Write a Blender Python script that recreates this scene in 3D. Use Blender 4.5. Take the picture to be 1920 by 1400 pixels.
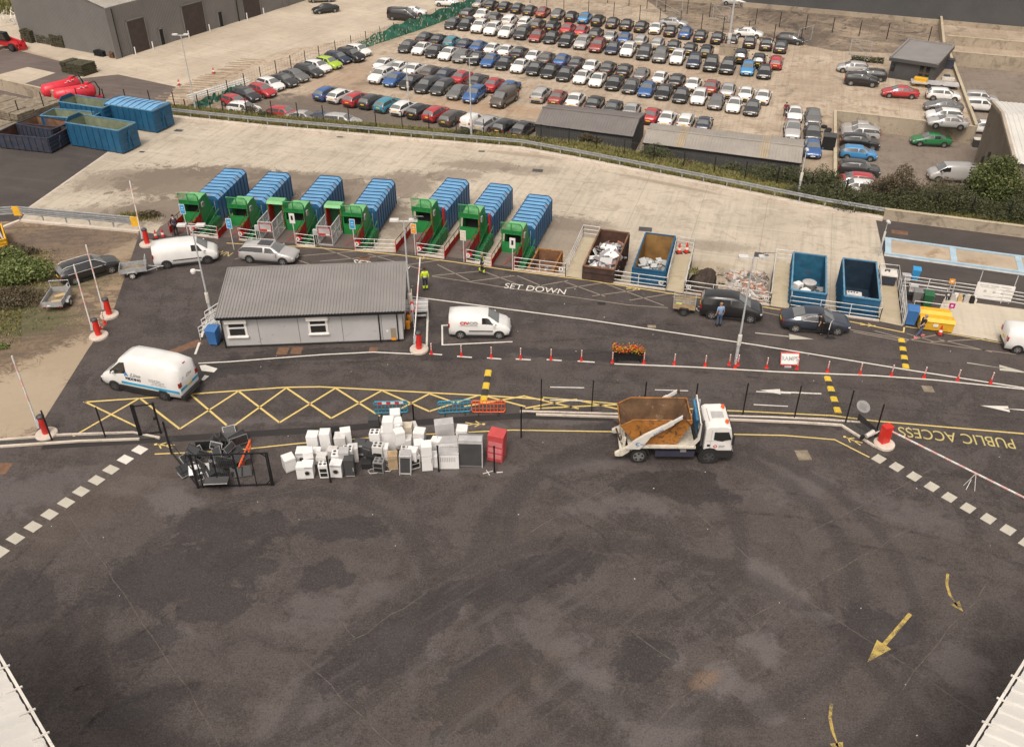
import bpy, bmesh, math, random
from mathutils import Vector, Matrix
R=math.radians
random.seed(7)
S=bpy.context.scene
for o in list(bpy.data.objects): bpy.data.objects.remove(o)
COL=S.collection
# ---------------------------------------------------------------- camera
F=1686.;TH=R(34.77);H=34.5
cam=bpy.data.cameras.new("camera");co=bpy.data.objects.new("camera",cam);COL.objects.link(co)
co.location=(0,0,H);co.rotation_euler=(R(90)-TH,0,0)
cam.sensor_width=36;cam.lens=36*F/1920;cam.clip_start=.5;cam.clip_end=1500
S.camera=co
S.render.resolution_x=1024;S.render.resolution_y=746
# ---------------------------------------------------------------- sky, sun, exposure
SUN_EL,SUN_AZ=R(58),R(196)        # azimuth clockwise from +Y (away from the camera)
w=bpy.data.worlds.new("World");S.world=w;w.use_nodes=True
wt=w.node_tree;wt.nodes.clear()
sky=wt.nodes.new("ShaderNodeTexSky");sky.sky_type='NISHITA';sky.sun_disc=False
sky.sun_elevation=SUN_EL;sky.sun_rotation=SUN_AZ;sky.dust_density=6;sky.air_density=1.2;sky.ozone_density=.6
hs=wt.nodes.new("ShaderNodeHueSaturation");hs.inputs['Saturation'].default_value=.22
mu=wt.nodes.new("ShaderNodeMix");mu.data_type='RGBA';mu.blend_type='MULTIPLY';mu.inputs[0].default_value=1;mu.inputs[7].default_value=(1,.93,.86,1)
bg=wt.nodes.new("ShaderNodeBackground");bg.inputs[1].default_value=.15
wo=wt.nodes.new("ShaderNodeOutputWorld")
L=wt.links;L.new(sky.outputs[0],hs.inputs['Color']);L.new(hs.outputs[0],mu.inputs[6]);L.new(mu.outputs[2],bg.inputs[0]);L.new(bg.outputs[0],wo.inputs[0])
sl=bpy.data.lights.new("sun",'SUN');sl.energy=1.2;sl.angle=R(16);sl.color=(1,.93,.84)
so=bpy.data.objects.new("sun",sl);COL.objects.link(so)
d=Vector((math.sin(SUN_AZ)*math.cos(SUN_EL),math.cos(SUN_AZ)*math.cos(SUN_EL),math.sin(SUN_EL)))
so.rotation_euler=d.to_track_quat('Z','Y').to_euler();so.location=(0,0,60)
S.view_settings.view_transform='Standard';S.view_settings.look='None';S.view_settings.exposure=0.14;S.view_settings.gamma=1
# ---------------------------------------------------------------- measuring: photo pixel + height -> world point
ct,st=math.cos(TH),math.sin(TH)
def G(px,py,z=0.):
    a=(px-960)/F;b=(700-py)/F
    dy=ct+b*st;dz=-st+b*ct;t=(z-H)/dz
    return Vector((a*t,dy*t,z))
ZA,ZC,ZL=-1.4,-3.0,-4.8           # apron, car park, lower yard
# ---------------------------------------------------------------- materials
class NT:
    def __init__(s,name):
        s.m=bpy.data.materials.new(name);s.m.use_nodes=True;s.t=s.m.node_tree
        s.b=s.t.nodes['Principled BSDF'];s.tc=None
    def n(s,t,**k):
        x=s.t.nodes.new(t)
        for a,b in k.items(): setattr(x,a,b)
        return x
    def l(s,a,b): s.t.links.new(a,b)
    def put(s,i,v):
        if isinstance(v,bpy.types.NodeSocket): s.l(v,i)
        else: i.default_value=v
    def co(s):
        if not s.tc: s.tc=s.n('ShaderNodeTexCoord')
        return s.tc.outputs['Object']
    def map(s,loc=(0,0,0),rot=0,sc=(1,1,1),typ='TEXTURE',src=None):
        m=s.n('ShaderNodeMapping',vector_type=typ);m.inputs[1].default_value=loc;m.inputs[2].default_value=(0,0,rot);m.inputs[3].default_value=sc
        s.l(src or s.co(),m.inputs[0]);return m.outputs[0]
    def noise(s,scale,detail=4,rough=.55,vec=None,dist=0):
        x=s.n('ShaderNodeTexNoise');x.inputs['Scale'].default_value=scale;x.inputs['Detail'].default_value=detail
        x.inputs['Roughness'].default_value=rough;x.inputs['Distortion'].default_value=dist
        s.l(vec or s.co(),x.inputs['Vector']);return x.outputs['Fac']
    def math(s,op,a,b=0.,c=0.,clamp=False):
        x=s.n('ShaderNodeMath',operation=op,use_clamp=clamp);s.put(x.inputs[0],a);s.put(x.inputs[1],b);s.put(x.inputs[2],c);return x.outputs[0]
    def ramp(s,v,a,b,lo=0.,hi=1.):
        x=s.n('ShaderNodeMapRange',interpolation_type='SMOOTHSTEP');s.put(x.inputs[0],v)
        for i,q in zip((1,2,3,4),(a,b,lo,hi)): x.inputs[i].default_value=q
        return x.outputs[0]
    def mix(s,f,a,b,bt='MIX'):
        x=s.n('ShaderNodeMix',data_type='RGBA',blend_type=bt);s.put(x.inputs[0],f)
        for i,q in ((6,a),(7,b)):
            if isinstance(q,(tuple,list)): x.inputs[i].default_value=(*q[:3],1)
            elif isinstance(q,float): x.inputs[i].default_value=(q,q,q,1)
            else: s.l(q,x.inputs[i])
        return x.outputs[2]
    def length(s,v):
        x=s.n('ShaderNodeVectorMath',operation='LENGTH');s.l(v,x.inputs[0]);return x.outputs['Value']
    def bump(s,h,strength=.3,dist=.02):
        x=s.n('ShaderNodeBump');x.inputs['Strength'].default_value=strength;x.inputs['Distance'].default_value=dist
        s.l(h,x.inputs['Height']);s.l(x.outputs[0],s.b.inputs['Normal'])
    def fin(s,col,rough=.8,metal=0.):
        s.put(s.b.inputs['Base Color'],col if not isinstance(col,tuple) else (*col[:3],1));s.put(s.b.inputs['Roughness'],rough);s.b.inputs['Metallic'].default_value=metal
        return s.m
MC={}
def M(name,col=None,rough=.6,metal=0.,var=.15,scale=1.2,dirt=None,dirt_amt=.0,dscale=2.,coat=0.,bump=0.,trans=0.):
    """general procedural paint / metal / plastic: noise-varied colour and an optional second (dirt, rust) colour"""
    if name in MC: return MC[name]
    t=NT(name)
    n1=t.noise(scale,5,.6)
    c=t.mix(t.ramp(n1,.3,.7),tuple(x*(1-var) for x in col),tuple(min(1,x*(1+var)) for x in col))
    if dirt:
        n2=t.noise(dscale,7,.7,dist=.6)
        c=t.mix(t.ramp(n2,.62-dirt_amt*.4,.72-dirt_amt*.2),c,dirt)
    t.fin(c,rough,metal)
    if coat: t.b.inputs['Coat Weight'].default_value=coat;t.b.inputs['Coat Roughness'].default_value=.12
    if bump: t.bump(t.noise(scale*12,3),bump,.01)
    MC[name]=t.m;return t.m
# ---------------------------------------------------------------- mesh builder
class MB:
    def __init__(s,mat=None): s.v=[];s.f=[];s.mi=[];s.ms=[];s.sm=[];s.T=Matrix.Identity(4);s.cur=0;s.smooth=False;s.use(mat) if mat else None
    def use(s,m):
        m=MC[m] if isinstance(m,str) else m
        if m not in s.ms: s.ms.append(m)
        s.cur=s.ms.index(m);return s
    def at(s,x=0,y=0,z=0,rz=0,rx=0,ry=0):
        s.T=Matrix.Translation((x,y,z))@Matrix.Rotation(rz,4,'Z')@Matrix.Rotation(ry,4,'Y')@Matrix.Rotation(rx,4,'X');return s
    def add(s,vs,fs):
        o=len(s.v);s.v+=[tuple(s.T@Vector(v)) for v in vs]
        for f in fs: s.f.append(tuple(i+o for i in f));s.mi.append(s.cur);s.sm.append(s.smooth)
        return s
    def box(s,x0,x1,y0,y1,z0,z1):
        return s.add([(x0,y0,z0),(x1,y0,z0),(x1,y1,z0),(x0,y1,z0),(x0,y0,z1),(x1,y0,z1),(x1,y1,z1),(x0,y1,z1)],
            [(3,2,1,0),(4,5,6,7),(0,1,5,4),(1,2,6,5),(2,3,7,6),(3,0,4,7)])
    def prism(s,p,z0,z1,axis='z'):
        n=len(p);a=sum(p[i][0]*p[(i+1)%n][1]-p[(i+1)%n][0]*p[i][1] for i in range(n))
        if (a<0)!=(axis=='y'): p=p[::-1]
        q={'z':lambda u,v,w:(u,v,w),'x':lambda u,v,w:(w,u,v),'y':lambda u,v,w:(u,w,v)}[axis]
        vs=[q(u,v,z0) for u,v in p]+[q(u,v,z1) for u,v in p]
        if z1<z0: vs=vs[n:]+vs[:n]
        return s.add(vs,[tuple(range(n))[::-1],tuple(range(n,2*n))]+[(i,(i+1)%n,n+(i+1)%n,n+i) for i in range(n)])
    def sheet(s,p,z):
        n=len(p);a=sum(p[i][0]*p[(i+1)%n][1]-p[(i+1)%n][0]*p[i][1] for i in range(n))
        if a<0: p=p[::-1]
        return s.add([(q[0],q[1],z) for q in p],[tuple(range(n))])
    def strip(s,pts,wd,z=.004):
        pts=[Vector((p[0],p[1])) for p in pts];n=len(pts);L_=[];R_=[]
        for i,p in enumerate(pts):
            d1=(pts[i]-pts[i-1]).normalized() if i else None
            d2=(pts[i+1]-pts[i]).normalized() if i<n-1 else None
            d=((d1 or d2)+(d2 or d1)).normalized();k=1/max(.5,d.dot(d2 or d1))
            nn=Vector((-d.y,d.x))*wd/2*k;L_.append(p+nn);R_.append(p-nn)
        return s.add([(q.x,q.y,z) for q in L_]+[(q.x,q.y,z) for q in R_],[(n+i,n+i+1,i+1,i) for i in range(n-1)])
    def tube(s,pts,r,n=6,r2=None,cap=True):
        pts=[Vector(p) for p in pts];m=len(pts);vs=[];fs=[];up=None
        for i,p in enumerate(pts):
            d=((pts[min(i+1,m-1)]-pts[i]).normalized()+(pts[i]-pts[max(i-1,0)]).normalized()).normalized() if 0<i<m-1 else (pts[1]-pts[0] if i==0 else pts[-1]-pts[-2]).normalized()
            a=d.cross(Vector((0,0,1)) if abs(d.z)<.95 else Vector((1,0,0))).normalized();b=d.cross(a)
            rr=r+((r2 if r2 is not None else r)-r)*i/max(1,m-1)
            vs+=[p+(a*math.cos(2*math.pi*j/n)+b*math.sin(2*math.pi*j/n))*rr for j in range(n)]
        for i in range(m-1):
            for j in range(n): fs.append((i*n+j,(i+1)*n+j,(i+1)*n+(j+1)%n,i*n+(j+1)%n)[::-1])
        if cap: fs+=[tuple(range(n)),tuple(range((m-1)*n,m*n))[::-1]]
        return s.add(vs,fs)
    def bar(s,a,b,w_=.05,h_=.05):
        a,b=Vector(a),Vector(b);d=(b-a).normalized();u=d.cross(Vector((0,0,1)) if abs(d.z)<.95 else Vector((0,1,0))).normalized();v=u.cross(d)
        vs=[p+u*(i*w_/2)+v*(j*h_/2) for p in (a,b) for i,j in ((-1,-1),(1,-1),(1,1),(-1,1))]
        return s.add(vs,[(0,1,2,3),(7,6,5,4),(0,4,5,1),(1,5,6,2),(2,6,7,3),(3,7,4,0)])
    def lathe(s,prof,n=16,ax='z',c=(0,0,0)):
        vs=[];fs=[];m=len(prof);c=Vector(c)
        for r,z in prof:
            for j in range(n):
                a=2*math.pi*j/n;x,y=r*math.cos(a),r*math.sin(a)
                vs.append(c+Vector({'z':(x,y,z),'y':(x,z,-y),'x':(z,x,y)}[ax]))
        for i in range(m-1):
            for j in range(n): fs.append((i*n+j,i*n+(j+1)%n,(i+1)*n+(j+1)%n,(i+1)*n+j))
        fs+=[tuple(range(n))[::-1],tuple(range((m-1)*n,m*n))]
        return s.add(vs,fs)
    def mesh(s,name):
        me=bpy.data.meshes.new(name);me.from_pydata(s.v,[],s.f);
        for m in s.ms: me.materials.append(m)
        me.polygons.foreach_set('material_index',s.mi);me.polygons.foreach_set('use_smooth',s.sm);me.update();return me
    def build(s,name,parent=None,loc=None,rz=0,bev=0,fix=False,**tags):
        me=s.mesh(name)
        if fix:
            b=bmesh.new();b.from_mesh(me);bmesh.ops.recalc_face_normals(b,faces=b.faces);b.to_mesh(me);b.free()
        return obj(name,me,parent,loc,rz,bev,**tags)
def obj(name,me,parent=None,loc=None,rz=0,bev=0,**tags):
    o=bpy.data.objects.new(name,me);COL.objects.link(o)
    if parent: o.parent=parent
    if loc is not None: o.location=loc
    o.rotation_euler=(0,0,rz)
    if bev:
        m=o.modifiers.new('bevel','BEVEL');m.width=bev;m.segments=2;m.limit_method='ANGLE'
    tag(o,**tags);return o
def tag(o,label=None,cat=None,group=None,kind=None):
    if label: o['label']=label
    if cat: o['category']=cat
    if group: o['group']=group
    if kind: o['kind']=kind
    return o
def thing(name,loc,rz=0,label=None,cat=None,group=None):
    o=bpy.data.objects.new(name,None);COL.objects.link(o);o.location=loc;o.rotation_euler=(0,0,rz);o.empty_display_size=.3
    return tag(o,label,cat,group)
def copytree(o,parent=None):
    c=o.copy();COL.objects.link(c);c.parent=parent
    for ch in o.children: copytree(ch,c)
    return c
def dup(o,loc,rz,label,group=None,sc=None):
    c=copytree(o);c.location=loc;c.rotation_euler=(0,0,rz);c['label']=label
    if group: c['group']=group
    if sc: c.scale=(sc,sc,sc)
    return c
ORD="first second third fourth fifth sixth seventh eighth ninth tenth eleventh twelfth thirteenth fourteenth fifteenth sixteenth seventeenth eighteenth nineteenth twentieth twenty-first twenty-second twenty-third twenty-fourth twenty-fifth twenty-sixth twenty-seventh twenty-eighth twenty-ninth thirtieth".split()
DG=bpy.context.evaluated_depsgraph_get
def text(s,size,mat,name='lettering',parent=None,mw=None,extr=.004,sx=1.,bold=0.,shear=0.,**tags):
    c=bpy.data.curves.new(name,'FONT');c.body=s;c.size=size;c.extrude=extr;c.align_x='CENTER';c.align_y='CENTER';c.offset=bold;c.shear=shear
    o=bpy.data.objects.new('tmp',c);COL.objects.link(o);dg=DG();me=bpy.data.meshes.new_from_object(o.evaluated_get(dg))
    bpy.data.objects.remove(o);me.name=name;me.materials.clear();me.materials.append(MC[mat])
    for v in me.vertices: v.co.x*=sx
    o=obj(name,me,parent,**tags)
    if mw is not None: o.matrix_local=mw
    return o
def frame_m(loc,xdir,ydir):
    x=Vector(xdir).normalized();y=Vector(ydir).normalized();z=x.cross(y)
    m=Matrix((x,y,z)).transposed().to_4x4();m.translation=Vector(loc);return m
# ---------------------------------------------------------------- ground materials
def blob(t,nz,x,y,rx,ry,rot=0,soft=.25,amp=.9):
    v=t.length(t.map((x,y,0),rot,(rx,ry,1e6)));amp=amp*2.4
    return t.ramp(t.math('ADD',v,t.math('MULTIPLY',t.math('SUBTRACT',nz,.5),amp)),1-soft,1+soft,1,0)
def ring(t,nz,x,y,r,wd,amp=.6):
    v=t.math('ABSOLUTE',t.math('SUBTRACT',t.length(t.map((x,y,0),0,(1,1,1e6))),r))
    return t.ramp(t.math('ADD',v,t.math('MULTIPLY',nz,amp)),wd*.6+amp*.45,wd*1.5+amp*.6,1,0)
def seam(t,nz,a,b,wd):
    """thin line from a to b"""
    a,b=Vector(a[:2]),Vector(b[:2]);c=(a+b)/2;L=(b-a).length/2;an=math.atan2(b.y-a.y,b.x-a.x)
    sx=t.n('ShaderNodeSeparateXYZ');t.l(t.map((c.x,c.y,0),an,(1,1,1)),sx.inputs[0])
    ya=t.math('ABSOLUTE',t.math('ADD',sx.outputs[1],t.math('MULTIPLY',t.math('SUBTRACT',nz,.5),.15)))
    m=t.ramp(ya,wd*.5,wd*1.4,1,0);e=t.ramp(t.math('ABSOLUTE',sx.outputs[0]),L*.8,L,1,0)
    return t.math('MULTIPLY',t.math('MULTIPLY',m,e),t.ramp(nz,.3,.6,.25,1))
def ground_asphalt():
    t=NT('asphalt')
    big=t.noise(.09,6,.6,dist=.5);mid=t.noise(.55,7,.68,dist=.8);fine=t.noise(5,4,.7);grit=t.noise(11,5,.85)
    st_=t.noise(1.,5,.6,vec=t.map((0,0,0),R(-8),(9,1.1,1)),dist=.2)          # along the lanes
    fine=t.noise(4.5,9,.8);nz0=t.math('ADD',t.math('MULTIPLY',mid,.6),t.math('MULTIPLY',fine,.4))
    c=t.mix(t.ramp(big,.3,.7),(.0355,.0274,.0252),(.066,.0515,.047))
    c=t.mix(t.ramp(nz0,.47,.56,0,.62),c,(.088,.0735,.070))
    c=t.mix(t.ramp(nz0,.40,.47,.55,0),c,(.024,.018,.018))
    c=t.mix(t.ramp(st_,.45,.75,0,.32),c,(.10,.083,.074))
    def at(n_):
        x=t.n('ShaderNodeAttribute');x.attribute_name=n_;return x.outputs['Fac']
    nz=nz0;nd=t.math('SUBTRACT',nz,.5);nd=t.math('MULTIPLY',t.math('ADD',nd,t.math('MULTIPLY',t.math('SUBTRACT',big,.5),.8)),1.7)
    edge=t.noise(.8,10,.74,dist=.5);ed=t.math('SUBTRACT',edge,.5)
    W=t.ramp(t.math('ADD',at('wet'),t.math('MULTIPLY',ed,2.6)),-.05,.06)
    Lm=t.math('MULTIPLY',t.ramp(t.math('ADD',at('pale'),t.math('MULTIPLY',ed,4.2)),-.3,.45),at('pale_k'))
    c=t.mix(Lm,c,(.135,.118,.115))
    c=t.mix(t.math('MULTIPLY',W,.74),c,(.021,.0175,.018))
    def g(px,py): return G(px,py)
    # warm silt
    p=g(930,1290);c=t.mix(t.math('MULTIPLY',blob(t,nz,p.x,p.y,3,1.2,.6,.5,1.4),.2),c,(.12,.082,.05))
    p=g(1325,1272);c=t.mix(t.math('MULTIPLY',blob(t,nz,p.x,p.y,.7,.4,.5,.5,1.4),.6),c,(.2,.12,.07))
    p=g(200,930);c=t.mix(t.math('MULTIPLY',blob(t,nz,p.x,p.y,6,1.6,.9,.6,1.2),.22),c,(.12,.09,.062))
    # turning tyre marks
    p=g(960,700);rings=None
    for (x,y,r,wd) in [(8,33,9.5,.5),(9,32,11,.35),(6,35,6.2,.4),(-12,30,8,.4),(4,20,14,.45)]:
        b=ring(t,nz,x,y,r,wd,1.);rings=b if rings is None else t.math('MAXIMUM',rings,b)
    c=t.mix(t.math('MULTIPLY',rings,.5),c,(.026,.020,.020))
    # diagonal scrape streaks lower right
    v=t.noise(1.,4,.6,vec=t.map((0,0,0),R(38),(8,.7,1)))
    m=t.math('MULTIPLY',t.ramp(v,.5,.7,0,.5),blob(t,nz,2,24,14,9,0,.4,.8))
    c=t.mix(m,c,(.095,.083,.08))
    # grit
    c=t.mix(t.ramp(fine,.35,.75,0,.22),c,(.12,.1,.09));c=t.mix(t.ramp(grit,.36,.5,.6,0),c,(.012,.009,.009));c=t.mix(t.ramp(grit,.52,.68,0,.5),c,(.19,.155,.14))
    r=t.math('SUBTRACT',t.ramp(mid,.3,.7,.72,.92),t.math('MULTIPLY',W,.22))
    t.bump(grit,.35,.01)
    MC['asphalt']=t.fin(c,r)
def stain_fields(P):
    import numpy as np
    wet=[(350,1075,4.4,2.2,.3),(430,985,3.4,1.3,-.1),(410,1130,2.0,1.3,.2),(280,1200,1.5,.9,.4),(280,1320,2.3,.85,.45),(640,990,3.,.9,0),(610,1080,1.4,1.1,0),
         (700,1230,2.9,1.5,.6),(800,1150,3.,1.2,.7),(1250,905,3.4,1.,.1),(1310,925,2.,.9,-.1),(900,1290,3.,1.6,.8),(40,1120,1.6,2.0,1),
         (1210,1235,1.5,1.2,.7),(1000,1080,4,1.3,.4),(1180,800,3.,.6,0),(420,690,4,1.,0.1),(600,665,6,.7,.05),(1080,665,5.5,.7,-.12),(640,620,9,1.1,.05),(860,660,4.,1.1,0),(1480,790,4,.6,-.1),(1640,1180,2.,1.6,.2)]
    light=[(1450,1090,.9,2.2,.6,.6),(1540,1155,1.,.45,-.3,.7),(1430,1210,.8,1.1,.8,.7),(1350,1275,1.1,.8,.4,.8),(1060,1215,1.1,.9,.2,.55),(1260,1235,.7,.5,-.8,.6),
           (1130,1300,2.2,.8,-.9,.6),(1240,1370,1.6,1.4,.6,.6),(1420,1310,1.8,.6,-.9,.5),(760,1210,1.6,1.4,.3,.45),(870,1140,.6,.7,.2,.5),(700,1110,1.1,.8,0,.35),(1120,950,2.2,.7,.1,.45),
           (1220,940,1.8,.8,-.9,.5),(1500,910,2.5,1.2,.3,.4),(1000,1210,2,2,0,.3),(1690,1200,1.1,.5,-.5,.7),(1800,1250,1.4,1.2,-.6,.4),(330,940,1.9,1.1,-.5,.55),(250,910,1.6,.8,.2,.4),
           (60,920,3,1.8,.3,.45),(600,1140,2,1.4,.6,.4),(560,1330,2,1.6,.6,.35),(1700,960,3.,1.,-.6,.4),(330,1190,.9,.7,0,.4),(850,880,6,.5,0,.35),(1100,870,3,.6,.1,.4),(450,790,7,.4,.03,.45),(850,800,5,.35,.03,.5),(1060,790,3,.4,0,.5)]
    def fld(L_):
        out=np.full(len(P),-3.);kk=np.zeros(len(P))
        for q in L_:
            p=G(q[0],q[1]);c_,s_=math.cos(q[4]),math.sin(q[4]);dx=P[:,0]-p.x;dy=P[:,1]-p.y
            v=1-np.hypot((dx*c_+dy*s_)/q[2],(-dx*s_+dy*c_)/q[3])
            if len(q)>5: w_=np.clip(v+1.2,0,None)**2;kk=np.where(v>out,q[5],kk)
            out=np.maximum(out,v)
        return out,kk
    a,_=fld(wet);b,k=fld(light);return a,b,k
SEAMS=[((1300,955),(1430,1070),.05),((1430,1070),(1900,1380),.05),((990,1000),(1140,915),.06),((1380,1175),(1760,960),.05),((600,1110),(665,1198),.05),((665,1198),(800,1112),.05),
                 ((1195,1385),(1450,1150),.05),((100,925),(250,1140),.04),((250,1140),(420,1400),.04),((560,1230),(740,1400),.04),((1690,1290),(1860,1080),.05),((1510,1000),(1750,880),.05),((1180,1180),(1330,1290),.05),((420,945),(760,880),.03)]
ground_asphalt()
def simple_asphalt(name,a,b,dist=0,blobs=()):
    t=NT(name);big=t.noise(.2,6,.65,dist=.6);fine=t.noise(6,4,.7);grit=t.noise(40,2,.8)
    st_=t.noise(1.,5,.6,vec=t.map((0,0,0),R(-17),(8,.9,1)))
    c=t.mix(t.ramp(big,.3,.7),a,b);c=t.mix(t.ramp(st_,.45,.72,0,.4),c,tuple(x*1.5 for x in b))
    c=t.mix(t.ramp(fine,.35,.75,0,.25),c,tuple(x*1.6 for x in b));c=t.mix(t.ramp(grit,.35,.7,.35,0),c,(.012,.01,.01))
    MC[name]=t.fin(c,.85)
simple_asphalt('asphalt_dark',(.052,.043,.040),(.078,.065,.058))
simple_asphalt('asphalt_bay',(.11,.085,.075),(.16,.125,.11))
simple_asphalt('asphalt_trench',(.019,.016,.016),(.030,.026,.025))
def concrete(name,a,b,stain,rot,stripe=.4,joint=None,st_amt=.5,puddle=.0,extra=()):
    t=NT(name);big=t.noise(.11,6,.6,dist=.5);mid=t.noise(.7,7,.7,dist=1.);fine=t.noise(7,4,.7)
    br=t.noise(1.,5,.65,vec=t.map((0,0,0),rot,(.35,7,1)));br2=t.noise(1.,4,.6,vec=t.map((0,0,0),rot,(7,.5,1)))
    c=t.mix(t.ramp(big,.3,.7),a,b)
    c=t.mix(t.ramp(br,.42,.72,0,stripe),c,tuple(x*.68 for x in a));c=t.mix(t.ramp(br2,.5,.75,0,stripe*.7),c,tuple(x*1.25 for x in b))
    c=t.mix(t.ramp(mid,.5,.64,0,st_amt),c,stain);c=t.mix(t.ramp(fine,.4,.75,0,.15),c,tuple(x*.5 for x in a))
    nz=t.math('ADD',t.math('MULTIPLY',mid,.7),t.math('MULTIPLY',fine,.3))
    for (x,y,rx,ry,an,k,cc) in extra: c=t.mix(t.math('MULTIPLY',blob(t,nz,x,y,rx,ry,an,.2,1.6),k),c,cc)
    if joint:
        rt,sx_,sy_=joint
        q=t.n('ShaderNodeTexBrick');q.offset=0;q.inputs['Scale'].default_value=1;q.inputs['Mortar Size'].default_value=.035;q.inputs['Mortar Smooth'].default_value=.3
        q.inputs['Brick Width'].default_value=sx_;q.inputs['Row Height'].default_value=sy_
        t.l(t.map((0,0,0),rt,(1,1,1)),q.inputs['Vector'])
        c=t.mix(t.math('MULTIPLY',q.outputs['Fac'],.42),c,tuple(x*.4 for x in a))
    if puddle: c=t.mix(t.ramp(t.noise(.16,5,.6,dist=1.5),.55,.66,0,puddle),c,tuple(x*.42 for x in a))
    MC[name]=t.fin(c,.85)
def gb(px,py,rx,ry,an,k,cc,z): p=G(px,py,z);return (p.x,p.y,rx,ry,an,k,cc)
BR=(.155,.12,.092)
concrete('concrete_apron',(.41,.355,.28),(.53,.465,.375),(.29,.235,.175),R(-17),.42,(R(-17),6.,6.),.5,.12,
  [gb(*q,BR,ZA) for q in [(330,340,6,4,0,.8),(250,335,6,3,.2,.6),(430,325,5,2,-.1,.75),(540,345,6,3,-.1,.75),(640,365,5,3.4,0,.75),(760,345,3.4,3.4,0,.7),(900,310,4,1.4,-.1,.6),(300,395,5,3,0,.8),(235,400,6,1.6,-.1,.6),(480,370,4,3.6,0,.75),(1050,440,4,4,.4,.6),(1080,420,4,1.6,-.2,.5),(1000,320,3,1.4,0,.5),(1330,460,4,1.,-.2,.4),(760,420,2.6,3.6,.2,.5),(700,400,3,4,0,.6),(590,330,8,1.,-.1,.5),(850,330,3,1.6,0,.6)]]
  +[gb(980,290,4,.5,-.3,.5,(.22,.16,.11),ZA),gb(1250,345,6,.4,-.5,.5,(.2,.15,.1),ZA),gb(1300,500,3,1,0,.4,(.25,.19,.1),ZA)])
concrete('concrete_car_park',(.34,.27,.20),(.50,.415,.32),(.27,.18,.11),R(-17),.5,(R(-17),7.,7.),.7,.5,
  [gb(*q,ZC) for q in [(560,205,11,6,0,.85,(.145,.115,.092)),(760,235,22,5,-.4,.85,(.13,.105,.085)),(700,235,8,4,-.3,.6,(.12,.1,.08)),(640,150,4,8,0,.4,(.27,.16,.09)),(1080,120,20,3,-.3,.3,(.3,.17,.09)),(900,200,10,2,-.3,.45,(.33,.19,.10)),(1100,60,20,4,-.3,.25,(.3,.16,.09))]])
concrete('concrete_warehouse_yard',(.42,.355,.275),(.54,.465,.37),(.36,.275,.185),R(61),.35,(R(61),6.,9.),.4,.0)
concrete('concrete_ramp',(.48,.425,.335),(.57,.505,.41),(.45,.38,.26),R(-17),.35,None,.4)
concrete('concrete_wall',(.31,.255,.195),(.42,.355,.27),(.14,.115,.085),0,.3,None,.6)
concrete('concrete_kerb',(.52,.45,.38),(.64,.56,.48),(.33,.27,.2),0,.3,None,.5)
concrete('concrete_finger',(.42,.355,.25),(.50,.43,.31),(.36,.275,.16),R(74),.3,None,.6)
concrete('lower_yard_surface',(.19,.15,.12),(.25,.205,.165),(.11,.09,.075),R(-17),.3,None,.5)
concrete('loading_floor',(.13,.10,.075),(.36,.28,.20),(.07,.055,.048),R(60),.6,(R(-20),8,6),.9,.7)
def earth():
    t=NT('earth');big=t.noise(.22,7,.7,dist=1.2);mid=t.noise(.9,8,.75,dist=1.5);fine=t.noise(6,4,.7);s=t.noise(1.,6,.7,vec=t.map((0,0,0),R(10),(4.5,.8,1)),dist=1)
    c=t.mix(t.ramp(big,.35,.65),(.30,.215,.135),(.215,.155,.10))
    c=t.mix(t.ramp(mid,.47,.58,0,.8),c,(.085,.06,.046));c=t.mix(t.ramp(s,.48,.6,0,.8),c,(.09,.066,.05))
    c=t.mix(t.ramp(fine,.4,.75,0,.3),c,(.38,.30,.21))
    nz=t.math('ADD',t.math('MULTIPLY',mid,.6),t.math('MULTIPLY',fine,.4))
    def ap(c,px,py,rx,ry,a,k,cc,amp=1.4,soft=.3): p=G(px,py);return t.mix(t.math('MULTIPLY',blob(t,nz,p.x,p.y,rx,ry,a,soft,amp),k),c,cc)
    c=ap(c,130,450,6,2.6,0,.6,(.10,.073,.06));c=ap(c,60,640,6,2.2,.2,.6,(.11,.08,.055));c=ap(c,110,690,2.4,5.5,-.6,.9,(.34,.27,.19));c=ap(c,30,760,4.6,3.6,0,.9,(.36,.29,.21))
    c=ap(c,215,480,1,5,-.5,.6,(.33,.26,.18));c=ap(c,70,530,6,1.8,.1,.5,(.07,.075,.03));c=ap(c,10,600,5,2.2,0,.7,(.06,.07,.025))
    MC['earth']=t.fin(c,.95)
earth()
def soil(name,a,b,c3,sc=3):
    t=NT(name);n1=t.noise(sc,6,.7,dist=.6);n2=t.noise(sc*6,4,.7);c=t.mix(t.ramp(n1,.3,.7),a,b);c=t.mix(t.ramp(n2,.5,.75,0,.6),c,c3);t.bump(n2,.6,.04);MC[name]=t.fin(c,.95)
soil('gravel',(.025,.023,.022),(.07,.063,.06),(.30,.28,.26),12)
soil('grass_ground',(.09,.095,.025),(.17,.145,.045),(.11,.075,.04),.5)
soil('soil_pile',(.035,.024,.018),(.06,.042,.032),(.10,.075,.055),2)
def leaf(name,cols):
    t=NT(name);oi=t.n('ShaderNodeObjectInfo');g=t.n('ShaderNodeNewGeometry')
    rp=t.n('ShaderNodeValToRGB');rp.color_ramp.interpolation='LINEAR'
    while len(rp.color_ramp.elements)<len(cols): rp.color_ramp.elements.new(.5)
    for i,q in enumerate(cols): rp.color_ramp.elements[i].position=i/(len(cols)-1);rp.color_ramp.elements[i].color=(*q,1)
    t.l(g.outputs['Random Per Island'],rp.inputs[0]);MC[name]=t.fin(rp.outputs[0],.6)
leaf('leaf_bush',[(.03,.04,.015),(.055,.068,.024),(.09,.095,.035),(.06,.05,.028)])
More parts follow.
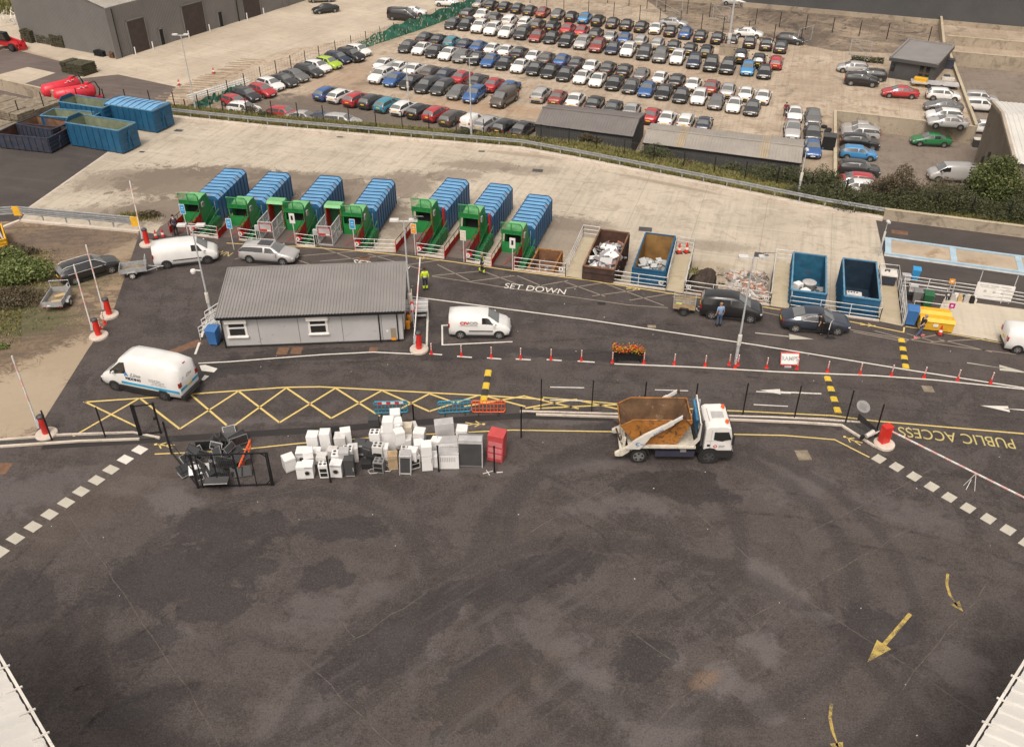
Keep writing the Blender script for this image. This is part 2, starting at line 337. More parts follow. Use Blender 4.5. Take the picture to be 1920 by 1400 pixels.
leaf("leaf_brown",[(.05,.045,.025),(.09,.07,.04),(.13,.09,.05),(.07,.07,.03)])
leaf('leaf_tree',[(.035,.052,.014),(.06,.085,.022),(.11,.13,.035),(.17,.17,.055)])
leaf('leaf_grass',[(.08,.10,.022),(.15,.16,.04),(.23,.20,.065),(.26,.20,.09),(.10,.12,.028)])
leaf('leaf_laurel',[(.06,.08,.02),(.11,.15,.035),(.22,.26,.075),(.08,.08,.035)])
leaf('leaf_flowers',[(.6,.02,.01),(.7,.05,.01),(.62,.4,.02),(.07,.12,.02),(.05,.09,.02),(.65,.02,.02),(.5,.45,.1)])
leaf('rubble_bits',[(.5,.46,.42),(.30,.25,.2),(.62,.6,.57),(.18,.13,.1),(.5,.2,.1),(.4,.37,.34),(.1,.09,.08),(.55,.5,.45)])
leaf('glass_bits',[(.55,.56,.56),(.35,.37,.38),(.62,.62,.6),(.2,.22,.23),(.5,.5,.48)]);leaf('junk_bits',[(.03,.03,.035),(.08,.09,.10),(.02,.02,.02),(.14,.14,.15),(.3,.3,.3)])
leaf('scrap_bits',[(.5,.5,.5),(.08,.08,.08),(.65,.65,.65),(.2,.2,.21),(.3,.12,.08),(.03,.03,.03),(.55,.55,.55)])
t=NT('tyre_mark');n_=t.noise(1.4,7,.75,dist=.5);t.put(t.b.inputs['Alpha'],t.ramp(n_,.4,.7,.0,.24));MC['tyre_mark']=t.fin((.018,.014,.014),.8)
M('bark',(.06,.045,.032),.9)
# paints & metals
def car(n,c,metal=0.): M('car_'+n,c,.34,metal,.05,.8,coat=1.)
for n,c,m in [('white',(.74,.73,.71),0),('black',(.012,.012,.013),0),('darkgrey',(.045,.045,.047),.2),('grey',(.16,.155,.152),.2),('silver',(.44,.43,.42),.15),('red',(.42,.028,.035),0),('darkred',(.26,.045,.035),0),
    ('blue',(.035,.11,.30),.1),('brightblue',(.05,.24,.50),0),('navy',(.022,.03,.062),0),('teal',(.04,.25,.34),.1),('green',(.02,.17,.06),0),('lime',(.36,.52,.03),0),('brown',(.10,.08,.065),.2),('gold',(.3,.24,.15),.2),('slate',(.030,.038,.058),.2)]: car(n,c,m)
M('glass_dark',(.02,.021,.022),.06,0,.05,coat=1.);M('glass_sky_sheen',(.15,.155,.155),.08,.0,.1,coat=1.)  # front and rear screens: sky reflection mixed into a paler base colour
M('tyre',(.017,.016,.016),.85);M('alloy',(.38,.38,.38),.35,.7);M('steel_wheel',(.10,.10,.105),.4,.5);M('black_plastic',(.02,.02,.021),.55)
M('lamp_white',(.75,.76,.78),.15,.1,coat=.6);M('lamp_red',(.30,.012,.012),.2,coat=.6);M('plate_white',(.7,.7,.68),.5);M('plate_yellow',(.72,.5,.06),.5)
M('galv',(.50,.51,.52),.5,.2,.12,3);M('galv_dull',(.36,.365,.37),.6,.15,.15,3);M('galv_light',(.64,.63,.61),.5,.1)
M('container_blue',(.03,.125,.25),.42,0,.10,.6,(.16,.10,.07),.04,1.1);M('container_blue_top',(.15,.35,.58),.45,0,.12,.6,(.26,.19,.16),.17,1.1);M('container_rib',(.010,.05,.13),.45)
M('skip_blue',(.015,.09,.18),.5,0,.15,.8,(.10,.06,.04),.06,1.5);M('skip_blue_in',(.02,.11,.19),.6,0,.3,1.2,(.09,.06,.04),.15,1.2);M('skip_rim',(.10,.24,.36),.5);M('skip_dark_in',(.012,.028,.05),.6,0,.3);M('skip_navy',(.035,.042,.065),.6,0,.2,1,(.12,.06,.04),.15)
M('skip_in_pale',(.20,.23,.15),.7,0,.2,.8,(.15,.10,.06),.12);M('skip_rust',(.055,.032,.025),.85,.0,.3,1.5,(.05,.02,.015),.2,4);M('rust_in',(.17,.085,.045),.85,0,.35,1.2,(.30,.20,.13),.1,1.5)
M('rust_dark',(.075,.036,.023),.85,0,.3,1.2,(.05,.02,.015),.2)
M('skip_orange',(.36,.145,.025),.65,0,.3,1.2,(.11,.05,.025),.34,2.4);M('skip_orange_in',(.15,.085,.045),.8,0,.35,1.2,(.36,.27,.18),.1,1.3);M('skip_yellow_in',(.25,.145,.05),.7,0,.25,1,(.12,.06,.03),.15,1.5)
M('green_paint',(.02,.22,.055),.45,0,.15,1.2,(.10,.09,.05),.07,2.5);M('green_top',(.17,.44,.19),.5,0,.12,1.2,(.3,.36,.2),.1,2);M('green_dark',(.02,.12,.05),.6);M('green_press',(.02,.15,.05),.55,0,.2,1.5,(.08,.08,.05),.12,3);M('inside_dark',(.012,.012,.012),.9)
M('red_paint',(.50,.025,.02),.5,0,.15,1.5,(.2,.04,.03),.06);M('red_bright',(.62,.03,.02),.4,0,.1);M('pink_red',(.72,.45,.42),.45,0,.1);M('sign_blue',(.04,.30,.62),.5);M('sign_orange',(.75,.3,.03),.5);M('sign_magenta',(.45,.01,.22),.5);M('sign_yellow',(.75,.42,.03),.5,0,.1,2,(.3,.2,.08),.08)
M('white_paint',(.72,.70,.67),.5,0,.06);M('white_dirty',(.62,.59,.54),.5,0,.12,1,(.30,.24,.17),.13,3);M('cream',(.60,.53,.42),.6,0,.12,2,(.3,.22,.15),.1);M('white_good',(.74,.73,.72),.35,0,.05,2);M('white_good_old',(.58,.56,.54),.4,0,.1,2,(.4,.34,.28),.05)
M('grey_panel',(.43,.425,.425),.6,0,.06,.5,(.2,.18,.16),.03);M('grey_light',(.42,.41,.41),.55);M('grey_mid',(.20,.195,.195),.5);M('grey_dark',(.06,.06,.062),.5);M('black_metal',(.008,.008,.009),.5)
M('roof_grey',(.25,.236,.228),.5,.1,.08,.4);M('cabinet_red',(.50,.07,.07),.5,0,.1);M('roof_dark',(.19,.172,.163),.55,.1,.1,.3);M('roof_tan',(.34,.31,.275),.55,.1,.1,.4,(.35,.27,.17),.06,.8);M('roof_white',(.62,.60,.56),.55,.05,.06,.5,(.45,.42,.38),.05);M('clad_grey',(.175,.168,.163),.6,.1,.06,.3);M('clad_far',(.085,.086,.088),.6,.1,.08,.3);M('clad_dark',(.07,.07,.072),.6,.1,.1,.3)
M('clad_tan',(.38,.325,.26),.8,0,.1,.4,(.18,.14,.10),.06,.7);M('door_brown',(.055,.042,.038),.6);M('rooflight',(.45,.33,.17),.5)
def line_paint(name,col,wear):
    t=NT(name);n1=t.noise(1.3,7,.75,dist=.8);n2=t.noise(22,3,.8)
    c=t.mix(t.ramp(n1,.35,.7,0,.3),col,tuple(x*.6 for x in col));c=t.mix(t.ramp(t.math('ADD',t.math('MULTIPLY',n1,.5),t.math('MULTIPLY',n2,.5)),.5+.18*(1-wear),.62+.15*(1-wear),0,.9),c,(.075,.062,.055));MC[name]=t.fin(c,.75)
line_paint('paint_white',(.66,.63,.57),.0);line_paint('paint_yellow',(.66,.50,.17),.12);line_paint('paint_yellow_worn',(.50,.36,.09),1.3);line_paint('paint_faded',(.27,.23,.185),.5);line_paint('paint_zebra',(.47,.44,.37),.6)
line_paint('paint_yellow_pale',(.50,.42,.16),.35);line_paint('hump_yellow',(.66,.45,.04),.15);M('hump_black',(.035,.032,.032),.8)
M('weigh_blue',(.36,.48,.56),.6,0,.1,.6,(.3,.27,.22),.1);M('weigh_top',(.40,.32,.235),.7,0,.15,.35,(.30,.21,.13),.2,.4);M('rust_cover',(.16,.085,.05),.8,0,.2,3);M('drain',(.02,.02,.02),.8)
M('skin',(.50,.30,.21),.6);M('hair_dark',(.03,.022,.018),.8);M('hair_grey',(.25,.24,.23),.8);M('hair_fair',(.25,.17,.09),.8);M('hivis',(.62,.80,.03),.6);M('cloth_navy',(.025,.03,.055),.8);M('cloth_black',(.015,.015,.016),.8);M('cloth_blue',(.22,.34,.55),.8);M('cloth_jeans',(.07,.10,.17),.8);M('cloth_red',(.18,.02,.03),.8);M('reflective',(.7,.7,.68),.4);M('cloth_pink',(.6,.18,.2),.8)
M('wood',(.36,.26,.15),.8,0,.25,2,(.2,.15,.1),.1);M('timber_strip',(.30,.235,.165),.85,0,.3,1.5);M('timber_old',(.22,.18,.13),.85,0,.3,1.5,(.1,.08,.055),.15);M('card',(.50,.36,.19),.8);M('net_green',(.04,.18,.125),.8,0,.3,1);M('turf_roll',(.055,.05,.028),.9,0,.4,3,(.10,.10,.03),.1)
M('bin_blue',(.05,.17,.42),.5);M('barrier_blue',(.02,.27,.42),.5);M('barrier_orange',(.75,.12,.03),.5);M('orange_light',(.75,.10,.02),.35);M('tank_red',(.62,.03,.05),.35,0,.08);M('machine_red',(.48,.02,.025),.45);M('laser_blue',(.02,.25,.55),.5);M('text_blue',(.06,.22,.5),.6);M('text_dark',(.03,.03,.05),.6);M('text_grey',(.35,.35,.36),.6);M('text_red',(.55,.04,.06),.6);M('stripe_blue',(.03,.30,.52),.5);M('truck_cream',(.60,.56,.47),.5,0,.12,2,(.30,.19,.09),.14,3);M('tarp_blue',(.04,.16,.30),.6,0,.3,2);M('bag_pale',(.45,.46,.45),.5)
M('wire_net',(.14,.145,.14),.6,.3)
# ================================================================ TERRAIN
def P2(*pts,z=0.): return [G(x,y,z) for x,y in pts]
def struct(mb,name): return mb.build(name,kind='structure')
struct(MB('grass_ground').sheet([(-500,-300),(500,-300),(500,700),(-500,700)],-7.0),'terrain')
# local frames of the seven compactor bays (origin: middle of the hopper face, +y away from the road)
UA,UB=R(81.2),R(74.5)
def back(bx,by,a,d): return Vector((bx-math.cos(a)*d,by-math.sin(a)*d,0))
BAYS=[(back(-26.85,82.55,UA,9.4),UA),(back(-22.4,81.7,UA,9.4),UA),(back(-17.3,80.8,UA,9.4),UA),(back(-12.2,80.0,UA,9.4),UA),
      (back(-5.2,80.1,UB,9.4),UB),(back(-1.1,78.85,UB,9.4),UB),(back(2.5,76.35,UB,9.4),UB)]
def bl(k,r,u,z=0.):
    o,a=BAYS[k];return Vector((o.x+math.sin(a)*r+math.cos(a)*u,o.y-math.cos(a)*r+math.sin(a)*u,z))
kerbpts=[]
FRS=[-2.5,-2.6,-2.7,-2.85,-4.0,-3.9,-2.75]
edge=[G(0,428),G(39,413.5),G(262,434),G(290,438)]
gaps=[]      # railing runs along the kerb between bays
prev=None
for k in range(7):
    lw=-.95 if k not in (2,3) else -2.55
    a,b=bl(k,lw,FRS[k]),bl(k,lw,.3);c,d_=bl(k,.95,.3),bl(k,.95,FRS[k])
    if prev is not None: gaps.append((prev,a))
    edge+=[a,b,c,d_];prev=d_
def finger(*p): return [G(*q) for q in p]
FA=finger((1060,517.5),(1093,444),(1124,448),(1094,523));FB=finger((1248,544),(1267,465),(1300,471),(1282,549.5));FC=finger((1443,573),(1452,490),(1484,494),(1480,579));FD=finger((1648,602),(1645,517),(1680,521),(1691,611))
edge+=FA+FB+FC+FD+[G(1686,541),G(1920,576)]
e2=edge[-1]+(edge[-1]-edge[-2])*6
far_left=Vector((-90,edge[0].y-6,0))
yard=[Vector((-90,-40,0)),Vector((90,-40,0)),Vector((90,e2.y,0)) if e2.x>90 else e2]+[e2]*0+edge[::-1]+[far_left]
def build_yard():
    import numpy as np
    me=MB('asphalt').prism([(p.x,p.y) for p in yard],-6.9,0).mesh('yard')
    b=bmesh.new();b.from_mesh(me)
    def top(): return [f for f in b.faces if f.normal.z>.9 and f.calc_center_median().z>-.1]
    for n,lo,hi in (((1,0,0),-47,47),((0,1,0),17,76)):
        x=lo
        while x<hi:
            fs=top() if n[0] else [f for f in top() if min(v.co.y for v in f.verts)<x<max(v.co.y for v in f.verts)]
            es={e for f in fs for e in f.edges};vs={v for f in fs for v in f.verts}
            bmesh.ops.bisect_plane(b,geom=list(fs)+list(es)+list(vs),plane_co=(x*n[0],x*n[1],0),plane_no=n);x+=.45
    b.to_mesh(me);b.free()
    P=np.empty(len(me.vertices)*3);me.vertices.foreach_get('co',P);P=P.reshape(-1,3)
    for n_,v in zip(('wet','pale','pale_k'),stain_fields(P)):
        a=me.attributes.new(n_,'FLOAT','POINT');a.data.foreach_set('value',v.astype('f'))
    obj('yard',me,kind='structure')
build_yard()
m=MB('timber_old')
t=NT('joint');n_=t.noise(2.5,5,.7);MC['joint']=t.fin(t.mix(t.ramp(n_,.4,.6),(.075,.063,.056),(.125,.105,.09)),.9);m.use('joint')
for a,b,wd in SEAMS:
    A_,B_=G(*a),G(*b);n=max(6,int((B_-A_).length/1.2))
    m.strip([A_.lerp(B_,i/n)+Vector((random.gauss(0,.05),random.gauss(0,.05),0)) for i in range(n+1)],wd*.9,.003)
struct(m,'asphalt_joints')
# apron
AR=[(322,221),(501,240),(730,260),(977,281),(1086,301),(1317,347),(1544,393),(1655,412)]
arl=[G(x,y,ZA) for x,y in AR]
rw=[G(1655,412,ZA),G(1920,446,ZA)];rwe=rw[1]+(rw[1]-rw[0])*5
fl=[G(0,194,ZA),G(190,200,ZA)]
ap=[Vector((-110,60,0)),Vector((110,40,0)),Vector((110,rwe.y,0)) if rwe.x>110 else rwe,rwe]+arl[::-1]+[G(265,214,ZA),G(0,196,ZA),G(-600,180,ZA)]
struct(MB('concrete_apron').prism([(p.x,p.y) for p in ap],-6.8,ZA),'apron')
m=MB('asphalt_dark').sheet([(p.x,p.y) for p in [G(52,391,ZA),G(207,283,ZA),G(262,241,ZA),G(250,205,ZA),G(0,200,ZA),G(-300,195,ZA),G(-400,420,ZA),G(0,430,ZA),G(39,413,ZA)]],ZA+.004)
m.sheet([(p.x,p.y) for p in [G(1642,411,ZA),G(1665,520,ZA),G(1700,620,ZA),G(2300,700,ZA),G(2300,500,ZA),G(1920,446,ZA),G(1660,412.5,ZA)]],ZA+.004)
struct(m,'apron_road')
struct(MB('concrete_kerb').strip([(p.x,p.y) for p in [G(48,394,ZA),G(204,285,ZA)]],.25,ZA+.008),'channel')
# car park sheet beyond, lower yard cut out at right
c0=G(1567,350,ZC);cA,cB,cC=Vector((40.5,111.3,ZC)),Vector((55.7,105.5,ZC)),Vector((65.5,138.5,ZC));cL=Vector((33.6,88.,ZC))
cD=cC+Vector((60,-22,0))
cp=[Vector((-130,60,0)),Vector((20,70,0)),Vector((31.5,82,0)),cL,cA,cB,cC,cD,Vector((140,300,0)),Vector((-180,300,0))]
struct(MB('concrete_car_park').prism([(p.x,p.y) for p in cp],-6.7,ZC),'car_park')
struct(MB('lower_yard_surface').prism([(30,60),(140,40),(140,140),(66,150),(38,112),(33,88)],-6.6,ZL),'lower_yard')
# warehouse yard (upper left)
wy=[G(330,163,ZC),G(222,140,ZC),G(145,148,ZC),G(172,130,ZC),G(60,98,ZC),G(0,60,ZC),G(-60,40,ZC),G(60,-60,ZC),G(700,-90,ZC),G(905,-20,ZC),G(660,75,ZC),G(540,92,ZC)]
struct(MB('concrete_warehouse_yard').sheet([(p.x,p.y) for p in wy],ZC+.004),'warehouse_yard')
m=MB('concrete_warehouse_yard').sheet([(p.x,p.y) for p in P2((-10,142),(52,126),(104,137),(20,166),(-10,170),z=ZC)],ZC+.004)
struct(m,'slab')
ds=MB('asphalt_bay')
ds.sheet([(p.x,p.y) for p in P2((-60,70),(0,92),(48,98),(172,131),(146,148),(222,140),(330,163),(300,205),(-80,200),z=ZC)],ZC+.002)
struct(ds,'service_yard')
# old floor slabs by the big dark building
struct(MB('loading_floor').sheet([(p.x,p.y) for p in P2((1180,-25),(1290,60),(1400,62),(1560,95),(1700,102),(1770,72),(1760,40),(1300,2),z=ZC)],ZC+.004),'loading_bay')
# earth by the entrance, bay floors, trench, ramp floor
struct(MB('earth').sheet([(p.x,p.y) for p in P2((-900,425),(39,415),(262,436),(210,590),(165,655),(60,822),(-200,828),(-900,900))],.004),'earth_patch')
m=MB('asphalt_bay')
for k in range(7):
    lw=-.93 if k not in (2,3) else -2.53
    m.sheet([(p.x,p.y) for p in [bl(k,lw,FRS[k]+.35),bl(k,.93,FRS[k]+.35),bl(k,.93,.28),bl(k,lw,.28)]],.004)
m.sheet([(p.x,p.y) for p in P2((290,440),(322,443),(325,410),(300,425))],.004)
struct(m,'bay_floor')
m=MB('concrete_finger')
for f in (FA,FB,FC,FD): m.sheet([(p.x,p.y) for p in f],.004)
struct(m,'walkway')
struct(MB('concrete_ramp').sheet([(p.x,p.y) for p in P2((1770,560),(1920,580),(2200,616),(2200,690),(1920,648),(1768,622),(1745,616))],.006),'ramp')
struct(MB('asphalt_trench').strip(P2((80,836),(330,822),(640,803),(735,795),(980,779),(1150,784)),.62,.003),'trench_reinstatement')
# weighbridge pad
wq=[(1652,450),(1920,486.5),(1920,515),(1663,479)];W_=P2(*wq,z=ZA)
# ---------------------------------------------------------------- painted markings
def pl(mb,pts,wd,z=.007): return mb.strip(P2(*pts),wd,z)
Wm=MB('paint_white')
pl(Wm,[(803,560),(1100,599),(1300,629),(1420,647),(1500,660),(1700,693),(1920,727)],.13);pl(Wm,[(1152,682),(1300,688),(1460,697),(1640,704),(1750,712),(1920,729.5)],.13)
for a,b in [((805,663),(829,665)),((857,668),(885,670)),((913,671),(940,673)),((967,673),(995,674.5)),((1025,674),(1053,676)),((1083,677),(1115,679))]: pl(Wm,[a,b],.13)
pl(Wm,[(372,681),(430,678),(600,665),(700,660),(785,664)],.12);pl(Wm,[(383,610),(378,632)],.16);pl(Wm,[(374,642),(366,664)],.16);pl(Wm,[(802,586),(800,648)],.14)
pl(Wm,[(846,609.5),(829,610),(829.5,646.5),(961,640.5)],.12);pl(Wm,[(765,555),(803,560)],.1)
struct(Wm,'white_lines')
Y=MB('paint_yellow')
pl(Y,[(425,456),(565,462.5),(665,470),(740,477),(850,491),(950,506),(1100,525),(1250,549),(1440,577),(1500,586),(1600,604),(1694,623),(1695.5,613.5)],.11)
pl(Y,[(1698,612),(1800,629),(1905,648)],.09)
pl(Y,[(160,753.5),(285,745),(380,737),(535,726),(600,725),(715,731),(840,738),(900,741),(1020,748.5)],.13)
pl(Y,[(160,753.5),(255,799),(345,736.5),(435,731),(0,0)][:2]+[(257,799)],.12)
for a,b in [((137,818),(262,746)),((262,746),(337,804)),((337,804),(448,732.5)),((357,739),(425,797)),((440,797),(537,727)),((447,733),(524,792)),((524,792),(630,727)),((537,727),(621,784)),((621,784),(716,732)),
            ((630,728),(712,780)),((740,772),(805,738)),((716,732),(805,771)),((805,771),(897,741)),((805,738),(860,757)),((905,741),(985,762)),((870,762),(985,742)),((985,743),(1085,766)),((985,765),(1082,748)),((1082,750),(1165,768)),((1000,766),(1180,757))]: pl(Y,[a,b],.135,.0075)
pl(Y,[(1018,745),(1160,757),(1290,766),(1440,773),(1560,779),(1640,789),(1920,813)],.12)
pl(Y,[(290,851),(430,845),(560,831),(735,817),(960,806),(1150,809)],.1);pl(Y,[(1376,814),(1470,816),(1565,824),(1630,857)],.1)
struct(Y,'yellow_lines')
fd=MB('paint_faded')
zz=[((440,486),(505,470)),((505,470),(580,495)),((560,480),(680,470)),((600,463),(700,500)),((600,490),(740,478)),((690,476),(790,505)),((720,503),(830,487)),((820,496),(880,526)),((810,517),(905,508)),((905,508),(970,533)),((880,528),(965,517)),((970,517),(1045,549)),((990,540),(1065,526)),((1055,527),(1135,556)),((1060,541),(1180,523)),((1110,555),(1200,543)),((1130,530),(1245,573)),((1180,563),(1260,550)),((1700,625),(1750,640)),((1690,640),(1755,628)),((1760,636),(1860,660)),((1745,641),(1850,635)),((1430,585),(1500,600)),((1560,612),(1690,635)),((1600,622),(1700,641))]
for a,b in zz: pl(fd,[a,b],.1,.006)
pl(fd,[(810,518),(870,527),(960,541),(1060,555),(1180,572),(1252,577)],.09,.006);pl(fd,[(1640,620),(1700,636),(1780,648),(1905,664)],.09,.006)
struct(fd,'faded_lines')
Z=MB('paint_zebra')
zr=[(1648,860),(1681,875),(1714,893),(1747,912),(1780,932),(1815,952),(1853,972),(1890,993),(1925,1018)]
zl=[(262,843),(235,861),(208,880),(181,900),(152,921),(124,942),(93,964),(62,987),(29,1009),(0,1034)]
pr=[G(*q) for q in zr];
for i,p in enumerate(pr):
    dr=(pr[-1]-pr[0]).normalized();nn=Vector((-dr.y,dr.x,0));s=.36
    Z.sheet([(q.x,q.y) for q in [p-dr*.30-nn*s,p+dr*.30-nn*s,p+dr*.30+nn*s,p-dr*.30+nn*s]],.008)
for i,q in enumerate(zl):
    p=G(*q);dr=(G(*zl[-1])-G(*zl[0])).normalized();nn=Vector((-dr.y,dr.x,0));s=.40
    (Z if i>1 else Z.use('paint_white')).sheet([(v.x,v.y) for v in [p-dr*.3-nn*s,p+dr*.3-nn*s,p+dr*.3+nn*s,p-dr*.3+nn*s]],.008)
    if i==1: Z.use('paint_zebra')
struct(Z,'crossing_blocks')
A=MB('paint_faded')
def arrow(mb,pts,sw,hw,hl,z=.007):
    q=P2(*pts);tip=q[-1];d_=(tip-q[-2]).normalized();n_=Vector((-d_.y,d_.x,0));base=tip-d_*hl
    mb.strip([(p.x,p.y) for p in q[:-1]+[base+d_*.02]],sw,z);mb.sheet([(v.x,v.y) for v in [base+n_*hw,base-n_*hw,tip]],z)
A.use('paint_zebra');arrow(A,[(1416,624),(1480,631),(1526,636)],.12,.36,1.7);arrow(A,[(1813,680),(1885,691),(1932,700)],.12,.36,1.9)
A.use('paint_white');arrow(A,[(1925,769),(1885,766),(1838,760)],.14,.32,1.7);arrow(A,[(1540,738),(1470,735),(1425,731)],.14,.3,1.3)
A.sheet([(p.x,p.y) for p in P2((374,685),(385,684),(408,691),(401,698),(378,695))],.008);A.sheet([(p.x,p.y) for p in P2((384,703),(392,705),(383,713),(376,713))],.008)
A.use('paint_yellow_worn')
arrow(A,[(1707,1150),(1660,1205),(1626,1241)],.19,.36,1.5)
arrow(A,[(1777,1075),(1775,1095),(1781,1115),(1795,1135),(1806,1146)],.14,.3,.6);arrow(A,[(1559,1318),(1556,1345),(1561,1370),(1572,1400),(1582,1420)],.14,.3,.7)
struct(A,'direction_arrows')
# stick figure stencils along the walking route
M_=MB('paint_yellow')
def man(px,py,ang,sc,z=.009,mat='paint_yellow'):
    M_.use(mat);p=G(px,py);c_,s_=math.cos(ang),math.sin(ang)
    def t(u,v): return (p.x+sc*(u*c_-v*s_),p.y+sc*(u*s_+v*c_))
    M_.sheet([t(.78+.13*math.cos(i*math.pi/4),.13*math.sin(i*math.pi/4)) for i in range(8)],z)
    for a in [[(.6,0),(0,0)],[(0,0),(-.65,.22)],[(0,0),(-.65,-.2)],[(.5,0),(.15,.38)],[(.5,0),(.1,-.33)]]: M_.strip([t(*q) for q in a],.1*sc,z)
man(888,795,0,.8);man(1601,826,R(140),.75);man(310,835,R(170),.8);man(1185,541,R(-10),.7);man(1625,609,R(-15),.7);man(790,484,R(-5),.65)
struct(M_,'walking_figures')
def gtext(s,a,b,size,mat,flip=False,z=.009,sx=1.,name='painted_words'):
    A_,B_=G(*a),G(*b);x=(B_-A_).normalized();y=Vector((-x.y,x.x,0))
    o=text(s,size,mat,name=name,extr=0,mw=frame_m((A_+B_)/2+Vector((0,0,z)),x,y),sx=sx,bold=.0);o['kind']='structure';return o
gtext('SET DOWN',(957,537),(1050,547),1.15,'paint_white',sx=.82);gtext('SET DOWN',(668,492),(760,504),1.15,'paint_white',sx=.82);gtext('DOWN',(1300,578),(1352,585),1.15,'paint_white',sx=.8);gtext('DOWN',(386,470),(427,477),1.1,'paint_yellow_pale',sx=.75)
gtext('PUBLIC ACCESS',(1899,831),(1688,808),1.4,'paint_yellow_pale',sx=.69)
# manhole and drain covers
Cv=MB('rust_cover')
def cover(px,py,a,b,rot,mat,z=.006,zb=0.):
    Cv.use(mat);p=G(px,py,zb);c_,s_=math.cos(rot),math.sin(rot)
    Cv.sheet([(p.x+u*c_-v*s_,p.y+u*s_+v*c_) for u,v in ((-a,-b),(a,-b),(a,b),(-a,b))],zb+z)
for q in [(530,658,.38,.45,0),(556,657,.38,.45,0),(700,656,.3,.35,0),(683,486,.45,.4,-.1),(336,655,.6,.35,.7),(364,645,.5,.4,.7),(5,878,.4,.5,0)]: cover(*q,'rust_cover')
cover(1506,853,.4,.45,.05,'timber_old');cover(1740,729,.35,.35,-.1,'timber_old');cover(617,808,.25,.2,0,'drain');cover(1559,633,.25,.2,0,'drain')
for q in [(335,245,.5,.35,-.2),(266,285,.3,.2,-.2),(1210,430,.6,.45,-.2),(1008,320,.55,.4,-.2),(637,257,.35,.2,-.1),(903,284,.35,.2,-.1),(1423,479,.4,.6,-.3)]: cover(*q,'grey_dark',zb=ZA)
cover(1687,436,.7,.4,-.3,'rust_cover',zb=ZA,z=.008)
cover(1128,569,.3,.22,0,'drain');cover(1222,612,.3,.2,0,'timber_old')
struct(Cv,'access_covers')
# turning tyre marks and litter on the sorting yard
m=MB('tyre_mark');rt_=random.Random(8)
for i in range(20):
    cx_,cy_=rt_.uniform(-16,18),rt_.uniform(10,40);r_=rt_.uniform(8,24);a0=rt_.uniform(0,6.28);da=rt_.uniform(.35,1.)
    for dr in (0,1.9):
        pts=[(cx_+(r_+dr)*math.cos(a0+da*k/26),cy_+(r_+dr)*math.sin(a0+da*k/26)) for k in range(27)]
        if max(p[1] for p in pts)<46: m.strip(pts,rt_.uniform(.16,.3),.0035+.0001*i)
for x0,y0,x1,y1 in [(-22,50,8,52.5),(-22,51.8,8,54.4),(4,49,34,44.5),(4,51,36,46),(-26,56,-28,66),(-24,56,-25.6,67),(-10,57,12,56),(2,55,30,51)]:
    m.strip([(x0+(x1-x0)*k/12+rt_.gauss(0,.05),y0+(y1-y0)*k/12+math.sin(k*.5)*.2) for k in range(13)],.22,.0032)
struct(m,'tyre_marks')
m=MB('white_dirty')
for i in range(75):
    x,y=rt_.uniform(-30,32),rt_.uniform(20,64);a=rt_.uniform(.012,.04)
    if abs(x)>20 and y<30: continue
    m.at(x,y,.006,rz=rt_.uniform(0,6));m.box(-a,a,-a*.6,a*.6,0,.012)
m.at();o=m.build('litter');tag(o,'tiny scraps of pale litter scattered over the asphalt','litter',kind='stuff')
# kerbs & gravel verge between the road and the sorting yard
def kerbline(pts,w_=.14,h=.1): 
    m=MB('concrete_kerb');q=P2(*pts)
    for a,b in zip(q[:-1],q[1:]): m.bar(a+Vector((0,0,h/2)),b+Vector((0,0,h/2)),w_,h)
    return m
k1=kerbline([(975,772),(1150,777),(1290,779),(1440,783),(1540,787),(1612,793)]);
for q in [[(1005,778),(1160,783),(1375,788),(1500,793),(1577,798),(1640,838),(1660,841)],[(0,826),(120,816),(250,812),(300,822)],[(0,838),(150,828),(262,824)]]:
    k=kerbline(q,.13,.12);k1.v_=0
    o=len(k1.v);k1.v+=k.v;k1.f+=[tuple(i+o for i in f) for f in k.f];k1.mi+=k.mi;k1.sm+=k.sm
k1.use('concrete_kerb');p=G(1657,834);k1.at(p.x,p.y,0);k1.lathe([(.62,0),(.62,.16),(.58,.19),(.0,.19)],20);k1.at()
struct(k1,'kerb')
m=MB('gravel');m.sheet([(p.x,p.y) for p in P2((977,773),(1150,778),(1290,780),(1440,784),(1612,794),(1655,830),(1640,837),(1580,797),(1500,792),(1375,787),(1160,782),(1000,777))],.06)
m.sheet([(p.x,p.y) for p in P2((0,827),(250,813),(300,822),(262,824),(0,837))],.05)
struct(m,'gravel_verge')
# kerb strip along the drop (base of the railings) and apron edge upstand
m=MB('concrete_kerb')
for a,b in gaps+[(FA[3],FB[0]),(FB[3],FC[0]),(FC[3],FD[0]),(bl(6,.95,FRS[6]),FA[0])]:
    v=Vector((0,0,.06));m.bar(a+v,b+v,.16,.13)
q=P2((0,430),(39,415),(262,436))
for a,b in zip(q[:-1],q[1:]): m.bar(a+Vector((0,0,.08)),b+Vector((0,0,.08)),.35,.17)
for a,b in zip(arl[:-1],arl[1:]): m.bar(a+Vector((0,0,.12)),b+Vector((0,0,.12)),.75,.24)
struct(m,'edge_kerb')
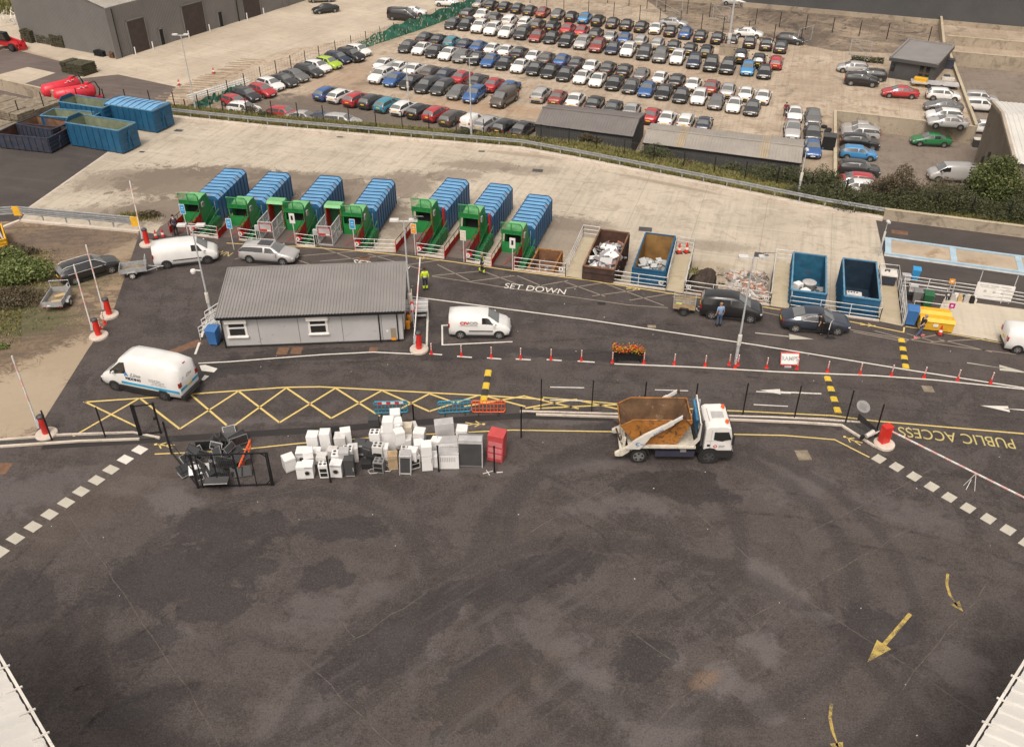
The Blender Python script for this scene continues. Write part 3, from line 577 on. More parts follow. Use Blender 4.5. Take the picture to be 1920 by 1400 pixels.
# ================================================================ VEHICLES
# station rows: x, z_low, z_belt, z_top, half width, half width at the top
SHAPES={
'saloon':dict(L=4.6,st=[(-2.30,.42,.62,.66,.66,.52),(-2.24,.26,.88,.95,.80,.66),(-1.62,.2,.96,1.06,.90,.68),(-.80,.2,.95,1.40,.91,.56),(-.1,.2,.94,1.45,.91,.58),(.35,.2,.93,1.43,.91,.57),(1.15,.2,.91,1.00,.91,.74),(1.85,.2,.82,.88,.88,.72),(2.18,.26,.66,.72,.80,.62),(2.30,.34,.52,.56,.64,.50)],wb=(-1.38,1.40),g=(2,6),rear=(2,3),fr=(5,6),r=.33),
'hatchback':dict(L=4.2,st=[(-2.10,.40,.75,.80,.70,.56),(-2.05,.26,.93,1.02,.83,.66),(-1.60,.2,.96,1.40,.89,.57),(-.9,.2,.95,1.46,.90,.60),(-.1,.2,.94,1.48,.90,.60),(.35,.2,.93,1.45,.90,.58),(1.15,.2,.93,1.01,.90,.72),(1.75,.2,.85,.90,.87,.70),(2.02,.26,.68,.74,.79,.62),(2.12,.34,.55,.58,.64,.50)],wb=(-1.28,1.30),g=(1,6),rear=(1,2),fr=(5,6),r=.33),
'estate':dict(L=4.75,st=[(-2.38,.40,.75,.80,.70,.56),(-2.33,.26,.93,1.04,.84,.68),(-1.95,.2,.97,1.38,.90,.57),(-1.2,.2,.96,1.47,.91,.60),(-.1,.2,.94,1.49,.91,.60),(.40,.2,.93,1.46,.91,.58),(1.20,.2,.92,1.00,.91,.74),(1.90,.2,.83,.89,.88,.72),(2.25,.26,.68,.74,.80,.62),(2.37,.34,.53,.57,.64,.50)],wb=(-1.40,1.42),g=(1,6),rear=(1,2),fr=(5,6),r=.34),
'off-roader':dict(L=4.6,st=[(-2.28,.45,.85,.92,.74,.62),(-2.23,.32,1.06,1.16,.88,.72),(-1.90,.27,1.10,1.56,.94,.64),(-1.1,.27,1.10,1.66,.95,.68),(-.1,.27,1.09,1.69,.95,.68),(.40,.27,1.08,1.66,.95,.66),(1.12,.27,1.07,1.17,.94,.78),(1.80,.27,1.00,1.06,.92,.76),(2.15,.32,.84,.90,.84,.68),(2.28,.42,.62,.68,.70,.56)],wb=(-1.38,1.38),g=(1,6),rear=(1,2),fr=(5,6),r=.38),
'small van':dict(L=4.38,st=[(-2.18,.40,.85,.95,.80,.72),(-2.16,.25,1.15,1.76,.88,.66),(-1.5,.2,1.15,1.82,.90,.70),(-.6,.2,1.14,1.83,.90,.70),(.1,.2,1.12,1.82,.90,.70),(.55,.2,1.11,1.76,.90,.66),(1.42,.2,1.06,1.18,.90,.72),(1.85,.2,.93,1.02,.87,.70),(2.10,.26,.72,.80,.80,.64),(2.19,.34,.55,.60,.66,.52)],wb=(-1.35,1.38),g=(4,6),rear=None,fr=(5,6),r=.32),
'people carrier':dict(L=4.5,st=[(-2.22,.42,.85,.92,.78,.66),(-2.18,.28,1.06,1.30,.88,.70),(-2.0,.25,1.10,1.74,.91,.64),(-1.1,.25,1.10,1.80,.92,.68),(-.1,.25,1.08,1.80,.92,.68),(.35,.25,1.07,1.76,.92,.65),(1.35,.25,1.04,1.14,.91,.76),(1.80,.25,.95,1.02,.89,.74),(2.10,.30,.78,.84,.82,.66),(2.22,.40,.60,.66,.70,.54)],wb=(-1.36,1.36),g=(2,6),rear=(1,2),fr=(5,6),r=.34),
'van':dict(L=5.0,st=[(-2.50,.40,.9,1.0,.84,.78),(-2.47,.26,1.2,1.86,.93,.72),(-1.6,.22,1.2,1.93,.96,.76),(-.4,.22,1.19,1.95,.96,.77),(.45,.22,1.17,1.94,.96,.76),(.95,.22,1.15,1.88,.95,.71),(1.82,.22,1.08,1.22,.93,.74),(2.2,.24,.97,1.06,.89,.70),(2.42,.28,.78,.86,.82,.66),(2.5,.36,.6,.66,.68,.54)],wb=(-1.55,1.62),g=(4,6),rear=None,fr=(5,6),r=.35),
'large van':dict(L=6.2,st=[(-3.10,.45,1.0,1.1,.92,.86),(-3.07,.30,1.45,2.50,1.00,.80),(-2.1,.26,1.45,2.66,1.03,.86),(-.4,.26,1.43,2.70,1.03,.86),(.75,.26,1.40,2.68,1.03,.85),(1.25,.26,1.35,2.52,1.02,.78),(2.35,.26,1.22,1.36,1.00,.80),(2.72,.28,1.08,1.18,.95,.76),(2.98,.32,.86,.94,.88,.70),(3.10,.42,.66,.72,.74,.58)],wb=(-1.75,1.95),g=(4,6),rear=None,fr=(5,6),r=.37),
'pickup':dict(L=5.3,st=[(-2.65,.50,.95,1.00,.80,.74),(-2.62,.42,1.05,1.10,.90,.86),(-1.2,.40,1.06,1.11,.92,.86),(-1.05,.32,1.06,1.12,.93,.80),(-.75,.32,1.06,1.70,.93,.66),(.40,.32,1.05,1.72,.93,.67),(1.25,.32,1.04,1.14,.92,.76),(2.0,.32,.98,1.03,.90,.74),(2.5,.36,.82,.88,.82,.68),(2.62,.45,.62,.66,.70,.56)],wb=(-1.6,1.6),g=(3,6),rear=(3,4),fr=(5,6),r=.40),
}
def rowpts(s):
    x,zl,zb,zt,w_,wt=s;mid=zl+(zb-zl)*.55
    return [(x,0,zl),(x,w_*.82,zl),(x,w_*.97,zl+.13),(x,w_*1.0,mid),(x,w_*.965,zb),(x,wt+(w_-wt)*.10,zt-(zt-zb)*.12),(x,wt*.86,zt-.012),(x,wt*.45,zt+.015),(x,0,zt+.022)]
def car_parts(kind,col):
    sh=SHAPES[kind];key=(kind,col)
    if key in CARM: return CARM[key]
    rows=[rowpts(s) for s in sh['st']];n=9;S_=len(rows)
    b=MB('car_'+col);b.smooth=True;vs=[];fs=[]
    for r_ in rows: vs+=r_+[(x,-y,z) for x,y,z in r_[-2:0:-1]]
    m=len(vs)//S_
    for i in range(S_-1):
        for j in range(m):
            k=(j+1)%m;fs.append((i*m+j,(i+1)*m+j,(i+1)*m+k,i*m+k))
    fs+=[tuple(range(m)),tuple(range((S_-1)*m,S_*m))[::-1]]
    b.add(vs,fs);b.smooth=False
    # dark sills, wheel arches, lower bumpers, grille
    b.use('black_plastic');z0=sh['st'][3][1];W=max(s[4] for s in sh['st']);r=sh['r']
    for wx in sh['wb']:
        for sg in (-1,1): b.lathe([(r*1.22,sg*(W-.24)),(r*1.22,sg*(W+.002))][::sg],14,'y',(wx,0,r*.98))
    e0,e1=sh['st'][0],sh['st'][-1]
    b.box(e1[0]-.06,e1[0]+.012,-e1[4]*.8,e1[4]*.8,e1[1],e1[1]+.22);b.box(e0[0]-.012,e0[0]+.06,-e0[4]*.85,e0[4]*.85,e0[1]-.08,e0[1]+.12)
    for sg in (-1,1): b.box(sh['wb'][0]+r*1.2,sh['wb'][1]-r*1.2,sg*W-.03*(sg<0)-.01*(sg>0)*0-.0,sg*W+.03*(sg>0),z0-.03,z0+.09)
    body=b.mesh('body')
    # glass: inset patches lifted off the body
    g=MB('glass_dark');g.smooth=True
    def patch(i0,i1,j0,j1,mu,mv,sym=True,out=.014,cut=None):
        for sg in ((1,-1) if sym else (1,)):
            def pt(u,v):
                a=i0+u*(i1-i0);i=min(int(a),S_-2);f=a-i;q=j0+v*(j1-j0);j=min(int(q),n-2);h=q-j
                def R_(ii,jj): return Vector(rows[ii][jj])
                p=(R_(i,j).lerp(R_(i,j+1),h)).lerp(R_(i+1,j).lerp(R_(i+1,j+1),h),f);return p
            U=max(1,(i1-i0))*2;V=max(1,(j1-j0))
            grid=[]
            for a in range(U+1):
                u=mu+(1-2*mu)*a/U
                for c_ in range(V+1):
                    v=mv+(1-2*mv)*c_/V
                    p=pt(u,v);e=.02;nn=(pt(min(1,u+e),v)-pt(max(0,u-e),v)).cross(pt(u,min(1,v+e))-pt(u,max(0,v-e))).normalized()
                    if nn.z<0 and nn.y<.3: nn=-nn
                    if nn.y<0 and j1<=5: nn=-nn
                    p=p+nn*out;grid.append((p.x,p.y*sg,p.z))
            g.add(grid,[((a*(V+1)+c_),((a+1)*(V+1)+c_),((a+1)*(V+1)+c_+1),(a*(V+1)+c_+1))[::sg] for a in range(U) for c_ in range(V)])
    i0,i1=sh['g']
    if i1-i0>=3:
        md=(i0+i1+1)//2;patch(i0,md,4,5,.035,.13);patch(md,i1,4,5,.045,.13)
    else: patch(i0,i1,4,5,.09,.13)
    def screen(a,c_,out=.016):
        # full-width windscreen / rear screen
        ra,rc=rows[a],rows[c_];A_=[Vector(q) for q in ra[5:9]];C_=[Vector(q) for q in rc[5:9]]
        fullA=A_+[Vector((q.x,-q.y,q.z)) for q in A_[-2::-1]];fullC=C_+[Vector((q.x,-q.y,q.z)) for q in C_[-2::-1]]
        grid=[]
        for t_ in (.07,.35,.65,.93):
            for k in range(7):
                p=fullA[k].lerp(fullC[k],t_);p=Vector((p.x,p.y*.95,p.z));d_=(fullC[3]-fullA[3]);nn=Vector((-d_.z,0,d_.x)).normalized()
                if nn.z<0: nn=-nn
                grid.append(tuple(p+nn*out))
        g.use('glass_sky_sheen')
        fl=[(t_*7+k,(t_+1)*7+k,(t_+1)*7+k+1,t_*7+k+1)[::-1] for t_ in range(3) for k in range(6)]
        g.add(grid,fl)
    screen(*sh['fr'])
    if sh['rear']: screen(*sh['rear'])
    glass=g.mesh('windows')
    # pillar between the door windows
    lights=[]
    def lamp(mat,x,y,z,dx,dy,dz):
        q=MB(mat);q.smooth=False;q.box(x-dx,x+dx,y-dy,y+dy,z-dz,z+dz);return q.mesh('lamp')
    f=sh['st'][-2];ff=sh['st'][-3];bk=sh['st'][1]
    hl=[lamp('lamp_white',f[0]-.06,sg*(f[4]-.14),f[2]-.05,.09,.15,.05) for sg in (-1,1)]
    tl=[lamp('lamp_red',bk[0]+.0,sg*(bk[4]-.12),bk[2]-.08,.05,.13,.07 if kind in('saloon','hatchback','estate') else .16) for sg in (-1,1)]
    q=MB('plate_white');q.box(e1[0]+.012,e1[0]+.03,-.26,.26,e1[1]+.06,e1[1]+.18);pf=q.mesh('number_plate')
    q=MB('plate_yellow');q.box(e0[0]-.03,e0[0]-.012,-.26,.26,e0[2]-.06,e0[2]+.06);pr_=q.mesh('number_plate')
    mr=[]
    for sg in (-1,1):
        q=MB('car_'+col);q.box(sh['st'][5][0]+.42,sh['st'][5][0]+.55,sg*(W+.08)-.09,sg*(W+.08)+.09,f[2]+.20+(sh['st'][5][2]-.93),f[2]+.33+(sh['st'][5][2]-.93));mr.append(q.mesh('wing_mirror'))
    CARM[key]=dict(body=body,glass=glass,hl=hl,tl=tl,pf=pf,pr=pr_,mr=mr,W=W,sh=sh)
    return CARM[key]
CARM={};WH={}
def wheel_mesh(r,alloy='alloy'):
    if (r,alloy) in WH: return WH[(r,alloy)]
    q=MB('tyre');q.smooth=False
    q.lathe([(r*.66,-.10),(r*.95,-.10),(r,-.06),(r,.06),(r*.95,.10),(r*.66,.10)],18,'y')
    q.use(alloy);q.lathe([(.02,-.112),(r*.66,-.106),(r*.66,.06),(.02,.06)],14,'y')
    q.use('black_plastic')
    for k in range(5):
        a=k*2*math.pi/5+.3
        for y0,y1 in ((-.118,-.108),):
            p0=Vector((math.cos(a-.17)*r*.2,0,math.sin(a-.17)*r*.2));c_=[(math.cos(a+e)*r*k2,math.sin(a+e)*r*k2) for e,k2 in ((-.38,.60),(.38,.60),(.0,.24))]
            q.prism([(x,z) for x,z in c_],y0,y1,'y')
    WH[(r,alloy)]=q.mesh('wheel');return WH[(r,alloy)]
def make_vehicle(name,kind,col,loc,rz,label,cat='car',group=None,detail=True,alloy='alloy'):
    P_=car_parts(kind,col);t=thing(name,loc,rz,label,cat,group);sh=P_['sh']
    obj('body',P_['body'],t);obj('windows',P_['glass'],t)
    for wx in sh['wb']:
        for sg in (-1,1):
            o=obj('wheel',wheel_mesh(sh['r'],alloy),t,(wx,sg*(P_['W']-.06),sh['r']),0 if sg<0 else math.pi)
    for m_ in P_['hl']: obj('headlight',m_,t)
    for m_ in P_['tl']: obj('tail_light',m_,t)
    obj('number_plate',P_['pf'],t);obj('number_plate',P_['pr'],t)
    for m_ in P_['mr']: obj('wing_mirror',m_,t)
    return t
# ---------------------------------------------------------------- the stored cars
CN={'white':'white','black':'black','darkgrey':'dark grey','grey':'grey','silver':'silver','red':'red','darkred':'dark red','blue':'blue','brightblue':'bright blue','navy':'navy blue','teal':'teal','green':'green','lime':'lime green','brown':'brown','gold':'gold','slate':'slate blue'}
KN={'s':'saloon','h':'hatchback','e':'estate','o':'off-roader','v':'small van','p':'pickup','V':'van'}
c_={'w':'white','k':'black','d':'darkgrey','g':'grey','s':'silver','r':'red','R':'darkred','b':'blue','B':'brightblue','n':'navy','t':'teal','l':'lime','o':'brown','G':'green','y':'gold','z':'slate'}
LINES=[
('nose-on line of the nearest double row',-112,'714,140wo 741,147.5bs 771,152.5ks 800,159de 829,162.5de 859,171gs 890,175bo'),
('tail-on line of the nearest double row',68,'722.5,119ws 749,125ws 777.5,129ws 807.5,134os 836,139ns 866,144rs 896,150ds 926,157.5rs 956,163bs'),
('tail-on line beside the grass bank',62,'613,174bh 639,178.5wh 669,185rh 697.5,189dh 727,195th 758,201wh 787,207kh 818,212rh 849,219oe 886,222.5wv 915,230se 948,236kh 981,240.6ds'),
('tail-on line behind the two sheds',72,'1015,176se 1046,181Rs 1079,186ws 1115,192.5ks 1150,200ds 1184,206ss 1222,215rs 1251,220ws 1286,225wh 1320,231zs'),
('nose-on line of the middle double row',-108,'765,86ds 791,90ws 816,95ks 841,100ws 867,104gs 894,108ks 920,112.5bs 947,117ks 975.5,122.7ws 1004,127ks 1032.5,132ks 1061,137.5ks 1092,143ws 1121,148.5ws 1153,154ks 1184,160ds 1214,166bs 1246,171ks 1278,177ks 1311,181wh 1344,189gs 1377,195ws 1411,200ds'),
('tail-on line of the middle double row',72,'797.5,70ds 822.5,74ks 847.5,77.5th 872.5,82.5ns 897.5,86bs 924,90ws 949.7,94ws 974,98.4ks 1001,104ws 1025,108.6os 1054,112bs 1081,118ds 1109,123ws 1140,126.6ds 1171,131ks 1203,138gs 1238,144ws 1269,150ks 1300,156ws 1334,162Rs 1365,168ss 1399,174ws 1431,179.5ws'),
('nose-on line of the farthest double row',-107,'850,43ds 875,45ke 899,48.5wo 924,53wo 950.5,58wo 980,60do 1007.5,66.5Rs 1035,69.5ks 1063,74ko 1092,78so 1121,83.6Ro 1150,89ns 1178,92wo 1209,97do 1239,102go 1271,106wo 1302,112.5no 1334,118ko 1365,122.7ko 1402,127.7Bh 1434,133ks'),
('tail-on line of the farthest double row',73,'878.6,25do 905,28wp 929,33.6dh 956,37.5wo 985.6,41we 1009,45oe 1037,48.4ke 1065,53rs 1091,57rs 1117.5,62.5de 1145,67ss 1172,71bs 1202,75se 1233,80se 1263.6,85ks 1294,90ks 1324.5,94.5ke 1389,103.6ko 1423,111.6ko 1455,116re'),
('single far line before the wire fence',73,'898,6ss 921.6,8.6ks 947,11.7ks 971,15ks 994,18.7ds 1018.4,22Rs 1046,26gs 1072,30.5kh 1097,33Bs 1122,37.5ke 1149,42ds 1175,46ks 1203,49ks 1230,52ws 1258,57ks 1286,61bs 1314,66.4ks 1346,70ks 1372,75ks 1406,77.7ks 1436.6,82ks 1464,86.6ds'),
('slanting line along the netted fence',-38,'441,190rh 462,176.7dh 492,169rh 507.5,157.5wh 531,150ds 552.5,141gs 579.5,132de 596,124.5wh 616,117.5lh 633.4,108nh 657.7,102ko 672.5,94wh'),
]
import re
def put_line(desc,ang,data,zg=ZC,grp=None,jit=1.5):
    for i,q in enumerate(data.split()):
        mm=re.match(r'([\d.]+),([\d.]+)(\w)(\w)',q);px,py=float(mm[1]),float(mm[2]);col=c_[mm[3]];kd=KN[mm[4]]
        h={'o':.85,'V':.95,'v':.9,'p':.8}.get(mm[4],.68)
        p=G(px,py,zg+h);nm={'s':'saloon_car','h':'hatchback_car','e':'estate_car','o':'off_road_car','v':'small_van','p':'pickup_truck','V':'parked_van'}[mm[4]]
        lb=f"{CN[col]} {kd}, {ORD[i]} from the left in the {desc}"
        t=make_vehicle(nm,kd,col,(p.x,p.y,zg),R(ang+random.uniform(-jit,jit)),lb,cat={'v':'van','V':'van','p':'pickup'}.get(mm[4],'car'),group=grp or 'cars stored in rows in the car park')
        k={'v':.86}.get(mm[4],1.)*random.uniform(.98,1.03);t.scale=(k,k,k)
for q in LINES: put_line(*q)
def one(px,py,col,kd,ang,label,zg=ZC,h=.68,grp='cars parked around the car park',name=None,cat='car'):
    p=G(px,py,zg+h);nm=name or {'saloon':'saloon_car','hatchback':'hatchback_car','estate':'estate_car','off-roader':'off_road_car','small van':'small_van','van':'parked_van','pickup':'pickup_truck'}[kd]
    return make_vehicle(nm,kd,col,(p.x,p.y,zg),R(ang),label,cat,grp)
for a in [(1264,42,'silver','saloon',-24,'silver saloon parked side-on behind the single far line, behind a white saloon'),
 (1403.6,61,'white','saloon',-20,'white saloon parked side-on by the wire fence beside the tall lamp post'),
 (1482,73,'darkgrey','hatchback',-24,'dark grey hatchback side-on behind the open mesh gate at the end of the far line'),
 (945,185,'brown','van',-118,'brown people carrier parked alone in front of the nearest double row'),
 (457.7,203,'white','hatchback',-20,'white hatchback with black roof at the grass bank, below a red hatchback'),
 (532,212,'red','hatchback',-20,'red hatchback half hidden behind the grass bank, nearest the netted corner'),
 (570,220,'silver','saloon',-20,'silver saloon half hidden behind the grass bank, right of the red one'),
 (605,222,'navy','saloon',-20,'navy saloon half hidden behind the grass bank between two silver cars'),
 (642,226,'silver','estate',-16,'silver estate half hidden behind the grass bank, rightmost of the hidden cars'),
 (1598.7,126,'silver','hatchback',165,'silver-grey hatchback parked side-on by the small hedge near the dark hut'),
 (1633,140,'black','hatchback',165,'black hatchback between the silver one and the off-roader, left of the dark hut'),
 (1616,150,'black','off-roader',-17,'black off-roader parked nose right in front of the dark hut corner'),
 (1688,172,'red','saloon',168,'red saloon parked side-on in front of the dark hut'),
 (1769,177,'white','hatchback',-14,'white three-door hatchback beside the long retaining wall, right of the red saloon'),
 (1769,198,'grey','saloon',168,'grey saloon below the white three-door hatchback by the retaining wall'),
 (1770,215,'white','hatchback',168,'white hatchback between grey saloon and silver coupe by the retaining wall'),
 (1777,228,'silver','saloon',167,'silver coupe against the corner of the retaining walls'),
 (1490,212,'white','saloon',-104,'white saloon standing behind the silver pickup at the end of the shed'),
 (1525,217,'grey','saloon',-104,'grey saloon at the back of the column of three by the shed'),
 (1524,245,'darkgrey','saloon',-104,'dark grey saloon in the middle of the column of three by the shed'),
 (1524,276,'blue','saloon',-104,'blue saloon at the front of the column of three by the shed'),
 (610,16,'black','saloon',-152,'black saloon standing alone on the pale yard by the grey warehouse'),
 (602,-4,'gold','estate',-170,'gold car at the top edge in front of the grey warehouse'),
 (775,21,'white','saloon',-10,'white saloon behind the green netting beside the dark van'),
 (838,4,'white','hatchback',-10,'white hatchback behind the green netting at the top edge'),
 (1343,-4,'silver','saloon',-20,'dark-windowed silver saloon at the top edge beyond the mesh gates'),
 (1378,2,'silver','saloon',-20,'silver saloon at the top edge, right of another beyond the mesh gates'),
 ]: one(*a)
one(1486,241,'silver','pickup',-104,'silver pickup parked nose down at the end of the tan shed',h=.8,cat='pickup')
one(755,27,'black','van',-15,'black van behind the green netting on the warehouse yard',h=.9,cat='van')
for a in [(1613,238,'silver','saloon',168,'silver saloon parked against the wall at the top of the sunken yard'),
 (1613,250,'silver','off-roader',168,'silver off-roader, second from the wall in the sunken yard'),
 (1613,266,'black','off-roader',-14,'black off-roader between silver and blue cars in the sunken yard'),
 (1610,285,'brightblue','hatchback',-14,'bright blue hatchback in the sunken yard'),
 (1611,316,'darkgrey','off-roader',-14,'dark grey off-roader in the sunken yard above the red car'),
 (1604,336,'red','hatchback',168,'red hatchback with pale roof next to the hedge in the sunken yard'),
 (1606,349,'white','hatchback',168,'white hatchback half hidden under the hedge in the sunken yard'),
 (1746,260,'green','saloon',172,'emerald green saloon alone beneath the retaining wall'),
 (1838,184,'silver','off-roader',-16,'silver off-roader behind the white one at the corner of the tan building'),
 (1839,197,'white','off-roader',-14,'white off-roader at the corner of the tan building'),
 (1842,237,'white','hatchback',168,'white car half hidden behind the gable of the tan building')]: one(*a,zg=ZL,h=.75,grp='cars parked in the sunken yard')
one(1786,322,'silver','van',174,'silver-grey panel van behind the tree in the sunken yard',zg=ZL,h=.95,cat='van',grp='cars parked in the sunken yard')
# ---------------------------------------------------------------- vehicles on the recycling road
def ground(px,py,z=0): p=G(px,py,z);return (p.x,p.y,z)
g1='vehicles using the recycling road'
# white panel van and its trailer
a,b=G(300,506),G(405,489)
p=G(348,470,.95);pv=make_vehicle('panel_van','van','white',(p.x,p.y,0),R(15),'plain white panel van waiting behind the silver estate, beside the first compactor','van',g1,alloy='steel_wheel')
m=MB('black_plastic')
for sg in (-1,1): m.box(-1.0,1.2,sg*.965-.012,sg*.965+.012,.62,.70)
m.box(2.30,2.46,-.78,.78,.36,.62);m.box(-2.53,-2.44,-.8,.8,.38,.56);m.build('side_moulding',pv)
p=G(505,472,.7);sv=make_vehicle('estate_car','estate','silver',(p.x,p.y,0),R(-9),'silver estate car with dark glass sunroof behind the white panel van','car',g1)
m=MB('glass_dark');m.box(-.75,.35,-.42,.42,1.50,1.52);m.build('sunroof',sv)
for sg in (-1,1):
    m=MB('galv_light');m.tube([(-1.7,sg*.58,1.42),(-1.5,sg*.58,1.52),(.2,sg*.58,1.53),(.45,sg*.58,1.47)],.02,5);m.build('roof_rail',sv)
# black estate on the earth and its trailer
p=G(166,501,.7);be=make_vehicle('estate_car','estate','black',(p.x,p.y,0),R(40),'black estate car with chrome roof rails towing a trailer over the bare earth','car',g1)
for sg in (-1,1):
    m=MB('galv_light');m.tube([(-2.0,sg*.58,1.38),(-1.7,sg*.6,1.50),(.2,sg*.59,1.52),(.5,sg*.6,1.44),(1.2,sg*.76,1.0)],.025,5)
    m.tube([(-1.8,sg*.925,.98),(-.2,sg*.925,.965),(1.1,sg*.925,.955)],.018,5);m.build('chrome_trim',be)
# small van in its marked bay
p=G(900,604,.85);cv=make_vehicle('small_van','small van','white',(p.x,p.y,0),R(-1),'small white van with red and grey lettering parked in the white-lined bay','van',g1)
m=MB('black_plastic')
m.box(-.75,.95,-.925,-.90,.62,.70);m.box(2.02,2.19,-.78,.78,.30,.56);m.box(-2.22,-2.12,-.84,.84,.30,.52);m.build('side_moulding',cv)
def side_txt(par,s,x,z,size,mat,y=-.905,sx=1.,bold=.01,shear=0,tilt=.0,left=False): 
    return text(s,size,mat,parent=par,mw=frame_m((x,y,z),(-1,0,0) if left else (1,0,0),(0,tilt,1)),sx=sx,bold=bold,shear=shear)
side_txt(cv,'CIV',-1.05,1.28,.30,'text_red',y=-.90,sx=1.35,bold=.014,tilt=.12);side_txt(cv,'CO',-.42,1.28,.30,'text_grey',y=-.90,sx=1.35,bold=.014,tilt=.12)
m=MB('text_grey');m.box(-1.4,-.1,-.915,-.905,1.08,1.10);m.build('lettering',cv)
# high-roof van with blue stripe
p=G(276,696,1.25);lv=make_vehicle('high_roof_van','large van','white',(p.x,p.y,0),R(180-17),'large white high-roof van with blue stripe and bedding lettering turning round the cabin','van',g1,alloy='steel_wheel')
YL=1.035
m=MB('stripe_blue');
for sg in (-1,1): m.box(-3.02,1.3,sg*YL-.006,sg*YL+.006,.76,.94)
m.box(-3.11,-3.095,-.93,.93,.88,1.06);m.build('side_stripe',lv)
m=MB('black_plastic')
for sg in (-1,1): m.box(-2.2,1.5,sg*(YL-.005)-.02,sg*(YL-.005)+.02,.40,.62)
m.box(-3.3,-3.02,-.98,.98,.34,.62);m.box(2.86,3.14,-.86,.86,.34,.60);m.box(-3.42,-3.30,-.55,.55,.50,.56);m.build('bumper',lv)
def lt(s,x,z,size,mat,sx=1,shear=0,bold=.008): return side_txt(lv,s,x,z,size,mat,y=1.012,sx=sx,shear=shear,left=True,bold=bold,tilt=-.02)
lt('A',.82,1.52,.40,'text_blue',bold=.02);lt('Line',.18,1.53,.42,'text_grey',sx=1.1,shear=.5);lt('BEDDING',.35,1.20,.24,'text_dark',sx=1.1,bold=.015)
m=MB('text_grey')
for i,(a,b) in enumerate([(-.85,-1.75),(-.85,-2.0),(-1.05,-1.95),(-.95,-2.1)]):
    x=a
    while x>b: l_=random.uniform(.12,.3);m.box(max(b,x-l_),x,1.026,1.034,1.46-.12*i-.03,1.46-.12*i+.02);x-=l_+.05
m.build('small_print',lv)
def rt(s,y,z,size,mat,sx=1,shear=0): return text(s,size,mat,parent=lv,mw=frame_m((-3.085,y,z),(0,-1,0),(.02,0,1)),sx=sx,bold=.012,shear=shear)
rt('A',.45,1.62,.3,'text_blue');rt('Line',-.1,1.66,.34,'text_grey',shear=.5);rt('BEDDING',.05,1.36,.19,'text_dark')
m=MB('lamp_red');m.box(-3.06,-3.0,-.12,.12,2.52,2.57);m.build('brake_light',lv)
# black people carrier + trailer
p=G(1372,572,.85);mp=make_vehicle('people_carrier','people carrier','black',(p.x,p.y,0),R(-11),'black people carrier hitched to a mesh trailer beside the rubble pit','car',g1)
mp.scale=(1.02,.98,1.0)
# slate saloon with open door
p=G(1529,598,.7);ss=make_vehicle('saloon_car','saloon','slate',(p.x,p.y,0),R(-8),'slate blue saloon with its driver door open beside the blue skips','car',g1);ss.scale=(1.05,1.03,1.05)
dm=MB('car_slate').at(.95,-.93,0,rz=R(-112));dm.smooth=False
dm.prism([(-.02,.3),(.95,.3),(1.0,.95),(-.02,.93)],-.03,.03,'y');dm.use('galv_light').tube([(0,0,.95),(.35,0,1.36),(.75,0,1.38),(.98,0,.96)],.025,5);d_=dm.build('door',ss,label='open driver door of the slate blue saloon')
dm=MB('glass_dark').at(.95,-.93,0,rz=R(-112));dm.prism([(.05,.95),(.36,1.33),(.74,1.35),(.93,.96)],-.008,.008,'y');dm.build('door_glass',d_)
dm=MB('inside_dark');dm.box(.0,.92,-.955,-.93,.34,.93);dm.build('door_opening',ss)
m=MB('galv_light');m.tube([(-1.0,-.90,1.0),(-.95,-.84,1.13),(-.5,-.76,1.27),(.0,-.74,1.32)],.018,5);m.tube([(-1.0,-.90,1.0),(-.4,-.925,.98),(.0,-.925,.97)],.018,5);m.build('chrome_trim',ss)
# white car at the right edge
p=G(1946,634,.9);rv=make_vehicle('small_van','small van','white',(p.x,p.y,0),R(-12),'white van cut off by the right edge of the picture, leaving past the ramp','van',g1)
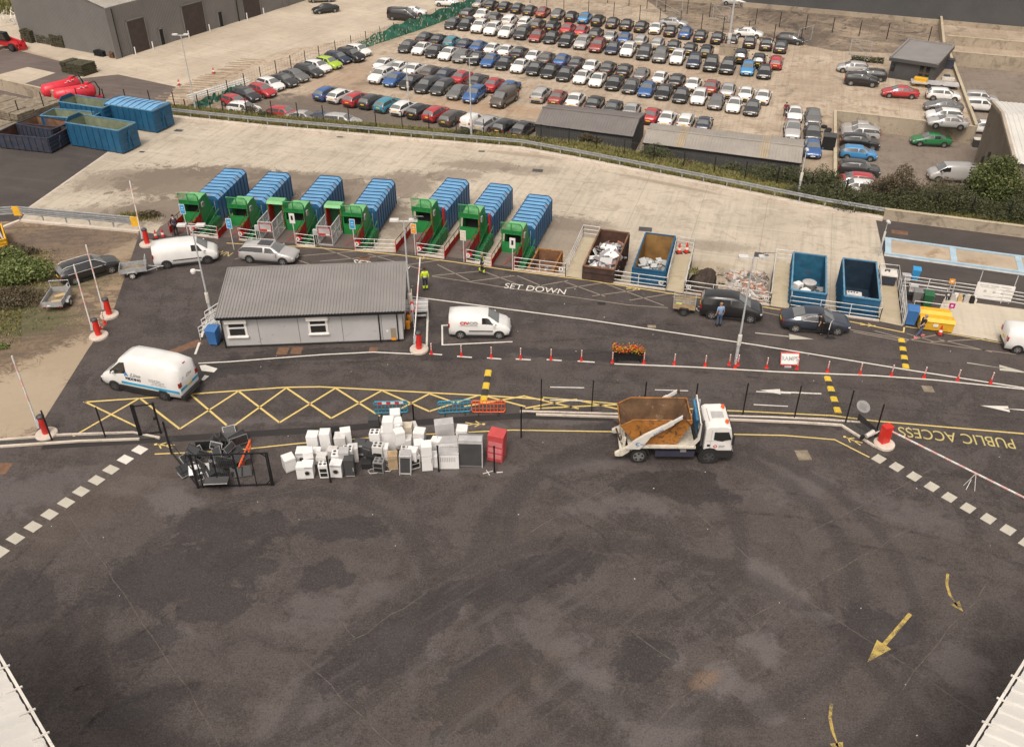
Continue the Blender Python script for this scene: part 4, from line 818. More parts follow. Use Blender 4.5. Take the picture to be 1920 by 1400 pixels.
# trailers
def trailer(loc,rz,label,frame='A'):
    t=thing('box_trailer',loc,rz,label,'trailer','trailers towed behind cars')
    L_,W_,z0,z1=2.0,1.25,.45,.85
    m=MB('galv_dull');m.box(-L_/2,L_/2,-W_/2,W_/2,z0,z0+.04)
    for sg in (-1,1): m.box(-L_/2,L_/2,sg*(W_/2)-.02,sg*(W_/2)+.02,z0+.04,z1)
    m.box(L_/2-.02,L_/2+.02,-W_/2+.02,W_/2-.02,z0+.04,z1)
    for sg in (-1,1):
        for x in (-L_/2,-.35,.35,L_/2): m.box(x-.03,x+.03,sg*(W_/2+.02)-.02,sg*(W_/2+.02)+.02,z0,z1+.02)
    m.build('body',t);m=MB('galv_dull');m.box(-L_/2-.02,-L_/2+.02,-W_/2+.02,W_/2-.02,z0,z1);tb=m.build('tailboard',t)
    m=MB('timber_old');m.box(-L_/2+.03,L_/2-.03,-W_/2+.03,W_/2-.03,z0+.042,z0+.06);m.build('floor',t)
    m=MB('galv');m.bar((L_/2,-.45,z0-.04),(L_/2+1.0,0,.42),.06,.06);m.bar((L_/2,.45,z0-.04),(L_/2+1.0,0,.42),.06,.06);m.bar((L_/2+.9,0,.42),(L_/2+1.25,0,.42),.07,.07);m.tube([(L_/2+.7,0,.55),(L_/2+.7,0,.12)],.025,6);m.build('drawbar',t)
    m=MB('galv')
    m.tube([(L_/2,-W_/2,z1),(L_/2,-W_/2,z1+.5),(L_/2,W_/2,z1+.5),(L_/2,W_/2,z1)],.025,6);m.build('ladder_rack',t)
    for sg in (-1,1):
        obj('wheel',wheel_mesh(.28,'white_dirty'),t,(-.1,sg*(W_/2+.14),.28),0 if sg<0 else math.pi)
        m=MB('galv_dull');m.prism([(-.48,.45),(-.38,.60),(.18,.60),(.28,.45),(.24,.45),(.15,.56),(-.35,.56),(-.44,.45)],sg*(W_/2+.04) if sg>0 else -(W_/2+.25),sg*(W_/2+.25) if sg>0 else -(W_/2+.04),'y');m.build('mudguard',t)
        m=MB('lamp_red');m.box(-L_/2-.05,-L_/2-.02,sg*(W_/2-.12)-.08,sg*(W_/2-.12)+.08,z0-.05,z0+.04);m.build('tail_light',t)
    return t
p=G(107,560,.55);q_=G(128,531,.4);t1=trailer((p.x,p.y,0),math.atan2(q_.y-p.y,q_.x-p.x),'galvanised trailer carrying two boards behind the black estate car');t1.scale=(1.15,1.12,1.1)
p=G(250,503,.55);t2=trailer((p.x,p.y,0),R(17),'empty galvanised trailer standing behind the white panel van');t2.scale=(1.0,1.0,1.0)
for i,(x,y,w_,l_,rz,z,mt,lb) in enumerate([(107,566,.5,.8,20,.56,'card','larger tan board lying flat in the trailer on the earth'),(113,554,.4,.75,38,.6,'card','smaller folded tan box on top of the board in the trailer'),(92,574,.1,.25,10,.6,'white_paint','small white scrap beside the tan boards in the trailer')]):
    p=G(x,y,z);m=MB(mt);m.box(-l_/2,l_/2,-w_/2,w_/2,0,.05);m.box(-l_/2,l_/2-.1,-w_/2+.03,w_/2-.03,.05,.075);m.build('board',None,(p.x,p.y,z),R(rz),label=lb,cat='board',group='boards in the trailer')
# mesh-sided trailer of the people carrier
p=G(1283,572,.5);t3=thing('mesh_trailer',(p.x,p.y,0),R(-11),'small mesh-sided trailer hitched to the black people carrier','trailer','trailers towed behind cars')
m=MB('timber_old');m.box(-.8,.8,-.55,.55,.42,.47);m.build('floor',t3)
m=MB('galv_dull')
for sg in (-1,1):
    for z in (.5,.75,1.0,1.2): m.bar((-.8,sg*.55,z),(.8,sg*.55,z),.03,.03)
    for x in (-.8,-.4,0,.4,.8): m.bar((x,sg*.55,.42),(x,sg*.55,1.22),.03,.03)
for z in (.5,.75,1.0,1.2):
    for x in (-.8,.8): m.bar((x,-.55,z),(x,.55,z),.03,.03)
m.build('mesh_sides',t3)
m=MB('wood');m.box(-.79,.79,-.575,-.56,.47,.9);m.box(-.79,.79,.56,.575,.47,.9);m.build('side_board',t3)
m=MB('black_metal');m.bar((.8,0,.42),(1.7,0,.42),.06,.06);m.build('drawbar',t3)
for sg in (-1,1):
    obj('wheel',wheel_mesh(.30,'steel_wheel'),t3,(0,sg*.72,.30),0 if sg<0 else math.pi)
    m=MB('black_plastic');m.prism([(-.42,.42),(-.3,.62),(.3,.62),(.42,.42),(.38,.42),(.27,.58),(-.27,.58),(-.38,.42)],.62 if sg>0 else -.83,.83 if sg>0 else -.62,'y');m.build('mudguard',t3)
m=MB('hivis');m.box(-.6,-.2,-.35,.1,.48,.6);m.build('yellow_sack',None,(p.x,p.y,0.002),R(-11),label='yellow sack lying in the mesh-sided trailer',cat='sack')
# ================================================================ SKIP LORRY
p=G(1262,868);TRK=thing('skip_lorry',(p.x-.1,p.y+1.15,0),R(-1),'white skip lorry carrying an open orange skip between its lifting arms','lorry')
def tb(mb,name,par=TRK,**k): return mb.build(name,par,**k)
# cab: rounded front, x 1.75..3.45
cb=MB('white_paint');cb.smooth=False
prof=[(1.78,.95),(1.78,2.55),(1.95,2.70),(2.9,2.74),(3.2,2.62),(3.40,1.75),(3.44,.95)]
cb.prism(prof,-1.12,1.12,'y');CAB=tb(cb,'cab',bev=.07)
m=MB('black_plastic');m.box(1.78,3.50,-1.16,1.16,.45,.93);m.lathe([(.62,-1.17),(.62,-.7)],16,'y',(2.15,0,.55));m.lathe([(.62,.7),(.62,1.17)],16,'y',(2.15,0,.55));tb(m,'lower_bumper')
m=MB('glass_dark')
for sg in (-1,1):
    m.prism([(2.28,1.78),(2.28,2.32),(3.10,2.34),(3.30,1.80),(2.95,1.74),(2.8,1.66),(2.5,1.72)],sg*1.135-.008,sg*1.135+.008,'y')
m.add([(3.44,-1.0,1.72),(3.44,1.0,1.72),(3.255,1.0,2.55),(3.255,-1.0,2.55)],[(0,1,2,3)]);m.build('windows',CAB)
m=MB('grey_light')
for sg in (-1,1): m.prism([(2.12,1.0),(2.14,1.0),(2.14,2.45),(2.12,2.45)],sg*1.13-.006,sg*1.13+.006,'y');m.prism([(1.85,1.68),(3.34,1.68),(3.34,1.70),(1.85,1.70)],sg*1.13-.005,sg*1.13+.005,'y')
m.box(2.2,2.9,-.3,.3,2.735,2.765);m.box(2.0,2.03,-.6,.6,2.72,2.76);m.build('door_seams',CAB)
for sg in (-1,1):
    m=MB('black_plastic');m.box(3.3,3.42,sg*1.28-.07,sg*1.28+.07,1.55,2.2);m.bar((3.32,sg*1.12,2.2),(3.36,sg*1.28,2.15),.04,.04);m.build('mirror',CAB)
    m=MB('lamp_white');m.box(3.46,3.53,sg*.88-.18,sg*.88+.18,.66,.88);m.build('headlight',CAB)
    m=MB('orange_light');m.lathe([(.11,2.7),(.11,2.84),(.08,2.92),(.0,2.93)],12,'z',(2.98,sg*.72,0));m.build('beacon',CAB)
m=MB('text_grey');m.box(2.62,2.78,-1.144,-1.137,1.31,1.37);m.box(2.80,2.97,-1.144,-1.137,1.31,1.37);m.box(2.62,2.93,-1.144,-1.137,1.22,1.26);m.build('lettering',CAB)
m=MB('text_red');m.prism([(2.42+.11*math.cos(i*math.pi/6),1.30+.11*math.sin(i*math.pi/6)) for i in range(12)],-1.142,-1.136,'y');m.use('white_paint').prism([(2.42+.055*math.cos(i*math.pi/3),1.30+.055*math.sin(i*math.pi/3)) for i in range(6)],-1.146,-1.138,'y');m.build('door_emblem',CAB)
m=MB('black_plastic');m.box(1.95,2.12,-1.14,-1.12,1.28,1.42);m.build('fuel_flap',CAB)
m=MB('black_metal')
for sg in (-1,1): m.box(-3.0,3.0,sg*.40-.05,sg*.40+.05,.62,.92)
for x in (-2.9,-1.6,-.4,.9,1.6): m.box(x-.05,x+.05,-.4,.4,.66,.88)
m.use('text_dark');m.box(-1.0,1.3,-1.10,-.72,.45,.80);m.use('black_metal');m.box(-.9,1.2,.72,1.1,.45,.8);m.box(1.35,1.72,-.9,.9,.6,2.3);m.use('grey_mid');m.box(.45,.8,-1.12,-.74,.82,.98);tb(m,'chassis')
for x in (-1.95,2.15):
    for sg in (-1,1): o=obj('wheel',wheel_mesh(.50,'alloy' if x<0 else 'steel_wheel'),TRK,(x,sg*1.03,.50),0 if sg<0 else math.pi);o.scale=(1,1.5,1)
m=MB('black_plastic')
for sg in (-1,1): m.prism([(-2.62,.6),(-2.45,1.08),(-1.5,1.08),(-1.3,.6),(-1.36,.6),(-1.53,1.03),(-2.42,1.03),(-2.56,.6)],sg*1.03-.17,sg*1.03+.17,'y')
tb(m,'mudguards')
# deck
m=MB('truck_cream');m.box(-2.6,1.3,-1.18,-.98,1.12,1.28);m.box(-2.6,1.3,.98,1.18,1.12,1.28);m.box(-2.6,1.3,-.97,.97,1.10,1.18)
for sg in (-1,1): m.prism([(-3.35,.55),(-3.2,.50),(-2.9,.52),(-2.2,1.12),(-2.2,1.28),(-2.5,1.28),(-3.35,.72)],sg*1.08-.10,sg*1.08+.10,'y')
tb(m,'deck',bev=.01)
m=MB('truck_cream')
for y,h in ((-.9,1.7),(-.35,1.75),(.35,1.72),(.9,1.6)): m.tube([(-2.85,y,.7),(-2.8,y,h)],.09,8)
m.bar((-3.0,-1.1,.85),(-3.0,1.1,.85),.14,.14);m.bar((-2.8,-1.0,1.55),(-2.8,1.0,1.55),.10,.10);m.use('rust_dark');m.bar((-3.35,-1.08,.62),(-3.55,-1.08,.6),.09,.09);m.bar((-3.0,-.3,1.0),(-3.2,.4,1.35),.08,.08);m.bar((-3.0,1.0,1.2),(-3.25,1.1,1.3),.1,.1);tb(m,'rear_stabilisers')
m=MB('white_dirty')
m.prism([(.75,1.2),(1.15,1.2),(1.5,1.75),(1.5,2.9),(1.42,2.9),(1.35,1.85),(1.0,1.4),(.75,1.3)],-1.12,-1.02,'y');m.prism([(.75,1.2),(1.15,1.2),(1.5,1.75),(1.5,2.9),(1.42,2.9),(1.35,1.85),(1.0,1.4),(.75,1.3)],1.02,1.12,'y')
m.add([(1.36,-1.02,1.85),(1.36,1.02,1.85),(1.42,.85,3.35),(1.42,-.85,2.6)],[(0,1,2,3),(3,2,1,0)]);m.bar((1.42,-1.07,2.9),(1.42,-.6,3.1),.07,.07);m.bar((1.42,-.6,3.05),(1.42,.95,3.45),.07,.07);m.bar((1.42,.95,3.45),(1.42,1.07,2.9),.07,.07);tb(m,'headboard')
m=MB('tarp_blue');m.add([(1.31,-.95,1.9),(1.31,.9,1.95),(1.36,.8,3.25),(1.36,-.7,2.85),(1.22,0,2.4)],[(0,1,4),(1,2,4),(2,3,4),(3,0,4)]);m.tube([(1.3,-.7,2.8),(1.3,.8,3.2)],.09,8);tb(m,'load_sheet',fix=True)
m=MB('grey_dark');m.tube([(1.62,-.95,1.2),(1.62,-.95,3.0)],.06,8);m.use('galv');m.tube([(1.62,.9,1.2),(1.62,.9,3.15)],.07,8);tb(m,'exhaust_stack')
for sg in (-1,1):
    m=MB('white_dirty');y=sg*1.24
    m.prism([(-2.75,1.15),(-1.95,1.15),(-1.55,1.75),(-1.40,2.05),(-.35,2.85),(-.48,3.02),(-1.75,2.20),(-2.3,1.75)],y-.09,y+.09,'y')
    arm=tb(m,'lifting_arm',bev=.015)
    m=MB('galv_light');m.bar((-.55,y,2.82),(.35,y,3.52),.13,.16);m.use('white_dirty');m.bar((-.75,y,2.66),(-.2,y,3.09),.17,.24);m.use('rust_dark');m.lathe([(.10,-.13),(.10,.13)],10,'y',(.38,y,3.52));m.build('arm_extension',arm)
    m=MB('rust_dark')
    for dx in (-.6,.5): 
        pts=[Vector((.38,y,3.45)).lerp(Vector((.38+dx*1.6,sg*.98,1.95 if dx<0 else 2.3)),k/8) for k in range(9)]
        m.tube(pts,.02,4)
    m.build('chain',arm)
    if sg<0:
        
        m=MB('text_blue').at(-.98,y-.092,2.46,ry=-math.atan(.76))
        for k,(a,b) in enumerate([(-.32,-.24),(-.22,-.1),(-.08,0),(.03,.1),(.12,.2),(.22,.32)]): m.box(a,b,-.006,0,-.04+.01*(k%2),.04-.012*(k%3))
        m.build('lettering',arm)
        m=MB('text_blue');m.prism([(-2.05+.17*math.cos(a),1.55+.13*math.sin(a)) for a in [i*math.pi/8 for i in range(3,14)]]+[(-2.05+.13*math.cos(a)+.04,1.55+.09*math.sin(a)) for a in [i*math.pi/8 for i in range(13,2,-1)]],y-.098,y-.091,'y');m.build('arm_emblem',arm)
        m=MB('text_blue');m.box(-1.95,-1.75,y-.098,y-.091,1.5,1.56);m.build('lettering',arm)
# the skip on its deck (its own thing)
def chain_skip(loc,rz,label,name='chain_lift_skip',sc=1.):
    t=thing(name,loc,rz,label,'skip','open skips')
    rim=[(-1.95,1.35),(-1.3,1.75),(1.55,1.75),(1.65,1.70)]
    out=[(-1.95,1.32),(-1.3,1.72),(1.62,1.72),(1.72,1.6),(1.0,0),(-1.0,0)]
    W_=.92
    m=MB('skip_orange')
    # outer shell as faces, inner shell as faces
    def shell(p,w_,flip,mm):
        n=len(p);a=[(x,-w_(i),z) for i,(x,z) in enumerate(p)];b=[(x,w_(i),z) for i,(x,z) in enumerate(p)]
        f=[tuple(range(n)),tuple(range(2*n-1,n-1,-1))]+[(i,i+n,i+1+n,i+1) for i in range(2,n-1)]+[(n-1,2*n-1,n,0)]
        mm.add(a+b,[q[::-1] for q in f] if flip else f)
    po=[(-1.95,1.32),(-1.3,1.72),(1.62,1.72),(1.68,1.6),(1.0,0),(-1.0,0)]
    wo_=lambda i:(.95 if i<4 else .80)
    shell(po,wo_,True,m);m.build('shell',t,fix=False)
    m=MB('skip_orange_in');pi_=[(-1.88,1.33),(-1.29,1.70),(1.56,1.70),(1.60,1.58),(.96,.05),(-.98,.05)]
    shell(pi_,lambda i:(.91 if i<4 else .76),False,m);m.build('inside',t)
    m=MB('skip_orange')
    for sg in (-1,1): m.tube([(-1.95,sg*.95,1.32),(-1.3,sg*.95,1.72),(1.62,sg*.95,1.72)],.035,6)
    m.tube([(1.62,-.95,1.72),(1.62,.95,1.72)],.035,6);m.tube([(-1.95,-.95,1.32),(-1.95,.95,1.32)],.035,6);m.build('rim',t)
    for sg in (-1,1):
        m=MB('rust_dark');m.tube([(-.9,sg*.93,.95),(-.9,sg*1.08,.95)],.05,8);m.tube([(.9,sg*.93,.95),(.9,sg*1.08,.95)],.05,8);m.build('lifting_lug',t)
    t.scale=(sc,sc,sc);return t
tl_=TRK.location;chain_skip((tl_.x-.95,tl_.y,1.19),R(-1),'empty orange skip with rusty inside riding on the skip lorry',sc=1.13)
# ================================================================ COMPACTORS, CONTAINERS, SKIPS
def bay_loc(k): o,a=BAYS[k];return (o.x,o.y,0),a-R(90)
NOTE=['with the blue panel sign at its left','beside the second blue panel sign','behind the first grey cage and white sign','behind the second grey cage and blue sign','behind the orange sign','behind the pale sign','nearest the small orange skip']
def ribbed_container(k):
    loc,rz=bay_loc(k);t=thing('ribbed_container',loc,rz,f"blue ribbed closed container, {ORD[k]} from the left behind the green compactors",'container','closed blue containers of the compactors')
    w_=1.17;y0,y1=2.8,9.4;ch=.28
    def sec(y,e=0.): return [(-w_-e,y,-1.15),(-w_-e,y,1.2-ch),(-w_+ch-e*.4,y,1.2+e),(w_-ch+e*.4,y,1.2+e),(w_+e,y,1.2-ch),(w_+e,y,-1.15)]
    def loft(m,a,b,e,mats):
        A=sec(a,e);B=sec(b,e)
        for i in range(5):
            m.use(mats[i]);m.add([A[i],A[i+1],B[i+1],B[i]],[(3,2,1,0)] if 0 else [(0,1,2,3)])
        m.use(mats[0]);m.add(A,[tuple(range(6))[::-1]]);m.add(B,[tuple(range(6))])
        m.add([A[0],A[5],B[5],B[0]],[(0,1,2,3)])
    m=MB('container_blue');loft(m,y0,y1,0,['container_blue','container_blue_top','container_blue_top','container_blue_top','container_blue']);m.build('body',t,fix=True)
    m=MB('container_rib');n=10
    for i in range(n):
        y=y0+.06+(y1-y0-.12)*i/(n-1);loft(m,y-.042,y+.042,.055,['container_rib']*5)
    m.build('ribs',t,fix=True)
    m=MB('rust_dark');m.box(-.55,-.4,y0,y1,-1.4,-1.15);m.box(.4,.55,y0,y1,-1.4,-1.15);m.build('skids',t)
    m=MB('skip_blue');m.box(-1.12,1.12,y0-.07,y0-.01,-1.1,1.0);m.use('galv_dull');m.tube([(.9,y0-.1,-1),(.9,y0-.1,.85)],.03,6);m.tube([(-.9,y0-.1,-1),(-.9,y0-.1,.85)],.03,6);m.build('end_door',t)
    if k in (2,3,4,5): 
        m=MB('container_blue_top');m.build if 0 else None
def compactor(k):
    FR=FRS[k]
    loc,rz=bay_loc(k);t=thing('waste_compactor',loc,rz,f"green waste compactor, {ORD[k]} from the left, {NOTE[k]}",'compactor','green waste compactors in a row')
    w_=.88;tall=1. if k<7 else 1
    # hopper housing: side cheeks in y-z
    pr=[(0.0,-.35),(0.0,2.05),(.75,2.18),(1.55,2.15),(2.0,1.2),(2.55,-.2),(2.55,-1.0),(.6,-1.0)]
    m=MB('green_paint')
    for sg in (-1,1):
        xx=w_ if sg>0 else -w_+.32
        m.add([(xx,y,z) for y,z in pr],[tuple(range(len(pr)))] if sg<0 else [tuple(range(len(pr)))[::-1]])
        m.add([(xx-sg*.06,y,z) for y,z in pr],[tuple(range(len(pr)))[::-1]] if sg<0 else [tuple(range(len(pr)))])
    for i in range(1,len(pr)-1):
        (a,b),(c,d_)=pr[i],pr[i+1]
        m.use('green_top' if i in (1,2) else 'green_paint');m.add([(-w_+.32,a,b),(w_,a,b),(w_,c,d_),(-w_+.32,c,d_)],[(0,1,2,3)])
    m.use('green_paint');m.box(-w_,w_,-.03,.03,-.02,.98);m.box(-w_,w_,-.05,-.03,.93,1.0);m.box(-w_,-w_+.1,-.03,.03,.98,1.75);m.box(w_-.1,w_,-.03,.03,.98,1.75);m.box(-w_,w_,-.03,.03,1.7,2.05)
    if k in (4,5):
        for i in range(6): m.box(w_,w_+.05,.15+i*.28,.22+i*.28,-.6,1.9-.2*max(0,i-3))
    m.build('hopper',t)
    m=MB('inside_dark');m.add([(-w_+.07,.5,.6),(w_-.07,.5,.6),(w_-.07,.9,1.7),(-w_+.07,.9,1.7)],[(0,1,2,3)]);m.add([(-w_+.07,.05,.4),(w_-.07,.05,.4),(w_-.07,.5,.6),(-w_+.07,.5,.6)],[(0,1,2,3)]);m.add([(-w_+.07,.05,1.69),(w_-.07,.05,1.69),(w_-.07,.9,1.7),(-w_+.07,.9,1.7)],[(0,1,2,3)]);m.build('chute',t)
    m=MB('green_paint')
    f=[(-w_,-.06,1.72),(-w_,-.10,2.72),(w_*.8,-.10,2.72),(w_,-.08,2.5),(w_,-.06,1.72)];m.tube([Vector(p) for p in f],.05,6);m.bar((-.02,-.08,1.72),(-.02,-.1,2.72),.07,.07);m.bar((-w_,-.06,1.74),(w_,-.06,1.74),.05,.05)
    gd=m.build('guard_frame',t)
    m=MB('green_paint')
    for i in range(1,16): x=-w_+i*2*w_/16;m.bar((x,-.08,1.72),(x,-.09,2.70 if x<w_*.8 else 2.5),.018,.018)
    for i in range(1,9): z=1.72+i*.11;m.bar((-w_,-.08,z),(w_*.85,-.08,z),.018,.018)
    m.build('guard_mesh',gd)
    m=MB('green_press')   # press body running beside the bay on the lower level
    m.prism([(-1.9,-1.35),(-1.9,-.75),(-1.2,-.45),(2.5,-.45),(2.5,-1.35)],w_+.02,w_+.5,'x')
    for i in range(8): m.box(w_+.0,w_+.54,-1.5+i*.5,-1.42+i*.5,-1.36,-.40 if i>0 else -.7)
    m.bar((w_+.1,-1.6,-.5),(w_+.1,2.3,.55),.07,.07);m.bar((w_+.55,-1.6,-.5),(w_+.55,2.3,.35),.07,.07);m.build('press_body',t)
    m=MB('grey_light');m.box(w_+.03,w_+.14,.25,.62,1.35,1.78);m.use('grey_mid').box(w_+.14,w_+.15,.3,.57,1.4,1.72);m.build('control_box',t,bev=.01)
    m=MB('rust_dark' if k<4 else 'red_paint');m.box(w_-.0,w_+.05,-.08,-.0,0,2.45);m.build('red_post',t)
    if k in (4,5): m=MB('red_paint');m.box(w_+.06,w_+.22,2.45,2.7,-.9,1.35);m.build('red_column',t)
    if k in (4,5):
        for ch in t.children:
            if ch.name.split('.')[0] in ('hopper','chute','guard_frame','control_box','red_post'): ch.scale=(1,1,1.17)
    # bay side panels
    for sg,y0 in ((1,FR),(-1,FR)):
        if sg<0 and k in (2,3): continue
        x=sg*.93;m=MB('red_paint');yb=-.12 if not(sg<0) else .3
        m.add([(x,FR,.02),(x,FR,.62),(x,yb,.62 if sg<0 else 1.05),(x,yb,.02)],[(0,1,2,3),(3,2,1,0)]);m.box(x-.025,x+.025,FR-.03,FR+.03,0,1.08)
        m.build('side_panel',t)
        m=MB('rust_dark');m.bar((x,FR,1.05),(x,yb,1.05 if sg<0 else 1.5),.04,.04)
        for q in (.3,.6,.9): m.bar((x,FR+(yb-FR)*q,0),(x,FR+(yb-FR)*q,1.05),.04,.04)
        m.build('side_rail',t)
    m=MB('red_paint');m.bar((-.05,-2.3,.1),(.75,-.3,.75),.035,.035);m.build('drop_bar',t)
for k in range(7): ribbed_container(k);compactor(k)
# green end hoods and grey cages left of bays three and four
for k in (2,3):
    loc,rz=bay_loc(k);w="first" if k==2 else "second"
    t=thing('hooded_chute',loc,rz,f"green hooded chute with red inside edges, {w} of two behind the grey cages",'chute','hooded chutes behind the cages')
    m=MB('green_top');m.prism([(.0,2.35),(.15,2.55),(1.0,2.55),(1.25,2.3)],-2.45,-1.0,'x');m.use('green_paint');m.box(-1.06,-1.0,.1,1.2,-.3,2.34);m.box(-2.45,-2.39,.1,1.2,-.3,2.34);m.box(-2.38,-1.07,1.14,1.2,-.3,2.34);m.build('hood',t)
    m=MB('red_paint');m.box(-2.37,-2.33,.12,1.1,.2,2.3);m.box(-1.12,-1.08,.12,.4,.2,2.3);m.use('green_dark').box(-2.32,-1.13,1.05,1.13,.1,2.2);m.build('lining',t)
    t=thing('wire_cage',loc,rz,f"grey steel cage with red-edged notice, {w} from the left beside a compactor bay",'cage','grey loading cages')
    x0,x1,y0,y1,z0,z1=-2.4,-1.15,-2.3,.0,.02,1.75
    m=MB('galv')
    for x in (x0,x1):
        for y in (y0,(y0+y1)/2,y1): m.bar((x,y,z0),(x,y,z1),.07,.07)
        for z in (z0+.03,.9,z1): m.bar((x,y0,z),(x,y1,z),.07,.07)
        m.bar((x,y0,.1),(x,y1,z1-.8),.04,.04)
    for z in (z0+.03,.9,z1): m.bar((x0,y0,z),(x1,y0,z),.07,.07)
    m.build('frame',t)
    m=MB('grey_light')
    for x in (x0,x1):
        for i in range(1,14): y=y0+i*(y1-y0)/14;m.bar((x,y,.05),(x,y,z1),.022,.022)
        for i in range(1,10): m.bar((x,y0,i*.17),(x,y1,i*.17),.022,.022)
    m.build('mesh_panel',t)
    m=MB('red_paint');m.box(x0+.1,x1-.08,y0-.06,y0-.04,.92,1.62);m.use('grey_light').box(x0+.15,x1-.13,y0-.07,y0-.06,1.12,1.57);m.use('white_paint').box(x1-.5,x1-.15,y0-.075,y0-.065,.95,1.1);m.build('notice',t)
    m=MB('grey_light');m.box(x0-.5,x0-.12,y0+.2,y0+.45,.75,1.25);m.bar((x0-.3,y0+.3,0),(x0-.3,y0+.3,.8),.06,.06);m.build('control_box',t,bev=.02)
# signs on posts at each bay
for k,mt,lb in [(0,'sign_blue','blue bay sign leaning by the first compactor'),(1,'sign_blue','blue bay sign in front of the second compactor'),(2,'white_paint','white framed bay sign in front of the third compactor'),(3,'sign_blue','blue bay sign in front of the fourth compactor'),(4,'sign_orange','orange bay sign in front of the fifth compactor'),(5,'cream','pale bay sign in front of the sixth compactor'),(6,'white_paint','white bay sign in front of the seventh compactor')]:
    xo={0:-.75,1:-.72,2:-.05,3:.0,4:.72,5:.1,6:.9}[k];
    pxs={0:(354,470,437),1:(437,462,468),2:(553,470,458),3:(664,468,469),4:(777,478,478),5:(868,491,491),6:(959,506,506)}[k]
    p=G(pxs[0]+2 if k else 353,pxs[2] if k else 440);t=thing('bay_sign',(p.x,p.y,0),BAYS[k][1]-R(90),lb,'sign','signs at the compactor bays')
    m=MB('galv_light');m.tube([(0,0,0),(0,0,2.5)],.035,6);m.build('post',t)
    m=MB('white_paint');m.box(-.24,.24,-.05,-.035,1.95,2.85);m.use(mt).box(-.20,.20,-.06,-.05,2.0,2.8)
    if mt=='white_paint': m.use('inside_dark').box(-.09,.09,-.068,-.06,2.25,2.65)
    else: m.use('white_paint');m.box(-.1,.1,-.066,-.06,2.5,2.56);m.box(-.12,.12,-.066,-.06,2.3,2.34)
    m.build('board',t)
# railings
RAILN=[0]
def railing(pts,label,h=1.1,n=3,mat='galv_light',posts=1.9,z0=0.,num=None,group='galvanised railings along the drop'):
    pts=[Vector(p) for p in pts];c=sum(pts,Vector())/len(pts);c.z=z0
    t=thing('railing',c,0,label,'railing',group)
    m=MB(mat)
    for i in range(n):
        z=h*(i+1)/n+.0;m.tube([p-c+Vector((0,0,z)) for p in pts],.028,6)
    m.build('rails',t)
    for a,b in zip(pts[:-1],pts[1:]):
        k=max(1,round((b-a).length/posts))
        for i in range(k+1): q=a.lerp(b,i/k)-c;m=MB(mat);m.bar(q,q+Vector((0,0,h)),.05,.05);m.build('post',t)
    return t,c
def roundel(t,c,p,s,ang):
    m=MB('white_paint').at(p.x-c.x,p.y-c.y,.62,rz=ang);m.lathe([(.19,-.06),(.19,-.04)],16,'y');o=m.build('number_plate',t)
    text(s,.24,'text_dark',parent=t,mw=frame_m((p.x-c.x+math.sin(ang)*.075,p.y-c.y-math.cos(ang)*.075,.62),(math.cos(ang),math.sin(ang),0),(0,0,1)),name='number',bold=.01)
for i,(a,b) in enumerate(gaps):
    t,c=railing([a,b],f"low galvanised railing in the {ORD[i]} gap between the compactor bays",num=i)
    d_=(b-a).normalized();ang=math.atan2(d_.y,d_.x)
    roundel(t,c,a+d_*.2,str(i+1),ang)
    m=MB('white_paint').at(a.x-c.x+d_.x*.6,a.y-c.y+d_.y*.6,.02,rz=ang);m.box(-.05,.85,.12,.5,-.1,-.07);m.use('red_bright').box(-.5,-.1,-.05,-.03,.55,.85);m.build('fixing_plate',t)
t,c=railing([bl(6,.95,FRS[6]),FA[0],FA[1]],'galvanised railing before the small orange skip running up the first walkway');roundel(t,c,FA[0]+Vector((-.35,.05,0)),'8',R(-15))
railing([FA[1],FA[2]],'railing across the far end of the first walkway')
t,c=railing([FA[2],FA[3],FB[0]],'galvanised railing in front of the rusty and blue skips');roundel(t,c,FA[3]+Vector((.3,-.1,0)),'9',R(-15));roundel(t,c,FB[0]+Vector((-.4,.1,0)),'10',R(-15))
railing([FB[0],FB[1],FB[2],FB[3]],'railing round the second walkway between the blue skip and the soil heap')
t,c=railing([FB[3],FC[0],FC[1]],'galvanised railing in front of the soil and rubble heaps');roundel(t,c,FB[3]+Vector((.3,-.1,0)),'11',R(-17));roundel(t,c,FC[0]+Vector((-.3,.1,0)),'12',R(-17))
railing([FC[1],FC[2],FC[3]],'railing round the walkway left of the two blue skips')
t,c=railing([FC[3],FD[0],FD[1]],'galvanised railing in front of the two open blue skips')
railing([FD[1],FD[2],FD[3]],'railing round the last walkway beside the chest bin')
r1,r2=G(1686,541),G(1832,561);r3=G(1920,576);r4=r3+(r3-r2)*.8
railing([G(1691,611)+Vector((.15,.1,0)),r1+Vector((.15,0,0)),r2],'railing enclosing the small goods area beside the ramp',n=4,h=1.15)
railing([r2,r3,r4],'railing behind the white notice board on the ramp',n=4,h=1.15)
railing([G(1702,556),G(1770,566)],'middle rail dividing the small goods area, with pink sign',n=2)
railing([G(1709,588),G(1775,597)],'near rail of the small goods area above the yellow bins',n=2)
